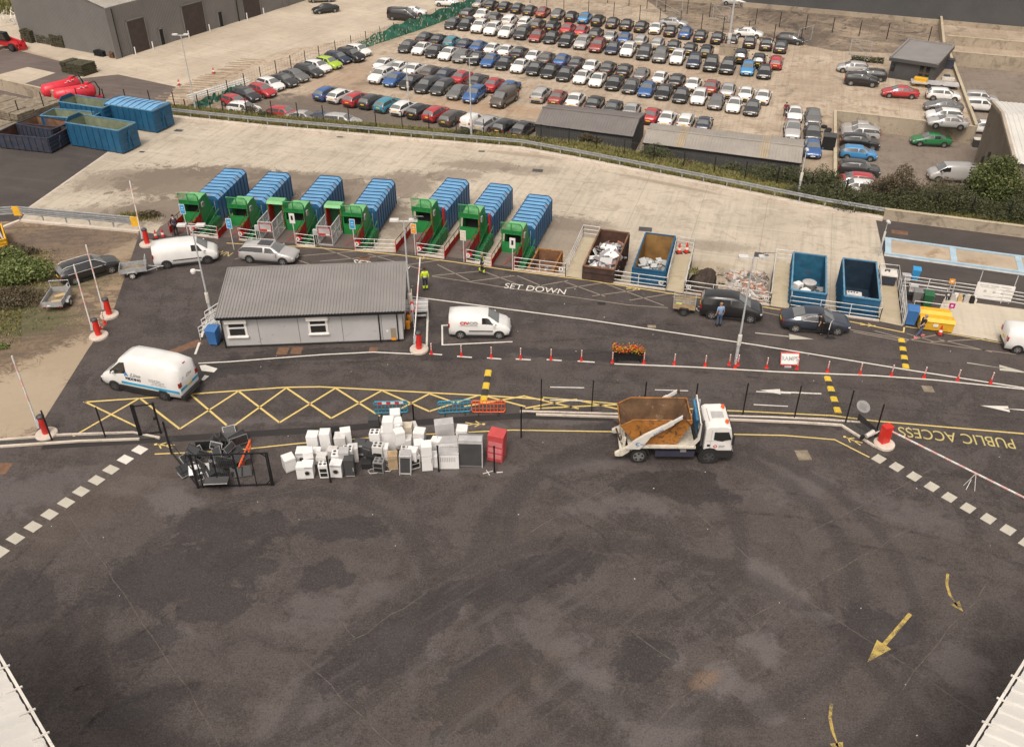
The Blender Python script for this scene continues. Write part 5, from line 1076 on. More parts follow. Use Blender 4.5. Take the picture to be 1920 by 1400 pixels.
# crash barriers
def crash(pts,label,z0,h=.7,n=1,group='steel crash barriers'):
    c=Vector(pts[0]);c.z=z0;t=thing('crash_barrier',c,0,label,'barrier',group)
    for k in range(n):
        z=h-.02-k*.38;m=MB('galv')
        for a,b in zip(pts[:-1],pts[1:]):
            a,b=Vector(a)-c,Vector(b)-c;a.z=b.z=0
            d_=(b-a).normalized();nn=Vector((d_.y,-d_.x,0))
            prf=[(0,-.19),(.08,-.15),(.08,-.06),(.0,0),(.08,.06),(.08,.15),(0,.19)]
            vs=[a+nn*u+Vector((0,0,z+v)) for u,v in prf]+[b+nn*u+Vector((0,0,z+v)) for u,v in prf]
            m.add(vs,[(i,i+1,i+8,i+7) for i in range(6)]+[(i+7,i+8,i+1,i) for i in range(6)])
        m.build('beam',t)
    for a,b in zip(pts[:-1],pts[1:]):
        a,b=Vector(a)-c,Vector(b)-c;a.z=b.z=0;L_=(b-a).length;k=max(1,round(L_/2.4));d_=(b-a).normalized();nn=Vector((-d_.y,d_.x,0))*.07
        for i in range(k+(0)): q=a.lerp(b,i/k)+nn;m=MB('galv_dull');m.bar(q,q+Vector((0,0,h+.08)),.09,.12);m.build('post',t)
    return t
off=Vector((.05,.12,0));crash([p+off for p in arl],'long single steel crash barrier along the far edge of the concrete apron',ZA+.24,.72)
rb=[G(-60,421),G(28,411),G(40,405.5)];
t=crash([G(38,412),G(258,432)],'double-beam steel crash barrier above the drop beside the bare earth',.1,1.05,2)
m=MB('sign_yellow')
for q in (0,1):
    d_=(G(258,432)-G(38,412));e=d_*q;m.box(e.x-.35,e.x+.35,e.y-.12,e.y-.02,.35,1.2)
m.build('yellow_end',t)
crash([G(-80,418),G(30,410.5)],'short crash barrier running off the left edge beside the yellow skip',.1,.95,2)
# open skips
def open_skip(cs,z0,z1,label,body,inside,rim,inset=.09,ribs=9,name='open_skip',hook=False,group='open skips'):
    """cs: four world corners (front-left, front-right, back-right, back-left)"""
    c=sum((Vector((q.x,q.y,0)) for q in cs),Vector())/4;ang=math.atan2(cs[2].y-cs[1].y,cs[2].x-cs[1].x)-R(90)
    c.z=z0;t=thing(name,c,ang,label,'skip',group)
    W_=((cs[1]-cs[0]).length+(cs[2]-cs[3]).length)/4;L_=((cs[2]-cs[1]).length+(cs[3]-cs[0]).length)/4;h=z1-z0
    m=MB(body)
    for sg in (-1,1): m.box(sg*W_-.03,sg*W_+.03,-L_,L_,.12,h)
    m.box(-W_+.03,W_-.03,L_-.06,L_,.12,h)
    for i in range(ribs):
        y=-L_+.15+(2*L_-.3)*i/(ribs-1)
        for sg in (-1,1): m.box(sg*(W_+.03)if sg>0 else -W_-.1,W_+.1 if sg>0 else -(W_+.03),y-.05,y+.05,.12,h-.02)
    m.build('body',t)
    m=MB(body);m.box(-W_+.03,W_-.03,-L_,-L_+.06,.12,h)
    for i in range(4): m.box(-W_,W_,-L_-.06,-L_,.25+i*h/4.2,.37+i*h/4.2)
    m.build('end_door',t)
    m=MB(inside);m.box(-W_+.03,W_-.03,-L_+.06,L_-.06,.1,.16)
    for sg in (-1,1): x=sg*(W_-.034);m.add([(x,-L_+.06,.16),(x,L_-.06,.16),(x,L_-.06,h-.02),(x,-L_+.06,h-.02)],[(0,1,2,3)] if sg<0 else [(3,2,1,0)])
    for sg in (-1,1): y=sg*(L_-.064);m.add([(-W_+.03,y,.16),(W_-.03,y,.16),(W_-.03,y,h-.02),(-W_+.03,y,h-.02)],[(0,1,2,3)] if sg>0 else [(3,2,1,0)])
    m.build('inside',t)
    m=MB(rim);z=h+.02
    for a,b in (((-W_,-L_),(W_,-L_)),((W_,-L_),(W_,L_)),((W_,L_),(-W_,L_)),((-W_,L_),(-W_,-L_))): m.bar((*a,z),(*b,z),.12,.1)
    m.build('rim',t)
    if hook:
        m=MB(body);m.bar((-.35,-L_-.05,.2),(0,-L_-.12,h*.85),.14,.12);m.bar((.35,-L_-.05,.2),(0,-L_-.12,h*.85),.14,.12);m.bar((-.25,-L_-.1,.2),(-.25,-L_-.1,h*.6),.1,.1);m.build('hook_frame',t)
    return t,c,ang,W_,L_
uB=Vector((math.cos(R(74)),math.sin(R(74)),0));vB=Vector((uB.y,-uB.x,0))
def skipcs(fl,w_,l_): return [fl,fl+vB*w_,fl+vB*w_+uB*l_,fl+uB*l_]
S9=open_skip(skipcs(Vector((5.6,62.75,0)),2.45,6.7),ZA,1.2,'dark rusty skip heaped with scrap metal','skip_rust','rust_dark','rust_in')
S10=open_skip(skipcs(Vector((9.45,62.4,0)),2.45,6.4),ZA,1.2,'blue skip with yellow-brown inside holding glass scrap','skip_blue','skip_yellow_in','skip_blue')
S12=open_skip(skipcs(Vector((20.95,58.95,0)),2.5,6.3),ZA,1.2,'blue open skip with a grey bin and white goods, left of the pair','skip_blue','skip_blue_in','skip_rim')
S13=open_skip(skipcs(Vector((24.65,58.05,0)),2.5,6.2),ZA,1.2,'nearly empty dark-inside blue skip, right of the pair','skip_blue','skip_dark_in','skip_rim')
S8=open_skip([G(993,503,-.15),G(1034,513,-.15),G(1054,472,-.15),G(1008,467,-.15)],ZA,-.15,'small orange skip sunk beside the seventh compactor','skip_orange','rust_in','skip_orange',ribs=5)
def heap(S_,mat,n,lo,hi,name,label,cat,sc=(.1,.6),fr=(-.9,.9),seed=1,kind=None):
    t,c,ang,W_,L_=S_;rnd=random.Random(seed);m=MB(mat)
    for i in range(n):
        x=rnd.uniform(-W_+.35,W_-.35);y=L_*rnd.uniform(*fr)*.92;z=rnd.uniform(lo,hi)
        a=rnd.uniform(*sc);b=a*rnd.uniform(.15,1);q=rnd.uniform(.01,.08)
        m.T=Matrix.Translation((x,y,z))@Matrix.Rotation(rnd.uniform(0,6.3),4,'Z')@Matrix.Rotation(rnd.gauss(0,.5),4,'X')@Matrix.Rotation(rnd.gauss(0,.4),4,'Y')
        m.box(-a/2,a/2,-b/2,b/2,-q/2,q/2)
    o=m.build(name,None,(c.x,c.y,c.z),ang);tag(o,label,cat,kind='stuff');return o
heap(S9,'scrap_bits',170,1.5,2.5,'scrap_metal','heap of mixed scrap metal filling the rusty skip','scrap',(.2,1.2),(-.95,.55),3)
heap(S9,'scrap_bits',40,1.0,1.6,'scrap_metal','low scrap at the back of the rusty skip','scrap',(.2,1.4),(.4,.95),13)
heap(S10,'glass_bits',230,1.0,1.75,'glass_scrap','broken glass and metal lying in the blue skip','scrap',(.1,.7),(-.95,.25),5)
heap(S12,'junk_bits',160,.6,1.85,'scrap_metal','loose grey and white scrap in the left blue skip','scrap',(.3,1.0),(-.95,-.1),7)
heap(S13,'junk_bits',150,.4,1.75,'dark_rubbish','dark rubbish at the front end of the right blue skip','rubbish',(.3,1.0),(-.95,-.45),17)
heap(S8,'scrap_bits',25,.3,.7,'scrap_metal','bits of scrap inside the small orange skip','scrap',(.1,.5),(-.9,.3),9)
def inskip(S_,x,y,z): t,c,ang,W_,L_=S_;v=Matrix.Rotation(ang,3,'Z')@Vector((x,y,0));return Vector((c.x+v.x,c.y+v.y,c.z+z))
for i,(x,y,z,w_,l_,rz,rx) in enumerate([(.35,-.2,2.72,1.0,.7,.4,.25),(.75,-.9,2.6,.9,.6,1.0,.3),(0,.4,2.6,1.1,.6,-.3,.2),(.1,-.9,2.68,.6,.5,.2,.4)]):
    p=inskip(S9,x,y,z);m=MB('white_good').at(rx=rx);m.box(-w_/2,w_/2,-l_/2,l_/2,-.03,.03);m.box(-w_/2,w_/2,-l_/2,-l_/2+.03,-.12,-.03)
    m.build('metal_panel',None,p,rz+S9[2],label=f"white metal panel on the scrap in the rusty skip, {['largest, in the middle','right-hand','rearmost','small, nearest the front'][i]}",cat='panel',group='white panels on the scrap heap')
# contents of the two right skips
p=inskip(S12,.1,-.9,1.1);t=thing('wheeled_bin',p,.3,'grey round-topped bin lying in the left of the blue skip pair','bin')
m=MB('grey_mid');m.lathe([(.42,0),(.52,1.1),(.5,1.14),(0,1.14)],16);m.build('body',t);m=MB('grey_light');m.lathe([(.53,1.1),(.54,1.18),(.35,1.26),(0,1.27)],16);m.build('lid',t)
for x,y,lb in [(-.75,-1.7,'white appliance lying front-left in the left blue skip'),(-.2,-2.6,'white appliance at the front wall of the left blue skip')]:
    p=inskip(S12,x,y,2.15);t=thing('white_appliance',p,.5,lb,'appliance','appliances in the skips');m=MB('white_good');m.box(-.3,.3,-.28,.28,-.4,.35);m.build('body',t,bev=.02);m=MB('grey_mid');m.lathe([(.16,-.29),(.16,-.285)],12,'y');m.build('door',t)
p=inskip(S13,-.45,-1.8,1.95);t=thing('old_cooker',p,S13[2],'white cooker with four dark rings lying in the right blue skip','cooker');m=MB('white_good_old');m.box(-.55,.55,-.3,.3,-.4,.3);m.build('body',t,bev=.02)
for i in range(4): m=MB('inside_dark');m.lathe([(.08,.3),(.08,.31)],10,'z',(-.4+i*.2,.12,0));m.build('ring',t)
p=inskip(S13,.1,-2.5,1.95);m=MB('sign_magenta');m.tube([(-.6,0,0),(.0,.1,.15),(.6,0,.05)],.14,8);m.use('white_paint').tube([(-.9,.1,.0),(-.4,-.2,.3)],.07,6);m.build('rolled_mattress',None,p,S13[2],label='pink and white rolled bundle at the front of the right blue skip',cat='bundle')
# soil heap, rubble heap
def mound(name,mat,outline,z0,h,label,cat,seed,peaks=((.5,.5),)):
    rnd=random.Random(seed);q=outline;n=14;vs=[];fs=[]
    for j in range(n+1):
        for i in range(n+1):
            u,v=i/n,j/n;p=q[0].lerp(q[1],u).lerp(q[3].lerp(q[2],u),v)
            e=min(u,1-u,v,1-v)*2;hh=h*min(1,e*2.2)**.7*(.75+.35*max(math.exp(-((u-a)**2+(v-b)**2)*6) for a,b in peaks))+rnd.gauss(0,.07)*(e>0)
            vs.append((p.x+rnd.gauss(0,.04),p.y+rnd.gauss(0,.04),z0+max(0,hh)))
    for j in range(n):
        for i in range(n): a=j*(n+1)+i;fs.append((a,a+1,a+n+2,a+n+1))
    m=MB(mat);m.smooth=False;m.add(vs,fs);o=m.build(name);tag(o,label,cat,kind='stuff');return o
mound('soil_heap','soil_pile',[G(1285,556,-.2),G(1342,564,-.2),G(1352,500,-.2),G(1296,496,-.2)],ZA,1.5,'dark heap of soil behind the railing','soil',4,((.7,.8),(.4,.4)))
mound('rubble_heap','rubble_bits',[G(1365,566,-.2),G(1440,574,-.2),G(1440,512,-.2),G(1365,505,-.2)],ZA,.9,'pale heap of rubble and broken tiles','rubble',6)
rnd=random.Random(3);m=MB('rubble_bits')
for i in range(620):
    u,v=rnd.random(),rnd.random();p=G(1362,560,-.3).lerp(G(1440,570,-.3),u).lerp(G(1362,506,-.3).lerp(G(1436,512,-.3),u),v)
    m.T=Matrix.Translation((p.x,p.y,ZA+1.05+.25*math.sin(u*3.14)*math.sin(v*3.14)+rnd.gauss(0,.07)))@Matrix.Rotation(rnd.uniform(0,6),4,'Z')@Matrix.Rotation(rnd.gauss(0,.5),4,'X');a=rnd.uniform(.08,.34);m.box(-a,a,-a*rnd.uniform(.2,.8),a*.4,-.03,.03)
o=m.build('broken_rubble');tag(o,'loose broken bricks and tiles covering the rubble heap','rubble',kind='stuff')
m=MB('concrete_wall')
for i in range(4):
    a=G(1350+2*i,508+16*i,-.3);m.at(a.x,a.y,-.9,rz=R(75));m.box(-.8,.8,-.35,.35,-.5,.6)
    for x in (-.4,.4):
        for y in (-.15,.15): m.box(x-.1,x+.1,y-.06,y+.06,.6,.68)
m.build('block_wall',None,label='stacked interlocking concrete blocks between soil and rubble heaps',cat='block wall')
m=MB('leaf_grass')
for i in range(90):
    p=G(1298+rnd.uniform(-9,12),506+rnd.uniform(-3,5),.3);m.T=Matrix.Translation(p)@Matrix.Rotation(rnd.uniform(0,6),4,'Z')@Matrix.Rotation(rnd.uniform(-.6,.6),4,'X');m.add([(-.04,0,-.15),(.04,0,-.15),(0,0,.22)],[(0,1,2)])
o=m.build('weed_tuft');tag(o,'bright green weeds on the soil heap','weeds',kind='stuff')
# traffic cones
CONE={}
def cone(px,py,label,z=0.,kind='cone',sc=1.,group='traffic cones'):
    if kind not in CONE:
        CONE[kind]=[]
        if kind=='cone':
            m=MB('black_plastic');m.box(-.22,.22,-.22,.22,0,.04);CONE[kind].append(('base',m.mesh('base')))
            m=MB('red_bright');m.lathe([(.17,.04),(.13,.25)],12);m.lathe([(.095,.42),(.035,.75),(0,.76)],12);CONE[kind].append(('cone',m.mesh('cone')))
            m=MB('white_paint');m.lathe([(.131,.25),(.096,.42)],12);CONE[kind].append(('band',m.mesh('band')))
        else:
            m=MB('red_bright');m.lathe([(.15,0),(.15,.05),(.10,.08),(.08,.28),(.05,.34)],10);CONE[kind].append(('base',m.mesh('base')))
            m=MB('red_bright')
            for i in range(4): m.lathe([(.045,.34+i*.17),(.045,.43+i*.17)],8)
            CONE[kind].append(('post',m.mesh('post')))
            m=MB('white_paint')
            for i in range(4): m.lathe([(.05,.43+i*.17),(.05,.51+i*.17)],8)
            CONE[kind].append(('bands',m.mesh('bands')))
    p=G(px,py,z);t=thing('traffic_cone' if kind=='cone' else 'lane_marker_post',(p.x,p.y,z),rnd.uniform(0,6),label,'cone' if kind=='cone' else 'marker post',group)
    for n,me in CONE[kind]: obj(n,me,t)
    t.scale=(sc,sc,sc);return t
mk=[(809,663),(865,667),(921,670),(976,672),(1033,674),(1090,676),(1148,680),(1207,681),(1264,683),(1322,686),(1367,684),(1383,685),(1378,690),(1437,690),(1494,692),(1551,697),(1612,701),(1671,704),(1732,708),(1795,713),(1857,718)]
for i,q in enumerate(mk): cone(*q,f"red and white lane marker post, {ORD[i]} from the left along the white line",kind='post',sc=.84,group='lane marker posts along the white line')
cone(190,620,'red and white marker post beside the middle barrier on the left',kind='post');cone(197,608,'red and white marker post behind another by the two left barriers',kind='post')
cone(293,446,'red cone below the first compactor, behind the upper left barrier');cone(306,444,'red and white cone beside the railing at the first bay');cone(1762,627,'orange cone at the corner of the yellow bins')
cone(1273,474,'left cone at the far end of the second walkway',sc=1.2);cone(1287,473,'right cone at the far end of the second walkway',sc=1.2)
cone(336,160,'red cone left on the pale yard edge near the lamp post',z=ZC,sc=1.1);cone(401,138,'red cone further right on the pale yard edge',z=ZC,sc=1.1)
# ---------------------------------------------------------------- road-blocker barriers (red posts with long arms)
def arm_barrier(px,py,tip,label,cone=True,zt=4.3,red='red_bright'):
    p=G(px,py);t=thing('lifting_barrier',(p.x,p.y,0),0,label,'barrier','red lifting barriers')
    m=MB('concrete_kerb');m.lathe([(.66,0),(.66,.12),(.62,.17),(0,.17)],24);m.build('base',t)
    m=MB(red);m.lathe([(.21,.17),(.21,1.35)],16);m.build('housing',t)
    m=MB('grey_dark');m.lathe([(.23,1.35),(.23,1.46),(.12,1.54),(0,1.54)],16);m.build('cap',t)
    q=G(*tip,zt)-p;q.z=zt
    a=Vector((-.28,-.1,1.0));m=MB('white_paint');n=9
    for i in range(n):
        m.use('white_paint' if i%2==0 or i<2 else 'pink_red');u0,u1=i/n,(i+1)/n;m.bar(a.lerp(q,u0),a.lerp(q,u1),.075,.075)
    m.build('arm',t)
    m=MB('galv');m.bar(a+Vector((0,0,-.35)),a+Vector((.1,.02,.3)),.16,.16);m.build('arm_bracket',t);return t
arm_barrier(277,459,(243,339),'red barrier post with raised arm beside the white panel van',zt=5.6)
arm_barrier(206,592,(161,459),'red barrier post with raised arm, upper of the pair by the bare earth',zt=6.)
arm_barrier(186,631,(138,496),'red barrier post with raised arm, lower of the pair by the bare earth',zt=6.)
arm_barrier(88,815,(22,667),'dull red barrier post at the lower left behind the black fence',zt=6.,red='red_paint')
arm_barrier(786,656,(788,482),'red barrier post with tall raised arm at the right end of the cabin',zt=6.2)
# swing barrier lower right
p=G(1655,832);t=thing('swing_barrier',(p.x,p.y,.19),0,'bright red box barrier with long pink and white arm reaching right','barrier')
m=MB('red_bright').at(rz=R(20));m.box(-.28,.28,-.22,.22,0,1.15);m.box(-.3,.3,-.24,.24,1.15,1.2);m.build('housing',t,bev=.02)
e=G(1835,890,.95)-p;e2_=G(1960,958,.95)-p;m=MB('white_paint');a=Vector((.3,-.1,.85));n=22
for i in range(n):
    m.use('white_paint' if i%2 else 'pink_red');b=a.lerp(e+(e2_-e)*1.0,i/n);c=a.lerp(e2_,(i+1)/n);m.bar(a.lerp(e2_,i/n),c,.07,.07)
m.build('arm',t);m=MB('galv_light');q=a.lerp(e2_,.57)
m.tube([q,q+Vector((-.35,.15,-1.05))],.02,5);m.tube([q,q+Vector((.1,-.3,-1.05))],.02,5);m.tube([q+Vector((-.1,.05,-.5)),q+Vector((-.35,-.2,-1.04))],.02,5);m.build('arm_stand',t)
m=MB('white_dirty').at(-.75,.25,0,rz=.5);m.tube([(-.4,0,.35),(.2,0,.5)],.14,8);m.tube([(.1,.1,.1),(.6,-.1,.45)],.05,6);m.use('inside_dark').lathe([(.16,-.06),(.16,.06)],10,'y',(-.6,.1,.3));m.build('floodlight',t)
m=MB('grey_dark').at(-.6,.75,0,rz=R(-35));m.add([(-.9,0,.7),(.8,0,.1),(.8,0,.25),(-.9,0,1.2)],[(0,1,2,3),(3,2,1,0)]);m.build('black_board',t)
# ---------------------------------------------------------------- lamp posts
def lamp(px,py,top,label,h=8.,heads=2,z=0.,cam_=False,r=.075,solar=False,group='lamp posts'):
    p=G(px,py,z);t=thing('lamp_post',(p.x,p.y,z),0,label,'lamp post',group)
    m=MB('galv');m.tube([(0,0,0),(0,0,1.6)],r*1.5,8);m.tube([(0,0,1.6),(0,0,h)],r,8,r*.65);m.build('pole',t)
    m=MB('galv_light')
    if heads==2:
        m.bar((-.9,0,h-.05),(.9,0,h-.05),.07,.07)
        for sg in (-1,1): m.box(sg*.65-.3,sg*.65+.3,-.2,.2,h-.02,h+.10)
    elif heads==1: m.box(-.12,.12,-.35,.1,h,h+.14)
    m.build('lamp_head',t)
    if solar: m=MB('grey_mid').at(1.0,0,h+.3,rx=-.5);m.box(-.35,.35,-.3,.3,-.02,.02);m.build('solar_panel',t)
    if cam_: m=MB('white_paint');m.bar((0,0,cam_),(-.55,0,cam_+.05),.06,.06);m.lathe([(.0,-.28),(.16,-.2),(.2,-.05),(.16,.08),(0,.1)],12,'z',(-.6,0,cam_));m.build('camera_dome',t)
    m=MB('white_dirty');m.tube([(0,-.02,1.5),(0,-.02,2.3)],r*1.9,8);m.build('service_box',t);return t
lamp(1379,681,0,'tall grey lamp post with solar panel standing on the lane markers',8.1,2,solar=True)
lamp(398,600,0,'tall grey lamp post with camera dome at the left end of the cabin',7.6,2,cam_=4.1)
lamp(771,601,0,'tall thin lamp post with solar panel at the right end of the cabin',8.,2,solar=True)
lamp(368,211,0,'twin-headed lamp post between the blue containers and the car park',9.,2,z=ZA)
lamp(884,262,0,'twin-headed lamp post on the grass bank beside the car rows',9.,2,z=ZA)
lamp(1496,366,0,'lamp post with single white head above the hedge by the tan shed',4.6,1,z=ZA+.2)
lamp(766,187,0,'short black-topped post among the nearest double row of cars',4.5,1,z=ZC)
lamp(1365,92,0,'tall lamp mast on a concrete block among the cars',11.,1,z=ZC,r=.16)
p=G(1365,103,ZC);m=MB('concrete_wall');m.box(-1.3,1.3,-.8,.8,0,1.3);m.use('timber_old').box(-1.32,1.32,-.82,.82,1.3,1.36);m.build('lamp_plinth',None,(p.x,p.y,ZC),R(-17),label='square concrete block at the foot of the tall lamp mast',cat='plinth')
lamp(1648,480,0,'leaning camera mast at the corner of the weighbridge',3.2,1,z=ZA,r=.05)
# ---------------------------------------------------------------- site cabin
A_,B_=G(425,651),G(757,641.5);cx=(A_+B_)/2;ca=R(4.2);CL=(B_-A_).length
CB=thing('site_cabin',(cx.x,cx.y,0),ca,'grey modular site cabin with dark corrugated sloping roof','cabin')
hl_=CL/2;D_=5.1
m=MB('grey_panel');m.box(-hl_,hl_,0,D_,.15,2.62);m.prism([(0,2.62),(D_,2.62),(D_,3.35)],-hl_,hl_,'x');m.build('walls',CB)
m=MB('grey_dark')
for x in (-hl_+2.45,-hl_+5.2,-hl_+8.2,-hl_+10.95): m.box(x-.012,x+.012,-.012,0,.2,2.55)
m.box(-hl_,hl_,-.02,0,.12,.2);m.build('panel_joints',CB)
m=MB('black_metal')
for x in (-hl_+.02,hl_-1.62,hl_-.35): m.box(x-.035,x+.045,-.08,-.015,.05,2.55)
m.box(-hl_-.2,hl_+.2,-.42,-.27,2.50,2.66);m.build('gutter',CB)
# corrugated roof: real trapezoidal ribs
m=MB('roof_grey');n=60;xs=[];w0=hl_+.25
for i in range(n): x0=-w0+i*2*w0/n;s=2*w0/n;xs+=[(x0,0),(x0+s*.55,0),(x0+s*.65,.045),(x0+s*.9,.045)]
xs.append((w0,0));y0,y1,z0,z1=-.32,D_+.25,2.66,3.47
vs=[(x,y0,z0+z) for x,z in xs]+[(x,y1,z1+z) for x,z in xs];k=len(xs);m.add(vs,[(i,i+1,k+i+1,k+i) for i in range(k-1)])
m.box(-w0,w0,y0,y1,z0-.16,z0-.161);vs=[(-w0,y0,z0-.03),(w0,y0,z0-.03),(w0,y1,z1-.03),(-w0,y1,z1-.03)];m.add(vs,[(3,2,1,0)])
m.build('roof',CB)
m=MB('roof_grey');m.bar((-w0,y0,z0-.02),(-w0,y1,z1-.02),.08,.16);m.bar((w0,y0,z0-.02),(w0,y1,z1-.02),.08,.16);m.bar((-w0,y1+.02,z1+.0),(w0,y1+.02,z1+.0),.1,.12);m.build('barge_board',CB)
for x in (-hl_+1.0,-hl_+6.55):
    m=MB('white_paint');m.box(x-.68,x+.68,-.05,0,.95,2.05);m.box(x-.73,x+.73,-.14,0,.86,.96);m.box(x-.75,x+.75,-.24,0,2.08,2.42);f=m.build('window',CB,bev=.01)
    m=MB('glass_dark');m.box(x-.52,x+.52,-.06,-.05,1.06,1.58);m.box(x-.52,x+.52,-.06,-.05,1.72,1.96);m.build('pane',f)
    m=MB('white_paint');m.box(x-.52,x+.52,-.08,-.06,1.62,1.68);m.build('transom',f)
m=MB('white_paint');m.lathe([(.1,-.1),(.1,0)],12,'y',(-.3+.1,0,2.25));m.box(hl_-1.15,hl_-1.02,-.02,0,.85,1.0);m.build('wall_lamp',CB)
m=MB('timber_old');m.box(hl_-.85,hl_-.5,-.04,-.01,.35,1.15);m.use('sign_orange').box(hl_-.85,hl_-.5,-.12,-.02,.2,.34);m.build('vent_grille',CB)
m=MB('white_paint')
for y0_ in (.6,2.2): m.box(-hl_-.30,-hl_-.01,y0_,y0_+1.1,2.1,2.5)
m.build('roller_box',CB)
m=MB('white_paint');m.box(hl_+.005,hl_+.06,1.2,2.2,.25,2.3);m.build('door',CB)
for sg,lb in ((-1,'white railed steps at the left end of the cabin'),(1,'galvanised landing and steps at the right end of the cabin')):
    t=thing('access_steps',(cx.x,cx.y,0),ca,lb,'steps');x0=sg*hl_
    m=MB('galv_dull')
    if sg<0:
        for i in range(5): m.box(x0-1.2,x0-.1,3.6-i*.3,3.85-i*.3,.15+(i)*.0,.2) if 0 else m.box(x0-1.0-i*.28,x0-.75-i*.28,2.3,3.4,.62-i*.14,.66-i*.14)
        m.box(x0-.75,x0-.05,1.2,3.4,.7,.74);m.build('treads',t);m=MB('white_paint')
        for y in (1.2,2.25,3.35):
            for z in (.55,.85,1.15): m.tube([(x0-.05,y,z+.7),(x0-.8,y,z+.65),(x0-2.0,y,z-.1)],.028,5)
            for x,z in ((-.1,1.85),(-.8,1.8),(-1.4,1.35),(-2.0,1.05)): m.tube([(x0+x,y,0),(x0+x,y,z)],.028,5)
        m.build('handrails',t)
    else:
        m.box(x0+.05,x0+1.7,3.0,4.6,.55,.6);m.box(x0+.3,x0+1.6,2.75,3.0,.35,.39);m.build('treads',t);m=MB('galv_light')
        for z in (1.0,1.35,1.65): m.tube([(x0+.1,2.6,z),(x0+1.75,2.6,z),(x0+1.75,2.6,0)],.028,5);m.tube([(x0+1.75,2.6,z),(x0+1.75,1.9,z)],.02,5)
        for x in (.1,1.75): m.tube([(x0+x,2.6,0),(x0+x,2.6,1.65)],.03,5)
        m.build('handrails',t)
p=Matrix.Rotation(ca,3,'Z')@Vector((hl_+.9,4.0,0));M1=MB('grey_light');M1.box(-.9,.8,-1.2,.2,0,.03);M1.build('landing_plate',None,(cx.x+p.x,cx.y+p.y+.6,.61),ca,label='pale metal plate lying on the landing behind the cabin',cat='plate')
# blue bin by the cabin, gas bottles, narrow sign
def wheelie(px,py,label,mat='bin_blue',sc=1.,rz=0.,z=0.):
    p=G(px,py,z);t=thing('wheelie_bin',(p.x,p.y,z),rz,label,'bin','wheeled bins');m=MB(mat)
    m.add([(-.24,-.26,.08),(.24,-.26,.08),(.24,.26,.08),(-.24,.26,.08),(-.30,-.36,1.0),(.30,-.36,1.0),(.30,.34,1.0),(-.30,.34,1.0)],[(3,2,1,0),(4,5,6,7),(0,1,5,4),(1,2,6,5),(2,3,7,6),(3,0,4,7)]);m.build('body',t,bev=.02)
    m=MB(mat);m.prism([(-.38,1.0),(-.36,1.05),(.1,1.12),(.38,1.06),(.38,1.0)],-.32,.32,'x');m.build('lid',t,bev=.01)
    for sg in (-1,1): m=MB('black_plastic');m.lathe([(.11,sg*.27-.03),(.11,sg*.27+.03)],12,'x',(0,.26,.11));m.build('wheel',t)
    t.scale=(sc,sc,sc);return t
wheelie(404,644,'blue wheelie bin at the left corner of the cabin',sc=1.25,rz=-.15);wheelie(1705,607,'tall blue wheelie bin beside the two yellow bins',sc=1.3,rz=-.3)
wheelie(1714,524,'pale blue lidded bin at the top corner of the small goods area',mat='sign_blue',sc=.95,rz=-.3);wheelie(1716,566,'grey lidded bin in the small goods area',mat='grey_mid',rz=-.3);wheelie(1736,574,'dark green bin in the small goods area',mat='green_dark',rz=-.3,sc=1.1)
for i,(x,y) in enumerate([(766,596),(767,604),(765,615)]):
    p=G(x,y);t=thing('gas_bottle',(p.x,p.y,0),0,f"orange gas bottle against the right end wall of the cabin, {['rear','middle','nearest'][i]} of three",'gas bottle','gas bottles by the cabin');m=MB('sign_orange' if i else 'red_paint');m.lathe([(.16,0),(.17,.05),(.17,.55),(.1,.66),(.0,.68)],12);m.build('body',t,bev=0);m=MB('black_plastic');m.lathe([(.06,.66),(.06,.76)],8);m.build('valve',t)
p=G(776,612);t=thing('warning_sign',(p.x,p.y,0),ca,'narrow tall sign with white roundel beside the cabin steps','sign');m=MB('galv');m.tube([(0,0,0),(0,0,1.4)],.045,6);m.use('cream').tube([(0,0,2.0),(0,0,3.1)],.04,6);m.build('post',t);m=MB('red_bright');m.prism([(-.14,1.2),(.1,1.2),(.1,2.1),(-.14,2.1)],-.03,0,'y');m.use('white_paint').prism([(-.02+.12*math.cos(i*.524),1.65+.3*math.sin(i*.524)) for i in range(12)],-.04,-.031,'y');m.build('board',t)
# RAMPS sign
p=G(1480,688);t=thing('ramps_sign',(p.x,p.y,0),R(-3),'red-edged white board reading RAMPS standing on the white line','sign')
m=MB('white_paint').at(rx=R(-28));m.box(-.62,.62,-.02,.02,.12,1.02);m.use('red_bright');m.box(-.62,.62,-.03,-.02,.92,1.02);m.box(-.62,.62,-.03,-.02,.12,.2);m.box(-.62,-.58,-.03,-.02,.2,.92);m.box(.58,.62,-.03,-.02,.2,.92);m.build('board',t)
text('RAMPS',.42,'text_grey',parent=t,mw=Matrix.Rotation(R(-28),4,'X')@frame_m((0,-.028,.57),(1,0,0),(0,0,1)),sx=.9,bold=.012)
m=MB('galv');m.tube([(-.4,.1,0),(-.4,.35,.7)],.02,5);m.tube([(.4,.1,0),(.4,.35,.7)],.02,5);m.box(-.35,.1,-.1,0,0,.1);m.build('stand',t)
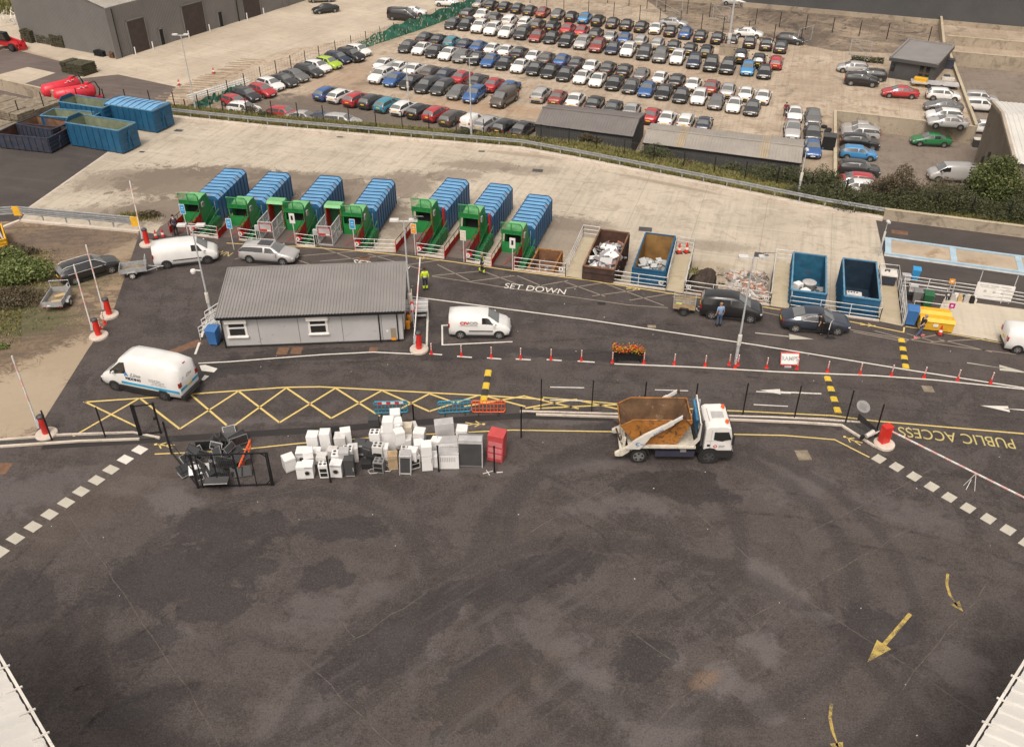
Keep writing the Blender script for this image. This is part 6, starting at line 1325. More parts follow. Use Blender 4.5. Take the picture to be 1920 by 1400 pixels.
# flower trough
p=G(1178,675);t=thing('flower_trough',(p.x,p.y,0),R(-3),'black trough overflowing with red and yellow flowers between marker posts','planter')
m=MB('black_metal');m.prism([(-.28,.35),(.28,.35),(.34,.72),(-.34,.72)],-1.05,1.05,'x')
for x in (-.8,.8): m.box(x-.06,x+.06,-.25,.25,0,.35)
m.build('trough',t)
m=MB('leaf_flowers')
for i in range(950):
    x,y=rnd.uniform(-1.1,1.1),rnd.gauss(0,.17);z=.74+abs(rnd.gauss(0,.17))+.08*math.sin(x*5);s=rnd.uniform(.025,.06)
    m.T=Matrix.Translation((x,y,z))@Matrix.Rotation(rnd.uniform(0,6),4,'Z')@Matrix.Rotation(rnd.gauss(0,.8),4,'X');m.add([(-s,-s,0),(s,-s,0),(s,s,0),(-s,s,0)],[(0,1,2,3)])
m.build('flowers',t,kind='stuff')
# speed humps
def hump(a,b,n,label):
    A_,B_=G(*a),G(*b);d_=(B_-A_)/n;ang=math.atan2(d_.y,d_.x);t=thing('speed_hump',A_,ang,label,'speed hump','rubber speed humps');L_=d_.length
    for i in range(n):
        m=MB('hump_yellow' if i%2==0 else 'hump_black');m.prism([(-.22,.0),(.22,0),(.14,.055),(-.14,.055)],i*L_+.005,(i+1)*L_-.005,'x');m.build('segment',t,label='yellow segment' if i%2==0 else 'black segment')
hump((916,694),(906,755),5,'short yellow and black speed hump left of the hatched lane end');hump((1551,706),(1572,774),7,'yellow and black speed hump in the near lane beside the tall black posts');hump((1690,635),(1699,691),7,'yellow and black speed hump in the far lane below the yellow bins')
# pedestrian barriers
def pbarrier(px,py,w_,mat,label,stripe=False,rz=0.,lean=.0,h=1.):
    p=G(px,py);t=thing('pedestrian_barrier',(p.x,p.y,0),rz,label,'barrier','plastic pedestrian barriers');m=MB(mat);m.T=Matrix.Rotation(lean,4,'X')
    m.tube([(-w_/2+.1,0,.12),(-w_/2,0,.25),(-w_/2,0,h-.1),(-w_/2+.1,0,h),(w_/2-.1,0,h),(w_/2,0,h-.1),(w_/2,0,.25),(w_/2-.1,0,.12),(-w_/2+.1,0,.12)],.04,6)
    n=9
    for i in range(1,n): x=-w_/2+i*w_/n;m.bar((x,0,.14),(x,0,.78 if stripe else h),.035,.03)
    m.bar((-w_/2,0,.78),(w_/2,0,.78),.04,.05);m.bar((-w_/2,0,.4),(w_/2,0,.4),.03,.03);m.build('frame',t)
    if stripe:
        for i in range(6): q=MB('red_bright' if i%2==0 else 'white_paint');q.T=Matrix.Rotation(lean,4,'X');q.box(-w_/2+.25+i*(w_-.5)/6,-w_/2+.25+(i+1)*(w_-.5)/6,-.03,.03,.80,.98);q.build('reflective_strip',t,label='red strip' if i%2==0 else 'white strip')
    q=MB('black_plastic')
    for sg in (-1,1): q.bar((sg*w_*.3,-.3,.04),(sg*w_*.3,.3,.04),.06,.06)
    q.build('foot',t);return t
pbarrier(734,776,2.1,'barrier_blue','blue plastic barrier with red and white strip behind the fridges',True,R(3));pbarrier(853,775,2.1,'barrier_blue','plain blue plastic barrier next to the orange one',rz=R(6));pbarrier(916,775,2.1,'barrier_orange','orange plastic barrier right of the blue ones')
b_=pbarrier(459,866,2.0,'barrier_orange','bent orange barrier standing on end against the cage of screens',rz=R(78),lean=.25,h=1.05);b_.rotation_euler=(0,R(-12),R(82))
# ---------------------------------------------------------------- black mesh fence beside the lanes (posts + see-through mesh)
def mesh_fence(pts,label,h=2.4,z=0.,post=.06,mesh=True,name='mesh_fence',pm='black_metal',mm='wire_net',sp=.2,step=None,grp='wire mesh fences',th=.006,col=None):
    c=Vector(pts[0]);t=thing(name,(c.x,c.y,z),0,label,'fence',grp);c.z=0;P_=[Vector((q[0],q[1],0))-c for q in pts]
    if step:
        q=[P_[0]]
        for a,b in zip(P_[:-1],P_[1:]):
            k=max(1,round((b-a).length/step));q+=[a.lerp(b,i/k) for i in range(1,k+1)]
        P_=q
    for q in P_: m=MB(pm);m.box(q.x-post/2,q.x+post/2,q.y-post/2,q.y+post/2,0,h);m.build('post',t)
    if mesh:
        m=MB(mm)
        for a,b in zip(P_[:-1],P_[1:]):
            k=max(2,int((b-a).length/sp))
            for i in range(1,k): q=a.lerp(b,i/k);m.bar(q+Vector((0,0,.05)),q+Vector((0,0,h-.05)),th,th)
            for i in range(int((h)/sp/1.0)+1): z_=min(h-.03,.05+i*sp*1.0);m.bar(a+Vector((0,0,z_)),b+Vector((0,0,z_)),th,th)
        m.build('mesh',t)
    return t
fp=[G(x,y) for x,y in [(1014,771),(1109,773),(1206,776),(1300,779),(1392,779),(1489,784),(1585,793),(1640,819)]]
mesh_fence(fp,'thin black mesh fence with tall posts along the gravel strip behind the lorry',2.5,th=.005,sp=.25,post=.07)
for i,((x0,y0),(x1,y1)) in enumerate([((1032,727),(1096,729)),((1224,731),(1290,733)),((1416,736),(1482,738))]):
    a,b=G(x0,y0,1.9),G(x1,y1,1.9);pass
for i,k in enumerate((0,2,4)):
    a,b=fp[k],fp[k+1];u=(b-a).normalized();a2,b2=a+u*.5,b-u*.5;t=thing('hanging_banner',(a2.x,a2.y,0),math.atan2(u.y,u.x),f"see-through grey banner with white bars on the black fence, {['left of the lorry','behind the lorry','right of the lorry'][i]}",'banner','banners on the black fence')
    L_=(b2-a2).length;m=MB('white_paint');
    for z in (.95,1.95): m.bar((.05,-.06,z),(L_-.05,-.06,z),.03,.05)
    m.build('white_bar',t)
p=fp[6].lerp(fp[7],.42);u=(fp[7]-fp[6]).normalized();t=thing('round_sign',(p.x,p.y,0),math.atan2(u.y,u.x),'pale round sign hanging on the mesh by the red barrier','sign')
m=MB('grey_light');m.lathe([(.42,-.05),(.42,-.03)],24,'y',(0,-.02,1.75));m.build('disc',t)
m=MB('grey_mid');[m.box(-.22,.22,-.085,-.072,1.58+i*.11,1.61+i*.11) for i in range(4)];m.build('lettering',t)
lf=[G(x,y) for x,y in [(98,826),(198,820),(262,817)]];mesh_fence(lf,'black mesh fence left of the open gate at the lower left',2.3,th=.004,sp=.3,post=.07)
p=G(262,817);p2=G(302,812);t=thing('garden_gate',(p.x,p.y,0),math.atan2((p2-p).y,(p2-p).x),'black steel pedestrian gate at the lower left by the hatched lane','gate')
L_=(p2-p).length;m=MB('black_metal')
for x in (0,.12,L_): m.box(x-.05,x+.05,-.05,.05,0,2.35)
m.box(.12,L_,-.03,.03,2.2,2.27);m.box(.12,L_,-.03,.03,.1,.16);m.build('frame',t);m=MB('wire_net')
for i in range(1,9): m.bar((.12+i*(L_-.12)/9,0,.1),(.12+i*(L_-.12)/9,0,2.2),.005,.005)
m.build('mesh',t);m=MB('black_metal');m.box(L_-.2,L_-.05,-.08,.08,1.1,1.25);m.build('latch',t)
# cage of screens
cc=[G(372,915),G(513,910),None,G(322,850)]
t=thing('steel_cage_fence',(cc[0].x,cc[0].y,0),math.atan2((cc[1]-cc[0]).y,(cc[1]-cc[0]).x),'black steel framed gate panels enclosing the heap of screens','cage')
L_=(cc[1]-cc[0]).length;m=MB('black_metal')
for x,w_ in ((0,.12),(.28,.06),(L_*.28,.05),(L_*.55,.09),(L_*.78,.04),(L_-.1,.07),(L_,.09)): m.box(x-w_/2,x+w_/2,-.03,.03,0,2.45 if x else 2.5)
m.bar((0,0,2.42),(L_,0,2.42),.07,.07);m.bar((.1,0,.12),(L_,0,.12),.07,.07);m.bar((L_-.4,0,.12),(L_-.05,0,.5),.05,.05);m.bar((L_-.4,0,2.42),(L_-.05,0,2.1),.05,.05)
q=cc[3]-cc[0];a=t.rotation_euler.z;q=Matrix.Rotation(-a,3,'Z')@q
m.bar((0,0,.12),(q.x,q.y,.12),.06,.06);m.bar((0,0,1.2),(q.x,q.y,1.2),.04,.04);m.box(q.x-.05,q.x+.05,q.y-.05,q.y+.05,0,2.4);m.build('frame',t)
m=MB('wire_net')
for i in range(1,40): m.bar((i*L_/40,0,.1),(i*L_/40,0,2.4),.005,.005)
for i in range(1,20): v=q*(i/20);m.bar((v.x,v.y,.1),(v.x,v.y,2.3),.005,.005)
m.build('mesh',t)
for x,y,lb in [(428,905,'single black post at the front of the appliance heap')]: pass
for i,(x,y,h,lb) in enumerate([(620,904,1.9,'black post in front of the left group of appliances'),(823,902 if 0 else 884,1.9,'black post in front of the middle appliances'),(927,885,1.9,'black post beside the red cabinet'),(977,820,2.3,'lone black post on the yellow line right of the red cabinet'),(776,788,1.2,'short black post behind the blue barrier'),(698,888,0,'')][:5]):
    p=G(x,y);m=MB('black_metal');m.box(-.045,.045,-.045,.045,0,h);m.box(-.06,.06,-.06,.06,h,h+.03);m.build('fence_post',None,(p.x,p.y,0),label=lb,cat='post',group='black posts among the appliances')
FILL=['on top of the back left machines','lying flat on the second row of machines','behind the cooker with four rings','on top of the cookers at the back left','at the right end of the left group','at the left side of the middle group','on the ground between left and middle groups','in front of the tallest fridge-freezer','stacked on the fridge right of the tallest one','behind the cream and brown box','between the cooker and the glass-shelf fridge','left of the large pale cabinet','behind the dark display fridge','crowning the highest stack of fridges','on the machine with papers in the middle','lying beside the open grey trolley']
# ---------------------------------------------------------------- discarded appliances
def appliance(kind,px,py,w_,d_,h,rz,label,mat='white_good',z=0.):
    p=G(px,py,z);nm={'wash':'washing_machine','cook':'cooker','fridge':'fridge','tall':'fridge_freezer','box':'dishwasher','show':'display_fridge','cab':'red_cabinet','ac':'chest_freezer','micro':'microwave'}[kind]
    t=thing(nm,(p.x,p.y,z),R(rz+random.uniform(-7,7)),label,{'wash':'washing machine','cook':'cooker','fridge':'fridge','tall':'fridge','box':'dishwasher','show':'fridge','cab':'cabinet','ac':'freezer','micro':'microwave'}[kind],'discarded appliances')
    t.scale=(1.13,1.13,1.08);t.rotation_euler[1]=R(random.gauss(0,1.6));m=MB(mat);m.box(-w_/2,w_/2,0,d_,.03,h);m.build('body',t,bev=.02)
    if kind=='wash' and 'washing' not in label:
        m=MB('grey_light');m.box(-w_/2+.02,w_/2-.02,-.006,0,h-.16,h-.145);m.box(-w_/2+.02,w_/2-.02,-.006,0,.1,.115);m.build('panel_seam',t)
    elif kind=='wash':
        m=MB('grey_light');m.lathe([(.17,-.02),(.17,0)],18,'y',(0,0,h*.5));r_=m.build('door',t);m=MB('glass_dark');m.lathe([(.12,-.03),(.12,-.02)],16,'y',(0,0,h*.5));m.build('door_glass',r_);m=MB('grey_light');m.box(-w_/2+.03,w_/2-.03,-.012,0,h-.13,h-.03);m.build('control_panel',t)
    elif kind=='cook':
        m=MB('inside_dark');m.box(-w_/2+.06,w_/2-.06,-.015,0,.15,.38);m.box(-w_/2+.06,w_/2-.06,-.015,0,.45,.68);m.build('oven_door',t)
        for i in (-1,1):
            for j in (-1,1): m=MB('grey_dark');m.lathe([(.08,h),(.08,h+.012)],12,'z',(i*w_*.23,d_/2+j*d_*.22,0));m.build('hob_ring',t)
    elif kind in('fridge','tall'):
        m=MB('grey_light');zs=[h*.62] if kind=='tall' else [];[m.box(-w_/2,w_/2,-.008,0,z_-.008,z_+.008) for z_ in zs];m.box(w_/2-.07,w_/2-.04,-.03,0,h*.35,h*.55);m.box(-w_/2+.02,w_/2-.02,-.006,0,.05,.09);m.build('door',t)
    elif kind=='show':
        m=MB('grey_light');m.box(-w_/2,w_/2,-.03,0,h-.1,h);m.box(-w_/2,-w_/2+.06,-.03,0,0,h-.1);m.box(w_/2-.06,w_/2,-.03,0,0,h-.1);m.build('door_frame',t);m=MB('grey_dark');m.box(-w_/2+.06,w_/2-.06,-.015,0,.15,h-.1);m.build('glass_door',t)
        m=MB('grey_light');m.box(-w_/2+.05,w_/2-.05,.05,.5,h+.005,h+.05);m.build('top_grille',t)
    elif kind=='box':
        m=MB('grey_light');m.box(-w_/2+.02,w_/2-.02,-.012,0,h-.13,h-.03);[m.box(-w_/2+.1,w_/2-.1,-.012,0,h*.2+i*.05,h*.2+i*.05+.02) for i in range(3)];m.build('control_panel',t)
    elif kind=='cab':
        m=MB('cloth_pink');[m.box(-w_/2+.06,w_/2-.06,-.012,0,.25+i*.42,.55+i*.42) for i in range(3)];m.use('cabinet_red');m.box(-w_/2,w_/2,-.02,0,h-.12,h);m.build('front_panel',t)
    elif kind=='ac':
        m=MB('grey_light');m.box(-w_/2,w_/2,0,d_,h+.005,h+.04);[m.box(-w_/2+.1+i*.09,-w_/2+.14+i*.09,-.012,0,h*.55,h*.85) for i in range(int((w_-.2)/.09))];m.build('grille',t)
    return t
WG_='white_good';AP=[
('wash',578,898,.6,.58,.85,2,'white washing machine, front row second from the left',WG_),('wash',548,884,.6,.6,.85,28,'white appliance turned cornerwise at the far left end of the heap',WG_),
('wash',566,899,.45,.5,.85,3,'narrow white machine with trailing hoses at the front left',WG_),('cook',609,897,.48,.5,.9,3,'white slim cooker with dark oven door in the front row',WG_),
('wash',631,896,.6,.55,.9,3,'white washing machine just left of the grey-fronted cabinet',WG_),('fridge',657,894,.5,.5,1.15,3,'grey-fronted cabinet in the front row of the left group','grey_dark'),
('wash',568,872,.6,.6,.85,4,'white machine in the second row behind the left washing machines',WG_),('wash',592,872,.6,.55,.85,0,'white machine behind the slim cooker',WG_),
('fridge',589,852,.6,.58,1.25,2,'tall white fridge at the back left of the heap',WG_),('fridge',613,850,.55,.55,1.35,0,'tall white fridge, second at the back left',WG_),
('cook',634,880,.58,.55,.95,3,'white cooker with four rings facing up in the second row',WG_),('cook',654,876,.5,.5,1.15,5,'white cooker with two dark rings beside the four-ring one',WG_),
('micro',640,848,.6,.6,1.0,-4,'grey flat-topped unit behind the cookers','white_good_old'),('micro',652,842,.55,.5,1.2,8,'white cluttered unit at the back of the left group',WG_),
('box',676,858,.6,.6,.9,-8,'black appliance at the right end of the left group','grey_dark'),('micro',634,832,.7,.5,.8,6,'dark box at the very back of the left group','inside_dark'),
('cook',710,888,.55,.5,.75,-4,'open grey trolley at the front of the middle group','grey_mid'),('cook',709,868,.55,.5,1.1,-3,'white-topped cooker above the open trolley','white_good_old'),
('cook',707,850,.55,.5,1.35,0,'white cooker with grey top in the middle group',WG_),('cook',704,818,.55,.5,1.2,2,'dark cooker with yellow rings at the back of the middle group','grey_dark'),
('tall',733,845,.58,.6,2.0,0,'tall white fridge-freezer standing highest in the heap',WG_),('wash',726,843,.62,.6,1.25,2,'white fridge in front of the tall fridge-freezer',WG_),
('tall',744,843,.55,.6,1.75,0,'white stacked fridge right of the tallest one',WG_),('tall',744,822,.55,.6,1.7,0,'white fridge stacked at the back of the middle group',WG_),
('wash',766,835,.55,.5,1.3,2,'cream box with brown front behind the cookers','cream'),('wash',738,882,.5,.5,1.0,0,'brown wooden-topped dark cabinet','wood'),
('wash',763,856,.55,.55,1.15,2,'white machine with papers on top in the middle','white_good_old'),('cook',762,874,.55,.5,1.05,2,'white cooker with wooden shelf showing','white_good_old'),
('show',760,890,.62,.5,1.3,2,'leaning grey framed cooker in the front row','white_good_old'),('wash',788,866,.5,.55,1.2,2,'white machine left of the tall fridge with glass shelves',WG_),
('wash',785,846,.6,.55,1.3,0,'white fridge behind the glass-shelf fridge',WG_),('tall',802,884,.55,.6,1.7,2,'tall white fridge-freezer in the front row of the right group',WG_),
('wash',817,878,.4,.5,.85,2,'small white unit right of the tall front fridge-freezer',WG_),('ac',842,880,1.05,.6,1.0,2,'wide white chest with front grille',WG_),
('ac',840,862,1.0,.6,1.15,2,'wide white chest behind the grilled one',WG_),('ac',838,843,1.0,.55,1.75,1,'large pale grey cabinet at the back right','grey_light'),
('fridge',866,842,.6,.6,1.3,0,'white freezer behind the display fridge',WG_),('show',882,876,1.3,.7,1.75,-2,'large dark glass-fronted display fridge','grey_mid'),
('cab',927,866,.85,.75,1.8,-18,'faded red upright cabinet at the right end of the heap','cabinet_red')]
for a in AP: appliance(*a[:8],mat=a[8])
for i,(x,y,h,z,mt,k) in enumerate([(579,862,.5,.85,'white_good','micro'),(602,866,.3,.9,'white_good_old','micro'),(622,862,.6,.0,'white_good_old','wash'),(645,862,.5,.9,'grey_light','micro'),(664,868,1.,.0,'white_good_old','wash'),(690,862,.9,.0,'grey_dark','wash'),(697,872,.6,.0,'inside_dark','micro'),(720,865,.9,.0,'white_good','wash'),(752,836,.9,.9,'white_good','wash'),(776,826,1.,.0,'white_good_old','wash'),
  (780,880,.9,.0,'white_good_old','cook'),(818,860,1.2,.0,'white_good','wash'),(856,858,1.1,.0,'white_good_old','wash'),(746,800,.3,1.7,'white_good','micro'),(772,866,.7,.6,'white_good','micro'),(688,880,.4,.0,'black_plastic','micro')]):
    appliance(k,x,y,.52,.5,h,random.uniform(-25,25),f"{'white' if 'white' in mt else 'dark' if mt!='grey_light' else 'silver'} {'small box' if k=='micro' else 'appliance'} {FILL[i]}",mat=mt,z=z)
for i,(x,y) in enumerate([(612,880),(700,884),(770 if 0 else 726,880),(736,872)]):
    p=G(x,y);pts=[Vector((math.cos(t_*1.1+i)*(.25+.03*t_),math.sin(t_*1.1+i)*(.2+.03*t_),.03+.02*t_)) for t_ in range(8)];m=MB('grey_light');m.tube(pts,.025,5);m.build('waste_hose',None,(p.x,p.y,0),label=f"pale waste hose curled on the ground, {ORD[i]} from the left in the appliance heap",cat='hose',group='waste hoses')
m=MB('white_paint');p=G(915,886);m.bar((-.3,-.1,.02),(.3,.15,.02),.03,.03);m.bar((-.1,.2,.03),(.1,-.25,.03),.03,.03);m.bar((.5,0,.02),(.85,.05,.02),.04,.03);m.build('loose_sticks',None,p,label='crossed white sticks on the asphalt in front of the red cabinet',cat='sticks')
CLR={'grey_dark':'dark grey','inside_dark':'black','grey_mid':'mid grey','grey_light':'silver','black_plastic':'dull black'}
# screens and televisions in the cage
def tv(px,py,w_,h,rz,tilt,label,mat='grey_dark',z=0.,crt=False):
    p=G(px,py,z);t=thing('old_television' if crt else 'flat_screen',(p.x,p.y,z),R(rz),label,'television','discarded screens')
    m=MB(mat).at(rx=R(tilt))
    if crt: m.prism([(0,0),(0,h),(.35,h*.85),(.45,h*.2),(.3,0)],-w_/2,w_/2,'x')
    else: m.box(-w_/2,w_/2,0,.05,0,h);m.box(-w_*.3,w_*.3,.05,.09,h*.2,h*.8)
    m.build('case',t,bev=.01);m=MB('glass_dark').at(rx=R(tilt));m.box(-w_/2+.04,w_/2-.04,-.008,0,.04,h-.04);m.build('screen',t);return t
for a in [(360,868,.9,.75,60,-35,'thin silver screen leaning at the left of the cage','grey_light'),(374,862,.9,.8,50,-30,'second silver screen leaning beside the first','grey_light'),(386,845,1.1,.7,5,-5,'dark metal tank stand at the back of the screens','grey_dark'),(428,835,1.1,.9,8,-62,'large dark flat panel lying on top of the heap','grey_dark'),
          (432,815,.75,.6,25,-50,'silver printer casing at the top of the heap','grey_light'),(415,850,.9,.9,25,-70,'dark screen lying below the large flat panel','grey_dark'),(432,868,.6,.5,-10,-25,'grey projector-like set in the middle of the heap','grey_mid'),(412,880,.5,.8,-50,-40,'silver-edged narrow screen lying across the cage','grey_light'),
          (398,890,.8,.6,10,-75,'dark screen lying flat near the front of the cage','grey_dark'),(375,900,.5,.7,30,-30,'pale triangular panel at the cage corner','grey_light'),(405,905,1.2,.35,3,-10,'black rack of shelves at the front of the cage','grey_dark'),(385,880,.8,.6,70,-60,'black screen face down at the left of the heap','inside_dark'),(445,885,.7,.6,-60,-20,'black wire rack leaning right in the cage','inside_dark')]:
    tv(*a[:7],mat=a[7],crt=a[0] in (432,))
rq=random.Random(21)
for i in range(30):
    x,y=rq.uniform(352,456),rq.uniform(826,902);k=(y-838)/62
    mt=['grey_dark','inside_dark','grey_mid','grey_dark','grey_light','black_plastic'][i%6]
    tv(x,y,rq.uniform(.7,1.35),rq.uniform(.4,.7),rq.uniform(-70,70),rq.uniform(-80,-15),f"{CLR[mt]} screen or casing tipped in the cage, {ORD[i]} of the loose ones",mat=mt,z=rq.uniform(.0,1.0 if y<870 else .5))
for i in range(5):
    p=G(404,908-i*.2,.1+i*.16);m=MB('grey_dark');m.box(-.65,.65,0,.6,0,.03);m.use('grey_light').box(-.65,.65,-.02,0,0,.035);m.build('shelf_board',None,p,R(3),label=f"black shelf in the stacked rack, {ORD[i]} from the bottom",cat='shelf',group='stacked rack shelves')
# ---------------------------------------------------------------- yellow bins, chest bin, small goods, notice board
for i,(x,y,lb) in enumerate([(1745,608,'yellow lidded trough bin, rear of the two'),(1752,623,'yellow trough bin with a small notice, front of the two')]):
    p=G(x,y);t=thing('yellow_bin',(p.x,p.y,0),R(-14),lb,'bin','yellow trough bins');m=MB('sign_yellow');m.prism([(0,.15),(.75,.15),(.9,.8),(.1,1.0),(-.08,.85)],-1.15,1.15,'x');m.build('body',t,bev=.02);m=MB('sign_yellow');m.prism([(-.1,.86),(.08,1.03),(.92,.84),(.92,.88),(.1,1.09),(-.14,.88)],-1.18,1.18,'x')
    for k in range(3): m.box(-1.1,1.1,.2+k*.24,.26+k*.24,.98-k*.055,1.10-k*.055)
    m.build('lid',t);m=MB('white_paint');m.box(-.25,.1,-.10,-.075,.5,.72);m.build('notice',t) if i else None
p=G(1661,536);t=thing('chest_bin',(p.x,p.y,0),R(-16),'dark blue chest bin with pale lid at the end of the last walkway','bin');m=MB('skip_navy');m.prism([(0,.1),(.8,.1),(.9,.9),(-.1,.9)],-.6,.6,'x');m.build('body',t);m=MB('white_dirty');m.box(-.66,.66,-.15,.95,.9,1.0);m.build('lid',t)
for i,(x,y,mt,lb) in enumerate([(1690,524,'grey_light','pale crate at the left fence of the small goods area'),(1703,545,'grey_light','clear plastic crate stack in the small goods area'),(1698,560,'inside_dark','black crate in the small goods area')]):
    p=G(x+8,y);m=MB(mt);m.box(-.3,.3,-.22,.22,0,.4);m.box(-.33,.33,-.25,.25,.4,.46);m.build('plastic_crate',None,p,R(-15),label=lb,cat='crate',group='crates in the small goods area')
for i in range(10):
    q=G(1775,561).lerp(G(1826,568),i/9)+Vector((0,.1 if i%2 else -.05,0));m=MB(['inside_dark','cream','grey_light','white_paint','card','grey_dark','grey_light','cream','inside_dark','white_dirty'][i]);w=rnd.uniform(.12,.22);m.box(-w,w,-.12,.12,0,rnd.uniform(.2,.5));m.box(-w*.8,w*.6,-.1,.1,0,rnd.uniform(.5,.6))
    m.build('reuse_item',None,q,R(-14+rnd.uniform(-20,20)),label=f"small item on the reuse kerb left of the white board, {ORD[i]} from the left",cat='bric-a-brac',group='small items along the ramp railing')
p,p2=G(1823,560),G(1893,570);t=thing('notice_board',(p.x,p.y,0),math.atan2((p2-p).y,(p2-p).x),'large white notice board with faint grey lettering on the ramp railing','sign')
L_=(p2-p).length;m=MB('white_paint');m.box(0,L_,-.05,-.02,.15,1.5);m.build('board',t);m=MB('grey_light')
for a,b,z in [(.25,1.1,1.3),(1.3,2.0,1.3),(2.25,3.2,1.3),(.35,3.0,1.16),(.9,2.7,.42)]: m.box(a*L_/3.5,b*L_/3.5,-.06,-.051,z-.025,z+.025)
for x in (.9,1.75,2.5): m.box(x*L_/3.5-.1,x*L_/3.5+.1,-.058,-.051,.72,.92)
m.build('lettering',t)
m=MB('galv')
for x in (.1,L_-.1): m.bar((x,0,0),(x,0,2.4),.05,.05)
m.build('posts',t)
for x,y,z,mt,lb,rot in [(1776,546,1.55,'sign_orange','square orange sign on the far rail of the small goods area',-15),(1777,592,1.35,'sign_magenta','square magenta sign at the corner of the near rail',-15),(1771,566,1.3,'grey_dark','square black sign with white mark on the middle rail',-15),(1658,520,1.2,'grey_dark','square black sign above the chest bin',-15)]:
    q=G(x,y+10 if mt!='sign_magenta' else y+6);t=thing('square_sign',(q.x,q.y,0),R(rot),lb,'sign','square signs');m=MB('galv');m.bar((0,0,0),(0,0,z),.04,.04);m.build('post',t);m=MB(mt);m.box(-.2,.2,-.05,-.03,z-.4,z);m.use('white_paint').box(-.08,.08,-.055,-.05,z-.27,z-.13);m.build('board',t)
# weighbridge
q=[Vector((w.x,w.y,0)) for w in P2(*wq,z=ZA)];c=(q[0]+q[3])/2;ux=(q[1]-q[0]).normalized();t=thing('weighbridge',(c.x,c.y,ZA),math.atan2(ux.y,ux.x),'long weighbridge deck with pale blue edges','weighbridge');hw=(q[0]-q[3]).length/2;LL=16
m=MB('weigh_top');m.box(.1,LL,-hw+.2,hw-.2,.02,.2);m.build('deck',t);m=MB('weigh_blue')
for sg in (-1,1): m.box(0,LL,sg*hw-.12,sg*hw+.12,.02,.28)
for x in (.3,5.6,10.8,15.5): m.box(x-.25,x+.25,-hw+.13,hw-.13,.19,.235)
m.build('blue_frame',t);m=MB('galv_light')
for sg in (-1,1): m.box(0,LL,sg*(hw+.13),sg*(hw+.13)+.06*sg,.02,.12) if sg>0 else m.box(0,LL,-hw-.19,-hw-.13,.02,.12)
m.build('edge_angle',t)
# ================================================================ BUILDINGS
def top_z(base,py):
    """height z of a point above base that appears at photo row py"""
    lo,hi=base.z,base.z+30
    for _ in range(40):
        z=(lo+hi)/2;zz=z-H;dd=base.y*ct-zz*st;u=base.y*st+zz*ct;y=700-F*u/dd
        if y>py: lo=z
        else: hi=z
    return z
def cladwall(m,a,b,z0,z1,z1b=None,sp=.3,dp=.04):
    """ribbed sheet wall from a to b; top height may slope from z1 to z1b"""
    a,b=Vector((a.x,a.y,0)),Vector((b.x,b.y,0));L_=(b-a).length;n=int(L_/sp);d_=(b-a)/n;nn=Vector((d_.y,-d_.x,0)).normalized()*dp;z1b=z1 if z1b is None else z1b
    vs=[];
    for i in range(n):
        for f,o in ((0,0),(.55,0),(.62,1),(.93,1)):
            p=a+d_*(i+f)+nn*o;t_=(i+f)/n;vs+=[(p.x,p.y,z0),(p.x,p.y,z1+(z1b-z1)*t_)]
    vs+=[(b.x,b.y,z0),(b.x,b.y,z1b)]
    m.add(vs,[(2*i,2*i+2,2*i+3,2*i+1) for i in range(len(vs)//2-1)])
def cladroof(m,e0,e1,r1,r0,sp=.33,dp=.04):
    """ribbed roof plane: eave e0->e1, ridge r0->r1 (3-D points)"""
    L_=(e1-e0).length;n=int(L_/sp);vs=[];up=(e1-e0).cross(r0-e0).normalized();up=up if up.z>0 else -up
    for i in range(n):
        for f,o in ((0,0),(.6,0),(.68,1),(.92,1)):
            t_=(i+f)/n;vs+=[tuple(e0.lerp(e1,t_)+up*dp*o),tuple(r0.lerp(r1,t_)+up*dp*o)]
    vs+=[tuple(e1),tuple(r1)];m.add(vs,[(2*i,2*i+2,2*i+3,2*i+1) for i in range(len(vs)//2-1)])
# grey warehouse, upper left
wb=G(222,110,ZC);ua=Vector((math.cos(R(61)),math.sin(R(61)),0));va=Vector((math.cos(R(151)),math.sin(R(151)),0))
we=top_z(wb,15);t=thing('warehouse',(0,0,0),0,'long grey ribbed warehouse with roller doors at the upper left','warehouse')
WL,WD=70,21.5;p0,p1,p2=wb,wb+ua*WL,wb+va*WD
m=MB('clad_grey');cladwall(m,p0,p1,ZC,we);rz_=we+2.2;mid=wb+va*(WD/2);cladwall(m,mid,p0,ZC,rz_,we);cladwall(m,p2,mid,ZC,we,rz_);m.build('wall',t)
m=MB('roof_tan');e0=Vector((p0.x,p0.y,we));e1=Vector((p1.x,p1.y,we));r0=Vector((mid.x,mid.y,rz_));r1=r0+ua*WL
cladroof(m,e0-ua*.2,e1,r1,r0-ua*.2);b0=Vector((p2.x,p2.y,we));cladroof(m,r0-ua*.2,r1,b0+ua*WL,b0-ua*.2);m.build('roof',t)
m=MB('clad_grey');nw=Vector((ua.y,-ua.x,0))
for s0 in (0,37.): 
    q=p0+ua*s0+nw*.12;m.at(q.x,q.y,0,rz=R(61));m.box(-.5,.5,-.1,.1,ZC,we)
m.at();q=p0-ua*.15;m.build('corner_trim',t)
for s0 in (.6,25.2):
    m=MB('black_metal');q=p0+ua*s0+nw*.2;m.tube([(q.x,q.y,ZC),(q.x,q.y,we-.2)],.09,8);m.build('downpipe',t)
def along(px,py): q=G(px,py,ZC);return (q-p0).dot(ua)
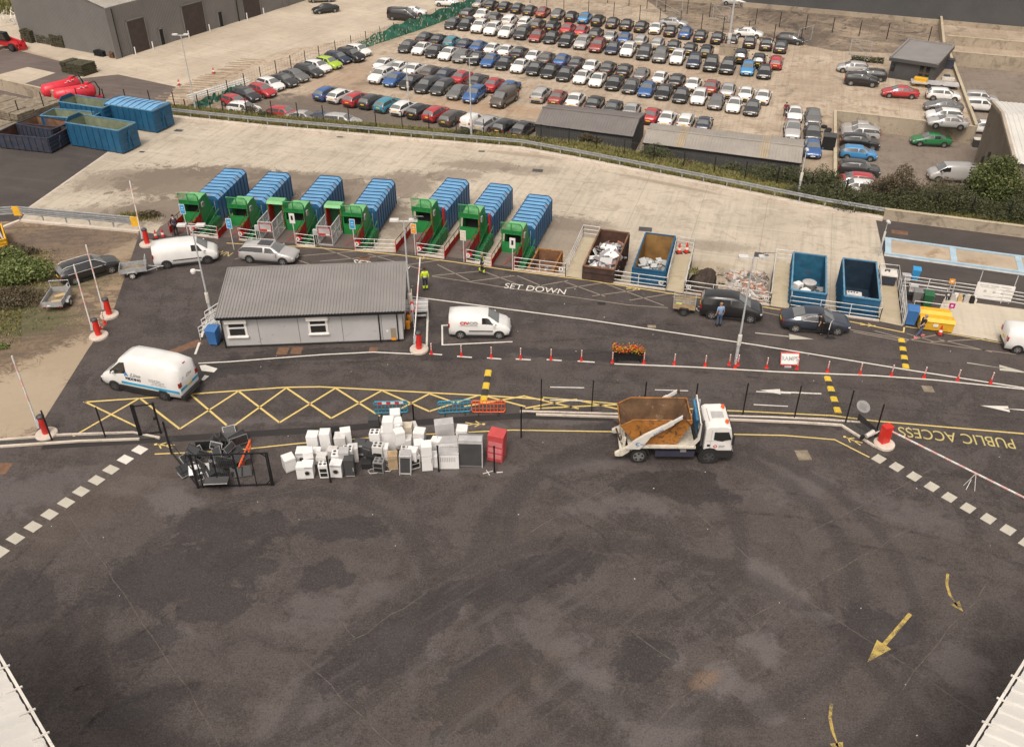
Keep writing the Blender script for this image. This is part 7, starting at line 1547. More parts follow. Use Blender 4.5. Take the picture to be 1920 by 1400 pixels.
for (a,b,h,nm) in [((237,99),(271,90),4.6,'roller_door'),((347,70),(376,57),4.6,'roller_door'),((436,33),(466,24),4.6,'roller_door'),((297,84),(304,82),2.3,'side_door'),((399,49),(405,47),2.3,'side_door')]:
    s0,s1=along(*a),along(*b);q=p0+ua*s0;m=MB('door_brown' if nm=='roller_door' else 'inside_dark').at(q.x,q.y,ZC,rz=R(61));w_=s1-s0
    m.box(0,w_,-.13,-.06,0,h);
    if nm=='roller_door': [m.box(0,w_,-.15,-.13,i*.3,i*.3+.04) for i in range(int(h/.3))]
    d_=m.build(nm,t);m=MB('clad_grey').at(q.x,q.y,ZC,rz=R(61));m.box(-.15,0,-.2,0,0,h+.15);m.box(w_,w_+.15,-.2,0,0,h+.15);m.box(-.15,w_+.15,-.2,0,h,h+.15);m.build('frame',d_)
    if nm=='roller_door':
        for sx in (-.1,w_+.1):
            g_=MB('white_paint').at(q.x,q.y,ZC,rz=R(61));g_.lathe([(.09,0),(.09,1.1),(0,1.15)],10,'z',(sx,-.7,0));o=g_.build('guard_bollard');tag(o,f"white guard bollard beside the {['first','second','third'][[237,347,436].index(a[0])]} roller door from the left, {'left' if sx<0 else 'right'} side",'bollard','white bollards by the roller doors')
# big dark building, top right
t=thing('industrial_building',(0,0,0),0,'huge dark ribbed industrial building across the top right','building')
q0,q1=G(1310,5,ZC),G(1920,60,ZC);dd=(q1-q0).normalized();q0=q0-dd*30;q1=q1+dd*40
m=MB('clad_far');cladwall(m,q0,q1,ZC,9.,sp=.25);m.build('wall',t)
m=MB('roof_dark');m.add([(q0.x,q0.y,9),(q1.x,q1.y,9),(q1.x+12,q1.y+30,12),(q0.x+12,q0.y+30,12)],[(0,1,2,3)]);m.build('roof',t)
m=MB('concrete_wall');nn=Vector((dd.y,-dd.x,0))*.18;a,b=q0+nn,q1+nn;m.bar(a+Vector((0,0,.3)),b+Vector((0,0,.3)),.2,.9);m.build('plinth',t)
q=G(1670,28,ZC);an=math.atan2(dd.y,dd.x);m=MB('inside_dark').at(q.x,q.y,ZC,rz=an);m.box(-.65,.65,-.22,-.1,.1,2.6);m.use('white_paint').box(-.2,.25,-.24,-.22,2.05,2.15);m.build('door',t)
q=G(1565,17,ZC);m=MB('black_metal').at(q.x,q.y,ZC,rz=an);m.tube([(0,-.2,0),(0,-.2,11)],.12,6);m.build('downpipe',t)
m=MB('concrete_ramp').at(*[v for v in G(1665,31,ZC)][:2],ZC,rz=an);m.box(-1,1,-1.2,-.3,0,.12);m.build('door_step',t)
# two low sheds behind the bank
def shed(FL,FR,BR,BL,ze,rh,z0,label,roof,lights=()):
    t=thing('storage_shed',(0,0,0),0,label,'shed','low sheds behind the bank')
    def V(p,z): return Vector((p.x,p.y,z))
    RL,RR=V((FL+BL)/2,ze+rh),V((FR+BR)/2,ze+rh)
    m=MB('clad_dark');i_=.15
    cladwall(m,FL.lerp(BR,.01),FR.lerp(BL,.01),z0,ze-.05,sp=.25);cladwall(m,FR.lerp(BL,.01),BR.lerp(FL,.01),z0,ze-.05,sp=.25);cladwall(m,BL.lerp(FR,.01),FL.lerp(BR,.01),z0,ze-.05,sp=.25)
    for a,b,r in ((FL,BL,RL),(FR,BR,RR)): m.add([V(a,ze-.06),V(b,ze-.06),r-Vector((0,0,.06))],[(0,1,2),(2,1,0)])
    m.build('wall',t)
    m=MB(roof);cladroof(m,V(FL,ze),V(FR,ze),RR,RL);cladroof(m,RL,RR,V(BR,ze),V(BL,ze));m.bar(RL+Vector((0,0,.05)),RR+Vector((0,0,.05)),.3,.06);m.build('roof',t)
    m=MB('black_metal');m.bar(V(FL,ze-.05),V(FR,ze-.05),.14,.12);m.bar(V(FR,ze-.03),RR,.1,.12);m.bar(RR,V(BR,ze-.03),.1,.12);m.build('eave_trim',t)
    if lights:
        m=MB('rooflight')
        for f in lights:
            for k in range(4):
                ff=f+(k-1.5)*.014;a,b=V(FL,ze).lerp(V(FR,ze),ff),RL.lerp(RR,ff);u=Vector((0,0,.055));m.bar(a+u,b+u,.09,.03);c_=V(BL,ze).lerp(V(BR,ze),ff);m.bar(b+u,c_+u,.09,.03)
        m.build('roof_light',t)
z_=-.3
shed(G(1003,233,z_),G(1187,257,z_),G(1211,213,z_),G(1030,195,z_),z_,.75,ZC,'dark grey low shed with brown-grey ribbed roof in front of the parked cars','roof_dark')
z_=-.8
shed(G(1205,268,z_),G(1503,307,z_),G(1509,262,z_),G(1221,231,z_),z_,.5,ZC,'long low shed with tan ribbed roof and rusty roof lights','roof_tan',(.24,.765))
# dark hut
t=thing('office_hut',(0,0,0),0,'small dark flat-roofed hut with grey parapet roof among the cars','hut')
b0,b1=G(1664,146,ZC),G(1746,159,ZC);zr=top_z(b0,108);u=(b1-b0);u.normalize();v=Vector((-u.y,u.x,0));Wd=(b1-b0).length;Dp=(G(1692.8,74,zr)-G(1669.5,107,zr)).length
an=math.atan2(u.y,u.x);m=MB('clad_dark').at(b0.x,b0.y,0,rz=an);m.box(0,Wd,0,Dp,ZC,zr-.4);m.box(-.3,Wd+.3,-.35,Dp+.3,zr-.4,zr);m.build('walls',t)
m=MB('grey_dark').at(b0.x,b0.y,0,rz=an);m.box(.05*Wd,Wd*.93,-.04,0,ZC+.3,zr-1.3);m.build('cladding_panel',t)
for x in (.72,.86,.08): m=MB('glass_dark').at(b0.x,b0.y,0,rz=an);m.box(Wd*x-.3,Wd*x+.2,-.08,-.04,ZC+1.0,ZC+2.4);m.build('window',t)
m=MB('roof_grey').at(b0.x,b0.y,0,rz=an);m.box(-.05,Wd+.05,-.1,Dp+.05,zr-.05,zr+.03);m.box(Wd*.55,Wd*.56,-.1,Dp,zr+.03,zr+.05);m.box(-.3,0-.05,-.35,Dp+.3,zr+.0,zr+.22);m.box(Wd+.05,Wd+.3,-.35,Dp+.3,zr,zr+.22);m.box(-.05,Wd+.05,Dp+.05,Dp+.3,zr,zr+.22);m.build('roof',t)
q=G(1726,152,ZC+.6);m=MB('sign_yellow');m.box(-.8,.8,-.4,.4,-.6,.3);m.box(-.85,.85,-.45,.45,.3,.42);m.build('grit_bin',None,(q.x,q.y,ZC+.6),an,label='yellow grit bin against the front of the dark hut',cat='bin')
q=G(1751,163,ZC);m=MB('grey_light').at(rz=0);m.box(-3,3,-.9,.9,.45,.6);m.use('black_metal').box(-2.5,2.5,-.6,.6,.2,.45);o=thing('flat_trailer',(q.x,q.y,ZC),R(-17),'grey flat-bed trailer parked between red saloon and hut','trailer');m.build('deck',o)
for x in (-.8,.8):
    for sg in (-1,1): obj('wheel',wheel_mesh(.3,'steel_wheel'),o,(x,sg*.8,.3),0 if sg<0 else math.pi)
# tan building right edge
bb=G(1826,303,ZL);ze=top_z(bb,191);fr=G(1905,307,ze);fr=Vector((fr.x,fr.y,ZL));wd_=(bb-fr);wl=wd_.length;wd_=wd_/wl;ul=Vector((wd_.y,-wd_.x,0))
t=thing('rendered_building',(0,0,0),0,'tan rendered building with white ribbed roof at the right edge','building')
c0_,c1_=fr,bb;m=MB('clad_tan');rg=fr+wd_*(wl*.62);a=R(0)
def V(p,z): return Vector((p.x,p.y,z))
m.add([V(c0_,ZL),V(c0_,ze),V(rg,ze+.9),V(c1_,ze),V(c1_,ZL)],[(0,1,2,3,4),(4,3,2,1,0)]);m.add([V(c0_,ZL),V(c0_+ul*30,ZL),V(c0_+ul*30,ze),V(c0_,ze)],[(0,1,2,3),(3,2,1,0)]);m.build('wall',t)
m=MB('roof_white');up=Vector((0,0,.12));cladroof(m,V(c0_,ze)+up-wd_*.3,V(c0_,ze)+up+ul*30-wd_*.3,V(rg,ze+.9)+up+ul*30,V(rg,ze+.9)+up,sp=.5,dp=.06);cladroof(m,V(rg,ze+.9)+up,V(rg,ze+.9)+up+ul*30,V(c1_,ze)+up+ul*30,V(c1_,ze)+up,sp=.5);m.build('roof',t)
m=MB('clad_tan');m.bar(V(c0_,ze+.1)-ul*.1,V(rg,ze+1.0)-ul*.1,.3,.3);m.bar(V(rg,ze+1.0)-ul*.1,V(c1_,ze+.1)-ul*.1,.3,.3);m.build('verge',t)
m=MB('grey_dark')
for f,z in ((.25,.35),(.42,.62),(.62,.5),(.75,.3)): p=V(c0_.lerp(c1_,f),ZL+(ze-ZL)*z)-ul*.1;m.box(p.x-.15,p.x+.1,p.y-.1,p.y+.1,p.z-.5,p.z+.3)
m.build('wall_vents',t)
q=G(1833,275,ZL);m=MB('grey_dark');m.box(-.6,.6,-.4,.4,0,.9);m.use('white_dirty').box(-.65,.65,-.45,.45,.9,.98);m.build('storage_chest',None,q,R(-15),label='dark chest with white lid against the tan building',cat='chest')
# retaining walls
def wall(a,b,z0,z1,label,th=.3,grp='concrete retaining walls'):
    c=(a+b)/2;d_=(b-a);L_=d_.length;m=MB('concrete_wall');m.box(-L_/2,L_/2,-th/2,th/2,z0,z1);m.use('concrete_finger').box(-L_/2-.01,L_/2+.01,-th/2-.03,th/2+.03,z1,z1+.08);return m.build('retaining_wall',None,(c.x,c.y,0),math.atan2(d_.y,d_.x),label=label,cat='wall',group=grp)
wall(cA+Vector((.15,0,0)),cB,ZL,ZC+.25,'concrete retaining wall behind the green saloon');wall(cL,cA,ZL,ZC+.3,'concrete wall along the left side of the sunken yard');wall(cB,cC,ZL,ZC+.45,'long concrete wall running up beside the dark hut')
w0,w1=cC,cC+(cD-cC).normalized()*60
wall(w0+Vector((.2,0,0)),w1,ZL,ZC+.2,'concrete wall across the back of the far sunken yard');wall(w0+Vector((1.5,4.5,0)),w1+Vector((1.5,4.5,0)),ZC,ZC+1.3,'upper terrace wall beyond the far sunken yard')
wall(w0+Vector((-.5,1,0)),G(1760,32,ZC),ZC,ZC+1.2,'low concrete wall running to the dark industrial building')
a,b=G(1655,411,ZA),G(1920,445,ZA);b=a+(b-a)*2.5;wall(a,b,ZA,ZA+1.0,'low concrete wall at the right beyond the weighbridge road',grp='low concrete walls')
wall(G(-80,150,ZC),G(112,194,ZC),ZC,ZC+1.5,'low grey wall left of the red tankers',.25,'low concrete walls')
# ================================================================ BANK AND VEGETATION
def norm_out(pts):
    out=[]
    for i in range(len(pts)):
        d_=(pts[min(i+1,len(pts)-1)]-pts[max(i-1,0)]);out.append(Vector((-d_.y,d_.x,0)).normalized())
    return out
bk=[G(265,214,ZA)]+arl+[b];bk[0]=Vector((bk[0].x,bk[0].y,ZA));no=norm_out(bk)
prof=[[(.3,ZA+.15),(1.8,ZA+.45),(3.4,ZA+.2),(6,-3.1)]]*5+[[(.3,ZA+.15),(2.4,ZA+.7),(4.6,ZA+.2),(7.5,-3.1)]]*2+[[(.3,ZA+.15),(2.8,ZA+.6),(5.4,ZA-.3),(9,-4.9)]]*3
m=MB('grass_ground');vs=[];prof=prof[:len(bk)]
for p,n_,pf in zip(bk,no,prof):
    for o_,z in pf: vs.append((p.x+n_.x*o_,p.y+n_.y*o_,z))
m.add(vs,[(4*i+j,4*i+4+j,4*i+5+j,4*i+1+j)[::-1] for i in range(len(bk)-1) for j in range(3)])
struct(m,'bank')
rg_=random.Random(11)
def tufts(name,label,fn,n,hs=(.12,.4),mat='leaf_grass',w=.05):
    m=MB(mat);vs=[];fs=[]
    for i in range(n):
        p=fn();h=rg_.uniform(*hs);a=rg_.uniform(0,6.28);c,s=math.cos(a)*w*rg_.uniform(.6,1.6),math.sin(a)*w;lx,ly=rg_.gauss(0,h*.45),rg_.gauss(0,h*.45)
        k=len(vs);vs+=[(p[0]-c,p[1]-s,p[2]-.03),(p[0]+c,p[1]+s,p[2]-.03),(p[0]+lx,p[1]+ly,p[2]+h)];fs.append((k,k+1,k+2))
    m.add(vs,fs);o=m.build(name);tag(o,label,'grass',kind='stuff')
cum=[0]
for i in range(len(bk)-1): cum.append(cum[-1]+(bk[i+1]-bk[i]).length)
def on_bank(fmax=1.):
    s=rg_.uniform(0,cum[-1]*fmax);i=max(k for k in range(len(cum)-1) if cum[k]<=s);f=(s-cum[i])/(cum[i+1]-cum[i]);j=rg_.choice([0,0,1,1,1,2]);g=rg_.random()
    a=[(bk[i]+no[i]*prof[i][j+e][0],prof[i][j+e][1]) for e in (0,1)];b=[(bk[i+1]+no[i+1]*prof[i+1][j+e][0],prof[i+1][j+e][1]) for e in (0,1)]
    p=a[0][0].lerp(b[0][0],f).lerp(a[1][0].lerp(b[1][0],f),g);z=(a[0][1]*(1-f)+b[0][1]*f)*(1-g)+(a[1][1]*(1-f)+b[1][1]*f)*g;return (p.x,p.y,z)
tufts('bank_grass','rough grass covering the bank beyond the crash barrier',on_bank,42000,(.12,.42),w=.06)
def bush(px,py,z,rx,ry,rz,n,mat,label,leaf=.07,name='bush',cat='bush',stem=True,group='bushes along the bank',trunk=0.,seed=None,hole=.0):
    p=G(px,py,z);r=random.Random(seed or int(px*7+py));t=thing(name,(p.x,p.y,z),0,label,cat,group)
    n=int(n*(2.0 if not trunk else 1.6));cl=[]
    for _ in range(max(9,int(n/200))):
        e=r.random()*6.283;k=r.random()**.5;cl.append((math.cos(e)*k*rx*.8,math.sin(e)*k*ry*.8,trunk+rz*(.15+.7*r.random()*(1-.5*k*k))))
    m=MB('bark')
    for c in cl: m.tube([(c[0]*.4 if not trunk else 0,c[1]*.4 if not trunk else 0,-.1),(c[0]*.6,c[1]*.6,trunk*.7+c[2]*.25),(c[0]*.9,c[1]*.9,c[2]*.9)],.02 if not trunk else .05,4,.008)
    if trunk: m.tube([(0,0,-.3),(.05,0,trunk*.6),(0,.05,trunk+rz*.4)],.14,8,.05)
    m.build('trunk' if trunk else 'stems',t)
    vs=[];fs=[]
    for i in range(n):
        c=cl[r.randrange(len(cl))];u=Vector((r.gauss(0,1),r.gauss(0,1),r.gauss(0,1))).normalized()*(.55+.45*r.random()**.4)
        q=Vector((c[0]+u.x*rx*.38,c[1]+u.y*ry*.38,max(.02,c[2]+u.z*rz*(.36 if not trunk else .2))));s=leaf*r.uniform(.6,1.4)
        a=Vector((r.gauss(0,1),r.gauss(0,1),r.gauss(0,.6))).normalized()*s;b=a.cross(Vector((r.gauss(0,1),r.gauss(0,1),r.gauss(0,1)))).normalized()*s*.6;k=len(vs)
        vs+=[q-a,q+b,q+a,q-b];fs.append((k,k+1,k+2,k+3))
    m=MB(mat);m.add(vs,fs);m.build('crown' if trunk else 'foliage',t);return t
BS=[(1232,300,-2.2,1.9,1.6,1.6,2600,'leaf_bush','dark bush at the left corner of the tan-roofed shed'),(1105,262,-2.2,1.5,.8,.7,700,'leaf_brown','low brown weeds before the dark grey shed'),(1370,325,-2,1.6,1.1,1.1,1500,'leaf_bush','small dark bush in front of the tan-roofed shed, leftmost'),
(1455,345,-2,1.8,1.3,1.5,2200,'leaf_bush','dark bush right of the middle before the tan-roofed shed'),(1492,350,-2,1.6,1.3,1.7,2200,'leaf_bush','dark bush just left of the white-headed lamp'),(1538,358,-2,2.0,1.4,1.9,2600,'leaf_bush','round dark bush right of the white-headed lamp'),
(1578,376,-2,2.0,1.4,1.1,1900,'leaf_bush','low hedge clump beneath the white car'),(1620,385,-2,2.0,1.3,1.3,2000,'leaf_bush','hedge clump below the red hatchback'),(1700,392,-2.6,2.2,1.4,1.9,2400,'leaf_bush','dark hedge clump right of the bare brown bush'),
(1745,398,-2.8,1.9,1.4,1.9,2200,'leaf_bush','dark hedge clump in front of the sunken yard'),(1780,402,-2.8,1.7,1.4,2.2,2300,'leaf_bush','dark hedge clump beside the tall green tree'),(1905,412,-2.8,2.2,1.4,1.8,2200,'leaf_bush','hedge clump under the right edge of the tan building'),
(1655,388,-2.4,1.7,1.2,1.1,1500,'leaf_bush','low hedge at the foot of the bare brown bush'),(470,212,-2.2,1.4,.8,.8,800,'leaf_brown','brown weeds before the white hatchback at the bank corner'),(500,221,-2.0,1.2,.7,.7,600,'leaf_bush','dark weeds left of the hidden red hatchback'),(690,247,-2,1.3,.7,.7,600,'leaf_bush','dark weeds on the bank below the blue hatchback row'),(870,258,-2,1.6,.8,.9,900,'leaf_bush','dark weeds below the brown estate on the bank'),(1010,268,-2,1.3,.8,.6,500,'leaf_brown','brown weeds at the left end of the dark shed')]
for b_ in BS:
    b_=list(b_);b_[2]=-1.2 if b_[0]<1150 else -1.3;b_[5]*=1.0 if b_[0]<1400 else 1.25;bush(*b_)
for i,(x,y,rx,rz,mt) in enumerate([(1515,372,2.2,1.2,'leaf_bush'),(1555,366,2.2,1.5,'leaf_bush'),(1600,392,2.2,1.2,'leaf_bush'),(1640,372,1.8,1.5,'leaf_brown'),(1672,398,2.2,1.5,'leaf_bush'),(1715,378,2.,1.7,'leaf_brown'),(1725,404,2.2,1.3,'leaf_bush'),(1762,385,2.,2.2,'leaf_brown'),(1805,404,2.4,1.8,'leaf_bush'),(1820,385,2.4,2.0,'leaf_bush'),(1870,414,2.4,1.4,'leaf_bush'),(1895,395,2.6,2.4,'leaf_bush'),(1925,420,2.4,1.8,'leaf_bush'),(1430,332,1.6,1.1,'leaf_bush'),(1290,318,1.5,.7,'leaf_brown'),(1408,338,1.4,.8,'leaf_bush')]):
    bush(x,y,-1.4,rx,1.5,rz*1.2,2600,mt,f"overgrown {'brown' if 'brown' in mt else 'dark green'} hedge plant on the bank, {['left of the big yard wall','under the red hatchback','below the white hidden car','beside the bare brown bush','at the foot of the bare brown bush','behind the brown bush','right of the bare bush','left of the green tree','in front of the green tree','behind the tree trunk','right of the tree trunk','below the tan building','at the right edge','by the lamp with white head','beside the first shed gable','before the tan shed middle'][i]}",seed=i+90)
bush(1672,385,-1.6,1.7,1.4,3.4,2600,'leaf_brown','tall thin brown bush in front of the sunken yard',name='tree',cat='tree',trunk=1.,group='trees along the bank',leaf=.075)
bush(1850,392,-1.8,2.6,2.2,4.2,7500,'leaf_tree','leafy green tree in front of the tan building',name='tree',cat='tree',trunk=1.2,group='trees along the bank',leaf=.11)
# left scrub
def left_g(): p=G(rg_.uniform(-120,rg_.uniform(20,118)),rg_.uniform(468,rg_.uniform(500,625)));return (p.x,p.y,0)
tufts('rough_grass','rough grass creeping over the bare earth at the left edge',left_g,9000,(.06,.3))
def left_g2(): p=G(rg_.uniform(-80,40)+0,rg_.gauss(600,20));return (p.x,p.y,0)
tufts('rough_grass','low green weeds at the lower left of the bare earth',left_g2,2500,(.04,.2))
bush(35,520,0,3.,1.8,1.5,5200,'leaf_laurel','bright leafy shrub at the left edge beside the trailer',leaf=.10,group='shrubs on the earth');bush(-10,505,0,2.6,2.,1.7,3500,'leaf_laurel','bright leafy shrub cut by the left edge of the picture',leaf=.10,group='shrubs on the earth')
bush(30,565,0,3.,1.4,.8,2400,'leaf_brown','low brown bramble below the leafy shrub at left',group='shrubs on the earth');bush(20,475,0,2.6,1.2,.7,1800,'leaf_brown','brown weeds above the leafy shrub at left',group='shrubs on the earth');bush(2,652,0,.6,.5,.35,300,'leaf_laurel','tiny bright green plant at the left edge',group='shrubs on the earth')
def rail_w():
    p=G(rg_.gauss(258,16),rg_.gauss(407,3),ZA);return (p.x,p.y,ZA)
tufts('rail_weeds','yellowing weeds on the apron behind the double crash barrier',rail_w,1200,(.1,.5))
bush(280,407,ZA,1.2,.5,.6,700,'leaf_brown','rusty brown weeds on the apron behind the barrier end',group='shrubs on the earth')
def hedge(px,py,L_,lab,z=ZC):
    p=G(px,py,z);m=MB('leaf_bush')
    for i in range(900):
        s=.07;m.T=Matrix.Translation((rg_.uniform(-L_/2,L_/2),rg_.uniform(-.3,.3),rg_.uniform(.05,.8)))@Matrix.Rotation(rg_.uniform(0,6),4,'Z')@Matrix.Rotation(rg_.uniform(-1,1),4,'X');m.add([(-s,-s,0),(s,-s,0),(s,s,0),(-s,s,0)],[(0,1,2,3)])
    o=m.build('clipped_hedge',None,p,R(-17));tag(o,lab,'hedge')
hedge(1625,117,4.5,'small clipped hedge left of the dark hut')
def far_g(): p=G(rg_.uniform(-60,38),rg_.uniform(-40,28),ZC);return (p.x,p.y,ZC)
tufts('far_grass','green grass at the top left corner behind the warehouse',far_g,6000,(.3,1.2),w=.12)
m=MB('grass_ground').sheet([(p.x,p.y) for p in P2((-120,28),(36,24),(40,-60),(-200,-60),z=ZC)],ZC+.006);struct(m,'verge')
# ================================================================ FENCES
mesh_fence([G(x,y,ZC) for x,y in [(352,222),(395,204),(430,185),(520,147),(600,118),(660,98),(740,72),(800,52),(870,25),(915,6)]],'dark wire fence between warehouse yard and car park, partly netted',2.4,z=ZC,step=3.2,sp=.5,th=.012,post=.1)
m=MB('net_green');r=random.Random(2)
fq=[G(x,y,ZC) for x,y in [(660,98),(740,72),(800,52),(870,25),(915,6)]]
vs=[];fs=[];N=330
for i in range(N+1):
    f=i/N*(len(fq)-1);k=min(int(f),len(fq)-2);p=fq[k].lerp(fq[k+1],f-k)
    for j in range(9): vs.append((p.x+.05*math.sin(i*.21+j),p.y-.1+.05*math.sin(i*.13+j*.7),ZC+j*(.13+.12*min(1,i/90))*(1+.08*math.sin(i*.17))))
fs=[(9*i+j,9*i+9+j,9*i+10+j,9*i+1+j) for i in range(N) for j in range(8) if r.random()>.05+.3*(i<60)]
m.add(vs,fs);m.build('netting',None,label='sagging green debris netting tied to the far half of the wire fence',cat='netting')
m=MB('net_green')
vs=[];fs=[];a_,b_=G(345,218,ZC),G(455,172,ZC)
for i in range(31):
    p=a_.lerp(b_,i/30)
    for j in range(4): vs.append((p.x+r.gauss(0,.1),p.y+r.gauss(0,.1)+.3,ZC+j*.35*(1+r.gauss(0,.1))))
m.add(vs,[(4*i+j,4*i+4+j,4*i+5+j,4*i+1+j) for i in range(30) for j in range(3) if r.random()>.15]);m.build('netting',None,label='dark green netting slumped on the near corner of the wire fence',cat='netting')
p=G(413,178,ZC);m=MB('galv_light').at(rz=R(52));[m.box(-5,4.5,-.2-.35*i,.05-.35*i,.9-.15*i,1.0-.15*i) for i in range(3)];m.build('spare_rails',None,p+Vector((0,0,.2)),R(0),label='stack of spare steel barrier rails leaning at the netted fence',cat='steel rails')
mesh_fence([G(x,y,ZC) for x,y in [(905,-12),(1057,19),(1199,38),(1355,61),(1500,84)]],'wire fence along the back of the single far line of cars',2.4,z=ZC,step=4.2,sp=1.2,th=.012,post=.1)
mesh_fence([G(x,y,ZC) for x,y in [(1100,0),(1179,12),(1247,22),(1330,33),(1461,51),(1560,62),(1662,74),(1740,80)]],'farther wire fence in front of the dark industrial building',2.4,z=ZC,step=4.2,sp=1.2,th=.012,post=.1)
for a,b,lb in [((1494,84),(1520,76),'open mesh gate leaf at the right end of the far car line'),((1592,103),(1630,108),'mesh gate leaf standing left of the small hedge'),((1336,36),(1366,41),'mesh gate leaf with diagonal brace in front of the far yard'),((1230,24),(1278,27),'mesh gate leaf above the far line of cars')]:
    A_,B_=G(*a,ZC),G(*b,ZC);t=thing('mesh_gate',A_,math.atan2((B_-A_).y,(B_-A_).x),lb,'gate','mesh gate leaves');L_=(B_-A_).length;m=MB('galv_dull');m.bar((0,0,0),(0,0,2.3),.08,.08);m.bar((L_,0,0),(L_,0,2.3),.08,.08);m.bar((0,0,.1),(L_,0,.1),.07,.07);m.bar((0,0,2.25),(L_,0,2.25),.07,.07);m.bar((0,0,2.2),(L_,0,.1),.05,.05);m.build('frame',t)
    m=MB('wire_net');[m.bar((i*L_/12,0,.1),(i*L_/12,0,2.2),.012,.012) for i in range(1,12)];m.build('mesh',t)
bf=[(40,226,ZA),(85,209,ZA),(150,201,ZA),(200,203,ZA),(240,204,ZA),(285,206,ZA),(330,209,ZA),(375,214,ZA),(420,218,ZA),(465,222,ZA),(512,226,ZA),(560,230,ZA),(608,235,ZA),(656,239,ZA),(706,244,ZA),(755,247.5,ZA),(805,252,ZA),(856,257,ZA),(907,262,ZA),(960,267,ZA),(1014,272,ZA),(1066,280,ZA),(1117,291,ZA),(1169,301,ZA),(1224,312,ZA),(1280,324,ZA),(1337,335,ZA),(1395,345,ZA),(1454,356,ZA),(1517,368,ZA),(1581,379,ZA),(1646,389,ZA),(1679,397,ZA),(1750,405,ZA),(1816,413,ZA),(1885,422,ZA),(1960,430,ZA)]
mesh_fence([G(*q) for q in bf],'long dark wire fence on the grass bank beyond the crash barrier',2.3,z=ZA+.05,sp=1.0,th=.011,post=.09)
# ================================================================ UPPER LEFT STORE YARD
SK=[([(291,208),(316,194),(220,180),(201,197)],1.15,'blue roofed container, farthest right beside the crash barrier','skip_blue','skip_in_pale','skip_rim',True),
([(225,246.5),(250,230),(152,215),(127,230)],1.2,'blue open container with pale green inside, nearest','skip_blue','skip_in_pale','skip_rim',True),
([(203,204),(212,190),(137,179),(112,191)],1.1,'blue open container behind, left of the roofed one','skip_blue','skip_in_pale','skip_rim',False),
([(167,226),(184,211),(102,204),(77,216)],.5,'low blue open container in the middle of the group','skip_blue','skip_in_pale','skip_rim',True),
([(92,262),(124,240),(30,231),(-5,250)],.25,'long navy skip with dark rusty inside at the left edge','skip_navy','rust_dark','skip_navy',True),
([(103,245),(128,228),(62,217),(36,233)],.35,'navy skip with brown rubbish behind the long navy one','skip_navy','rust_in','skip_navy',True)]
for i,(px,z1,lb,bo,ins,rim,hk) in enumerate(SK):
    T_=open_skip([G(x,y,z1) for x,y in px],ZA,z1,lb,bo,ins,rim,ribs=9,name='roll_on_container',hook=hk,group='containers in the store yard')
    t,c,ang,W_,L_=T_
    if i==0:
        h=z1-ZA;m=MB('container_blue_top');m.prism([(-W_-.05,h),(-W_+.1,h+.12),(0,h+.25),(W_-.1,h+.12),(W_+.05,h)],-L_,L_,'y');m.build('roof',t);m=MB('container_rib')
        for k in range(9): y=-L_+.1+k*(2*L_-.2)/8;m.bar((-W_,y,h+.1),(0,y,h+.28),.08,.05);m.bar((0,y,h+.28),(W_,y,h+.1),.08,.05)
        m.build('roof_ribs',t)
    elif i in (1,2):
        h=z1-ZA;m=MB('skip_blue');m.prism([(-W_,h),(W_,h),(W_*.6,h+.45),(-W_*.6,h+.45)],L_-.06,L_,'y');m.build('headboard',t)
def tanker(a,b,r,label):
    A_,B_=G(*a,ZC+r+.5),G(*b,ZC+r+.5);d_=B_-A_;L_=d_.length;t=thing('slurry_tanker',((A_.x+B_.x)/2,(A_.y+B_.y)/2,ZC),math.atan2(d_.y,d_.x),label,'tanker','red tankers');m=MB('tank_red');m.smooth=True
    m.lathe([(0,-L_/2-.25),(r*.6,-L_/2-.15),(r,-L_/2+.15),(r,L_/2-.15),(r*.6,L_/2+.15),(0,L_/2+.25)],20,'x',(0,0,r+.5));m.build('tank',t)
    m=MB('tank_red');m.lathe([(r+.03,-.05),(r+.03,.05)],20,'x',(-L_*.25,0,r+.5));m.lathe([(r+.03,-.05),(r+.03,.05)],20,'x',(L_*.25,0,r+.5));m.lathe([(.3,0),(.3,.25)],10,'z',(L_*.35,0,2*r+.45));m.box(-L_/2,L_/2+.8,-.3,.3,.3,.5);m.build('chassis',t)
    m=MB('white_paint').at(L_*.18,-r*.72,r*1.72+.5-.0,rx=R(45));[m.box(x,x+.28,-.02,.02,-.3+.3*(i%2),0+.3*(i%2)) for i,x in enumerate((-.5,-.2,.1,.4))];m.build('emblem',t)
    m=MB('black_plastic')
    m.tube([(L_/2-.4,0,2*r+.5),(L_/2+.3,0,2*r+.7),(L_/2+.7,0,r+.5),(L_/2+.5,0,.5)],.09,6);m.build('hose',t)
    for x in (-.7,.7):
        for sg in (-1,1): obj('wheel',wheel_mesh(.45,'steel_wheel'),t,(x-L_*.1,sg*(r*.9),.45),0 if sg<0 else math.pi)
tanker((82,172),(146,156),.85,'red tanker with white emblem, farther of the two');tanker((104,180),(176,168),.85,'red tanker with curved black hose, nearer of the two')
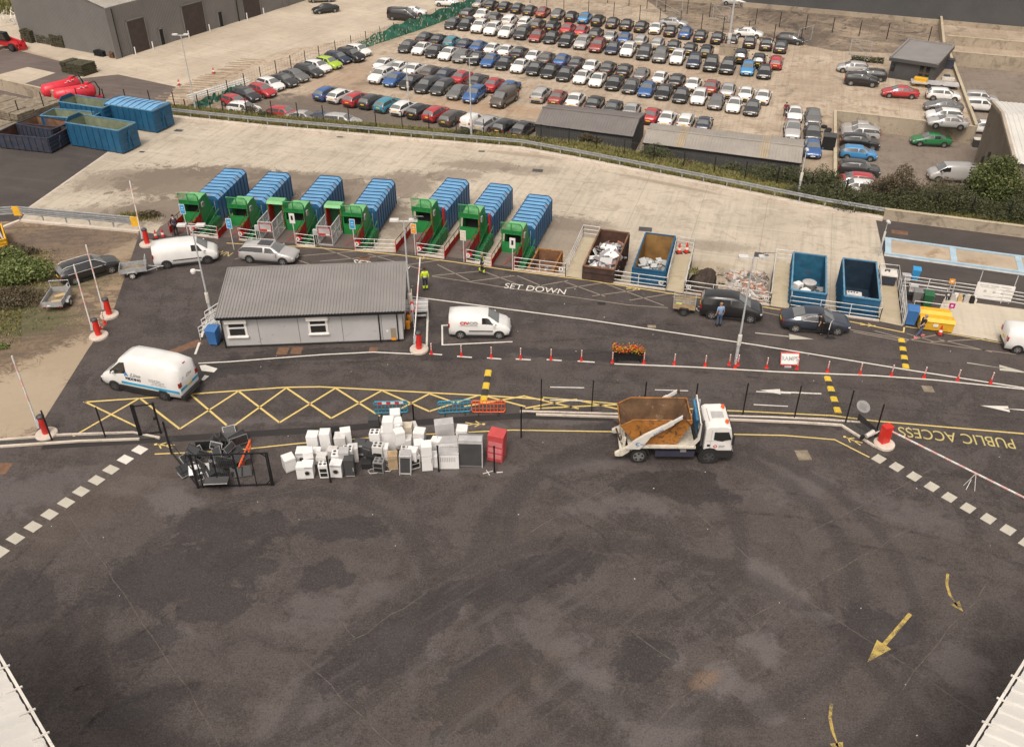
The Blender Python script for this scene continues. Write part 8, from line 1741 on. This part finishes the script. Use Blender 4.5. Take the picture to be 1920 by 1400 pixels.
# telehandler
p=G(20,92,ZC);t=thing('telehandler',(p.x,p.y,ZC),R(-22),'red telescopic handler with glass cab at the left edge','telehandler')
m=MB('machine_red');m.prism([(-2.6,.7),(-2.6,1.5),(-.6,1.7),(1.6,1.2),(2.3,1.0),(2.3,.6)],-.8,.8,'y');m.bar((-2.8,.3,2.1),(2.4,.3,1.1),.35,.4);m.build('body',t,bev=.03)
m=MB('black_metal');m.prism([(-1.0,1.5),(-.9,2.6),(.5,2.6),(.9,1.5)],-1.0,-.15,'y');c_b=m.build('cab_frame',t);m=MB('glass_dark');m.prism([(-.85,1.65),(-.78,2.45),(.42,2.45),(.72,1.65)],-1.03,-.12,'y');m.build('cab_glass',c_b)
m=MB('machine_red');m.bar((2.6,-.8,.4),(2.6,.8,.4),.15,.5);m.bar((2.6,-.6,.4),(2.65,-.6,1.7),.12,.12);m.bar((2.6,.6,.4),(2.65,.6,1.7),.12,.12);m.bar((2.4,.3,1.1),(2.6,.3,.6),.3,.3);m.build('carriage',t)
for x in (-1.7,1.5):
    for sg in (-1,1): o=obj('wheel',wheel_mesh(.6,'steel_wheel'),t,(x,sg*1.0,.6),0 if sg<0 else math.pi);o.scale=(1,2,1)
def stack(px,py,w_,d_,h,rz,mat,label,z=ZC,cat='stack',name='turf_stack',n=6,grp='stacks in the store yard'):
    p=G(px,py,z);r=random.Random(int(px));m=MB(mat)
    for i in range(n):
        for k in range(4):
            x=-w_/2+(k+.5)*w_/4;hh=h*r.uniform(.75,1.05) if i==n-1 else h;z0=i*h/n
            m.box(x-w_/8.6,x+w_/8.6,-d_/2+r.uniform(-.08,.08),d_/2+r.uniform(-.08,.08),z0+.02,z0+h/n*.85+ (hh-h)*.5)
    m.build(name,None,p,R(rz),label=label,cat=cat,group=grp)
stack(62,77,2.4,2.2,2.0,-28,'turf_roll','tall dark pallet stack at the left corner of the warehouse wall');stack(92,80,3.,2.,1.3,-28,'turf_roll','low dark stack, left of the pair by the warehouse wall');stack(118,86,3.,2.,1.9,-28,'turf_roll','high dark stack, right of the pair by the warehouse wall');stack(150,136,4.5,2.4,1.6,-28,'turf_roll','dark rolled stack beside the red tankers');stack(192,104,1.9,1.4,.9,-28,'inside_dark','black low stack near the right end of the warehouse gable');stack(213,108,.8,.8,.9,-28,'rust_cover','small brown drum by the warehouse corner')
for i,(x,y,w_,d_,h,rz) in enumerate([(25,222,5.5,2.4,1.3,-28),(0,245,5,2.4,.9,-28),(60,205,5,2.6,.7,-28),(20,196,5,2.6,.6,-28),(-5,212,5,2.4,.7,-28),(85,196,4,2.4,.5,-28)]):
    stack(x,y,w_,d_,h,rz,'timber_old',f"stack of weathered timber pallets, {ORD[i]} pile behind the navy skips",z=ZA,n=5,name='timber_stack',grp='timber piles')
for i in range(22):
    f=i/21;p=G(300,195,ZC).lerp(G(470,112,ZC),f)+Vector((rnd.uniform(-.4,.4),rnd.uniform(-.3,.3),0));m=MB('timber_strip');m.box(-1.9,1.9,-.07,.07,0,.08);m.build('timber_baulk',None,p,R(-8+rnd.uniform(-6,6)),label=f"long timber laid across the strip by the netted fence, {ORD[i]} from the near end",cat='timber',group='timbers laid beside the netted fence')
m=MB('galv_light');r=random.Random(5)
for i in range(26): a=Vector((r.uniform(-2.5,2.5),r.uniform(-2.5,2.5),r.uniform(0,1.5)));m.bar(a,a+Vector((r.uniform(-1.5,1.5),r.uniform(-1.5,1.5),r.uniform(0,1.6))),.08,.08)
m.build('scaffold_heap',None,G(32,44,ZC),0,label='tangled heap of pale scaffold tubes behind the warehouse corner',cat='scaffolding')
# sundry items by the shed and yard edge
q=G(1552,278,ZC);m=MB('inside_dark');m.box(-.7,.7,-.7,.7,0,1.5);m.use('grey_dark').box(-.75,.75,-.75,.75,1.5,1.58);m.build('black_container',None,q,R(-17),label='square black bin against the wall of the sunken yard',cat='bin')
for i,(x,y) in enumerate([(1545,240),(1553,247),(1550,252)]):
    q=G(x,y,ZC);m=MB('tyre');m.lathe([(.2,-.12),(.36,-.12),(.36,.12),(.2,.12)],12,'z',(0,0,.15+.1*i));m.build('scrap_wheel',None,q,0,label=f"old tyre in the heap by the column of three cars, {['leftmost','middle','lowest'][i]}",cat='scrap tyre',group='heap of old tyres')
q=G(1777,128,ZC);m=MB('skip_navy');m.box(-.6,.6,-.5,.5,0,1.2);m.use('grey_dark').box(-.65,.65,-.55,.55,1.2,1.3);m.build('blue_bin',None,q,R(-17),label='dark blue bin between the hut and the long wall',cat='bin')
q=G(1777,150,ZC);m=MB('white_dirty');m.box(-.8,.8,-.4,.4,0,.3);m.use('grey_dark').box(-.5,.3,.5,1.2,0,.4);m.build('white_slab',None,q,R(-17),label='white slab and debris beside the long wall',cat='slab')
# yellow skip and white post at far left
T_=open_skip([G(-38,462,1.1),G(8,446,1.1),G(0,419,1.1),G(-45,432,1.1)],0,1.1,'yellow skip cut by the left edge, behind a leaning white post','sign_yellow','skip_orange_in','sign_yellow',ribs=4,name='yellow_skip')
p=G(15,462);m=MB('white_paint');m.bar((0,0,0),(-.6,.1,2.2),.12,.12);m.build('white_post',None,p,0,label='leaning white post in front of the yellow skip',cat='post')
# canopy roofs entering the two lower corners
def canopy(a,b,side,label):
    z=7.;A_,B_=G(*a,z),G(*b,z);d_=(B_-A_).normalized();A_=A_-d_*6;B_=B_+d_*12;nn=Vector((d_.y,-d_.x,0))*side;W_=7
    t=thing('ribbed_canopy',(0,0,0),0,label,'canopy','white canopies at the lower corners');m=MB('roof_white')
    cladroof(m,A_,B_,B_+nn*W_+Vector((0,0,2)),A_+nn*W_+Vector((0,0,2)),sp=.6,dp=.07);m.build('roof',t)
    m=MB('white_dirty');u=Vector((0,0,-.02));m.bar(A_+u-nn*.12,B_+u-nn*.12,.1,.1);m.use('white_dirty');n=int((B_-A_).length/1.25)
    for i in range(n): q=A_.lerp(B_,i/n);m.bar(q-nn*.25,q+nn*.3+Vector((0,0,.1)),.06,.06)
    m.build('gutter',t)
    for k in (.15,.5,.85): q=A_.lerp(B_,k)+nn*1.5;m=MB('galv');m.box(q.x-.1,q.x+.1,q.y-.1,q.y+.1,0,6.9);m.build('column',t)
canopy((0,1245),(90,1400),1,'white ribbed canopy roof in the lower left corner');canopy((1920,1255),(1830,1400),-1,'white ribbed canopy roof in the lower right corner')
# ================================================================ PEOPLE
def person(px,py,rz,label,top,legs,pose=None,hair='hair_dark',boots='cloth_black',vest=None,z=0.,sc=1.,bend=0.,sleeve='long',stride=0.,arms=((.0,.05),(.0,.05))):
    p=G(px,py,z);t=thing('person',(p.x,p.y,z),R(rz),label,'person');t.scale=(sc,sc,sc)
    # local: x right, y forward, z up
    def lean(v,b=bend):
        v=Vector(v)
        if v.z>.93: q=v-Vector((0,0,.93));v=Vector((q.x,q.y*math.cos(b)+q.z*math.sin(b),.93+q.z*math.cos(b)-q.y*math.sin(b)))
        return v
    J=dict(pel=(0,0,.95),waist=(0,0,1.10),chest=(0,.01,1.33),neck=(0,.01,1.50),head=(0,.03,1.62),crown=(0,.03,1.74))
    for sg,n in ((-1,'l'),(1,'r')):
        s=stride*sg;ar=arms[0 if sg<0 else 1]
        J.update({'hip'+n:(sg*.10,0,.90),'kn'+n:(sg*.11,.02+s*.45,.50),'an'+n:(sg*.11,s-.02,.09+max(0,-s)*.12),'toe'+n:(sg*.13,s+.15,.04),'sh'+n:(sg*.19,0,1.42),'el'+n:(sg*.25,-.02+ar[0]*.5,1.14+abs(ar[0])*.1),'wr'+n:(sg*(.27-.05*abs(ar[0])),ar[0]+ar[1],.90+abs(ar[0])*.55)})
    J={k:(lean(v) if k[:2] not in('hi','kn','an','to') and k!='pel' else Vector(v)) for k,v in J.items()}
    def skin(name,nodes,edges,rad,mat,parent):
        me=bpy.data.meshes.new(name);ks=list(nodes);me.from_pydata([nodes[k] for k in ks],[(ks.index(a),ks.index(b)) for a,b in edges],[]);me.materials.append(MC[mat])
        o=obj(name,me,parent);o.modifiers.new('skin','SKIN');sm=o.modifiers.new('sub','SUBSURF');sm.levels=1;sm.render_levels=2
        for i,k in enumerate(ks): r=rad[k] if k in rad else rad['*'];me.skin_vertices[0].data[i].radius=(r,r)
        me.skin_vertices[0].data[0].use_root=True;o.modifiers['skin'].use_smooth_shade=True;return o
    N=dict(J);E=[('pel','waist'),('waist','chest'),('chest','neck'),('neck','head'),('head','crown')];Rr=dict(pel=.12,waist=.115,chest=.13,neck=.055,head=.092,crown=.06);Rr['*']=.04
    for n in 'lr':
        E+=[('pel','hip'+n),('hip'+n,'kn'+n),('kn'+n,'an'+n),('an'+n,'toe'+n),('chest','sh'+n),('sh'+n,'el'+n),('el'+n,'wr'+n)]
        Rr.update({'hip'+n:.085,'kn'+n:.058,'an'+n:.04,'toe'+n:.035,'sh'+n:.055,'el'+n:.042,'wr'+n:.028})
        d_=(J['wr'+n]-J['el'+n]).normalized();sg=-1 if n=='l' else 1;fw=Vector((0,1,0));pm=J['wr'+n]+d_*.07;N['pm'+n]=pm;E.append(('wr'+n,'pm'+n));Rr['pm'+n]=.032
        for i in range(4):
            b=pm+d_*.03+fw*(.027-.018*i);c=b+d_*(.04-.004*abs(i-1))+Vector((-sg*.006,0,0));e=c+d_*.03+Vector((-sg*.016,0,0))
            for q,v,r in (('a',b,.0095),('b',c,.0085),('c',e,.0075)): N[f'f{n}{i}{q}']=v;Rr[f'f{n}{i}{q}']=r
            E+=[('pm'+n,f'f{n}{i}a'),(f'f{n}{i}a',f'f{n}{i}b'),(f'f{n}{i}b',f'f{n}{i}c')]
        b=J['wr'+n]+d_*.04+fw*.035;N['t1'+n]=b;N['t2'+n]=b+d_*.035+fw*.02;Rr['t1'+n]=.012;Rr['t2'+n]=.009;E+=[('wr'+n,'t1'+n),('t1'+n,'t2'+n)]
    body=skin('body',N,E,Rr,'skin',t)
    hd=J['head'];m=MB(hair);m.smooth=True;m.T=Matrix.Translation(hd+Vector((0,-.012,.035)))@Matrix.Rotation(-bend,4,'X');m.lathe([(.102,-.03),(.112,.03),(.098,.085),(.055,.12),(0,.128)],12);m.build('hair',t)
    m=MB('skin');m.T=Matrix.Translation(hd)@Matrix.Rotation(-bend,4,'X');m.prism([(.085,-.03),(.085,.02),(.118,-.022)],-.012,.012,'x');m.box(-.11,-.095,-.02,.015,-.03,.03);m.box(.095,.11,-.02,.015,-.03,.03);m.build('nose_and_ears',t)
    m=MB('black_plastic');m.T=Matrix.Translation(hd)@Matrix.Rotation(-bend,4,'X');[m.box(x-.012,x+.012,.088,.096,.012,.026) for x in (-.035,.035)];m.box(-.025,.025,.085,.092,-.055,-.048);m.build('eyes_and_mouth',t)
    tn={k:J[k] for k in('pel','waist','chest')};tn['nb']=J['neck']-Vector((0,0,.05));te=[('pel','waist'),('waist','chest'),('chest','nb')];tr=dict(pel=.145,waist=.14,chest=.155,nb=.085)
    for n in 'lr':
        tn['sh'+n]=J['sh'+n];te.append(('chest','sh'+n));tr['sh'+n]=.078
        e=J['el'+n] if sleeve=='long' else J['sh'+n].lerp(J['el'+n],.75);tn['el'+n]=e;te.append(('sh'+n,'el'+n));tr['el'+n]=.062
        if sleeve=='long': tn['wr'+n]=J['wr'+n];te.append(('el'+n,'wr'+n));tr['wr'+n]=.048
    skin('top',tn,te,tr,top,t)
    if vest:
        vn={k:tn[k] for k in('pel','waist','chest','nb')};skin('vest',vn,te[:3],dict(pel=.155,waist=.152,chest=.168,nb=.10),vest,t)
    if vest or top=='hivis':
        m=MB('reflective');m.T=Matrix.Translation(J['waist']);m.lathe([(.172,-.02),(.172,.03)],14);m.build('reflective_band',t)
    ln={'pel':J['pel']};le=[];lr=dict(pel=.135)
    for n in 'lr':
        for k in('hip','kn','an'): ln[k+n]=J[k+n]+(Vector((0,0,.04)) if k=='an' else Vector())
        le+=[('pel','hip'+n),('hip'+n,'kn'+n),('kn'+n,'an'+n)];lr.update({'hip'+n:.10,'kn'+n:.075,'an'+n:.06})
    skin('trousers',ln,le,lr,legs,t)
    for n in 'lr':
        q=J['an'+n];m=MB(boots);m.box(q.x-.055,q.x+.055,q.y-.08,q.y+.21,0,.09);m.box(q.x-.05,q.x+.05,q.y-.08,q.y+.05,.09,.17);m.build('shoe',t,bev=.02)
        if vest or top=='hivis': m=MB('hivis');m.lathe([(.075,-.1),(.08,.1)],10,'z',tuple(q+Vector((0,0,.16))));m.build('gaiter',t)
    return t
person(798,543,10,'person in bright yellow-green jacket standing behind the cabin, seen from behind','hivis','cloth_navy',sc=1.08)
person(904,512,-100,'person in yellow-green vest walking past the sixth compactor','cloth_navy','cloth_black',vest='hivis',hair='hair_fair',stride=.18,sc=1.0)
person(331,441,20,'person in dark clothes stooping towards the first compactor','cloth_navy','cloth_black',bend=.45,arms=((.3,.05),(.3,.05)),sc=1.05)
person(1347,611,15,'person in light blue shirt and jeans standing beside the black people carrier','cloth_blue','cloth_jeans',sleeve='short',hair='hair_fair',sc=1.1)
person(1541,627,60,'person in black clothes leaning into the open door of the slate saloon','cloth_black','cloth_black',bend=.6,sleeve='short',arms=((.25,.0),(.3,.05)))
person(1722,632,-80,'person in black shirt striding past the yellow bins','cloth_black','cloth_jeans',sleeve='short',stride=-.32,arms=((.22,.0),(-.28,.0)),hair='hair_grey',boots='cloth_pink',sc=1.05,bend=.2)
person(1471,218,170,'person in dark red top standing beside the white saloon in the car park','cloth_red','cloth_navy',z=ZC)
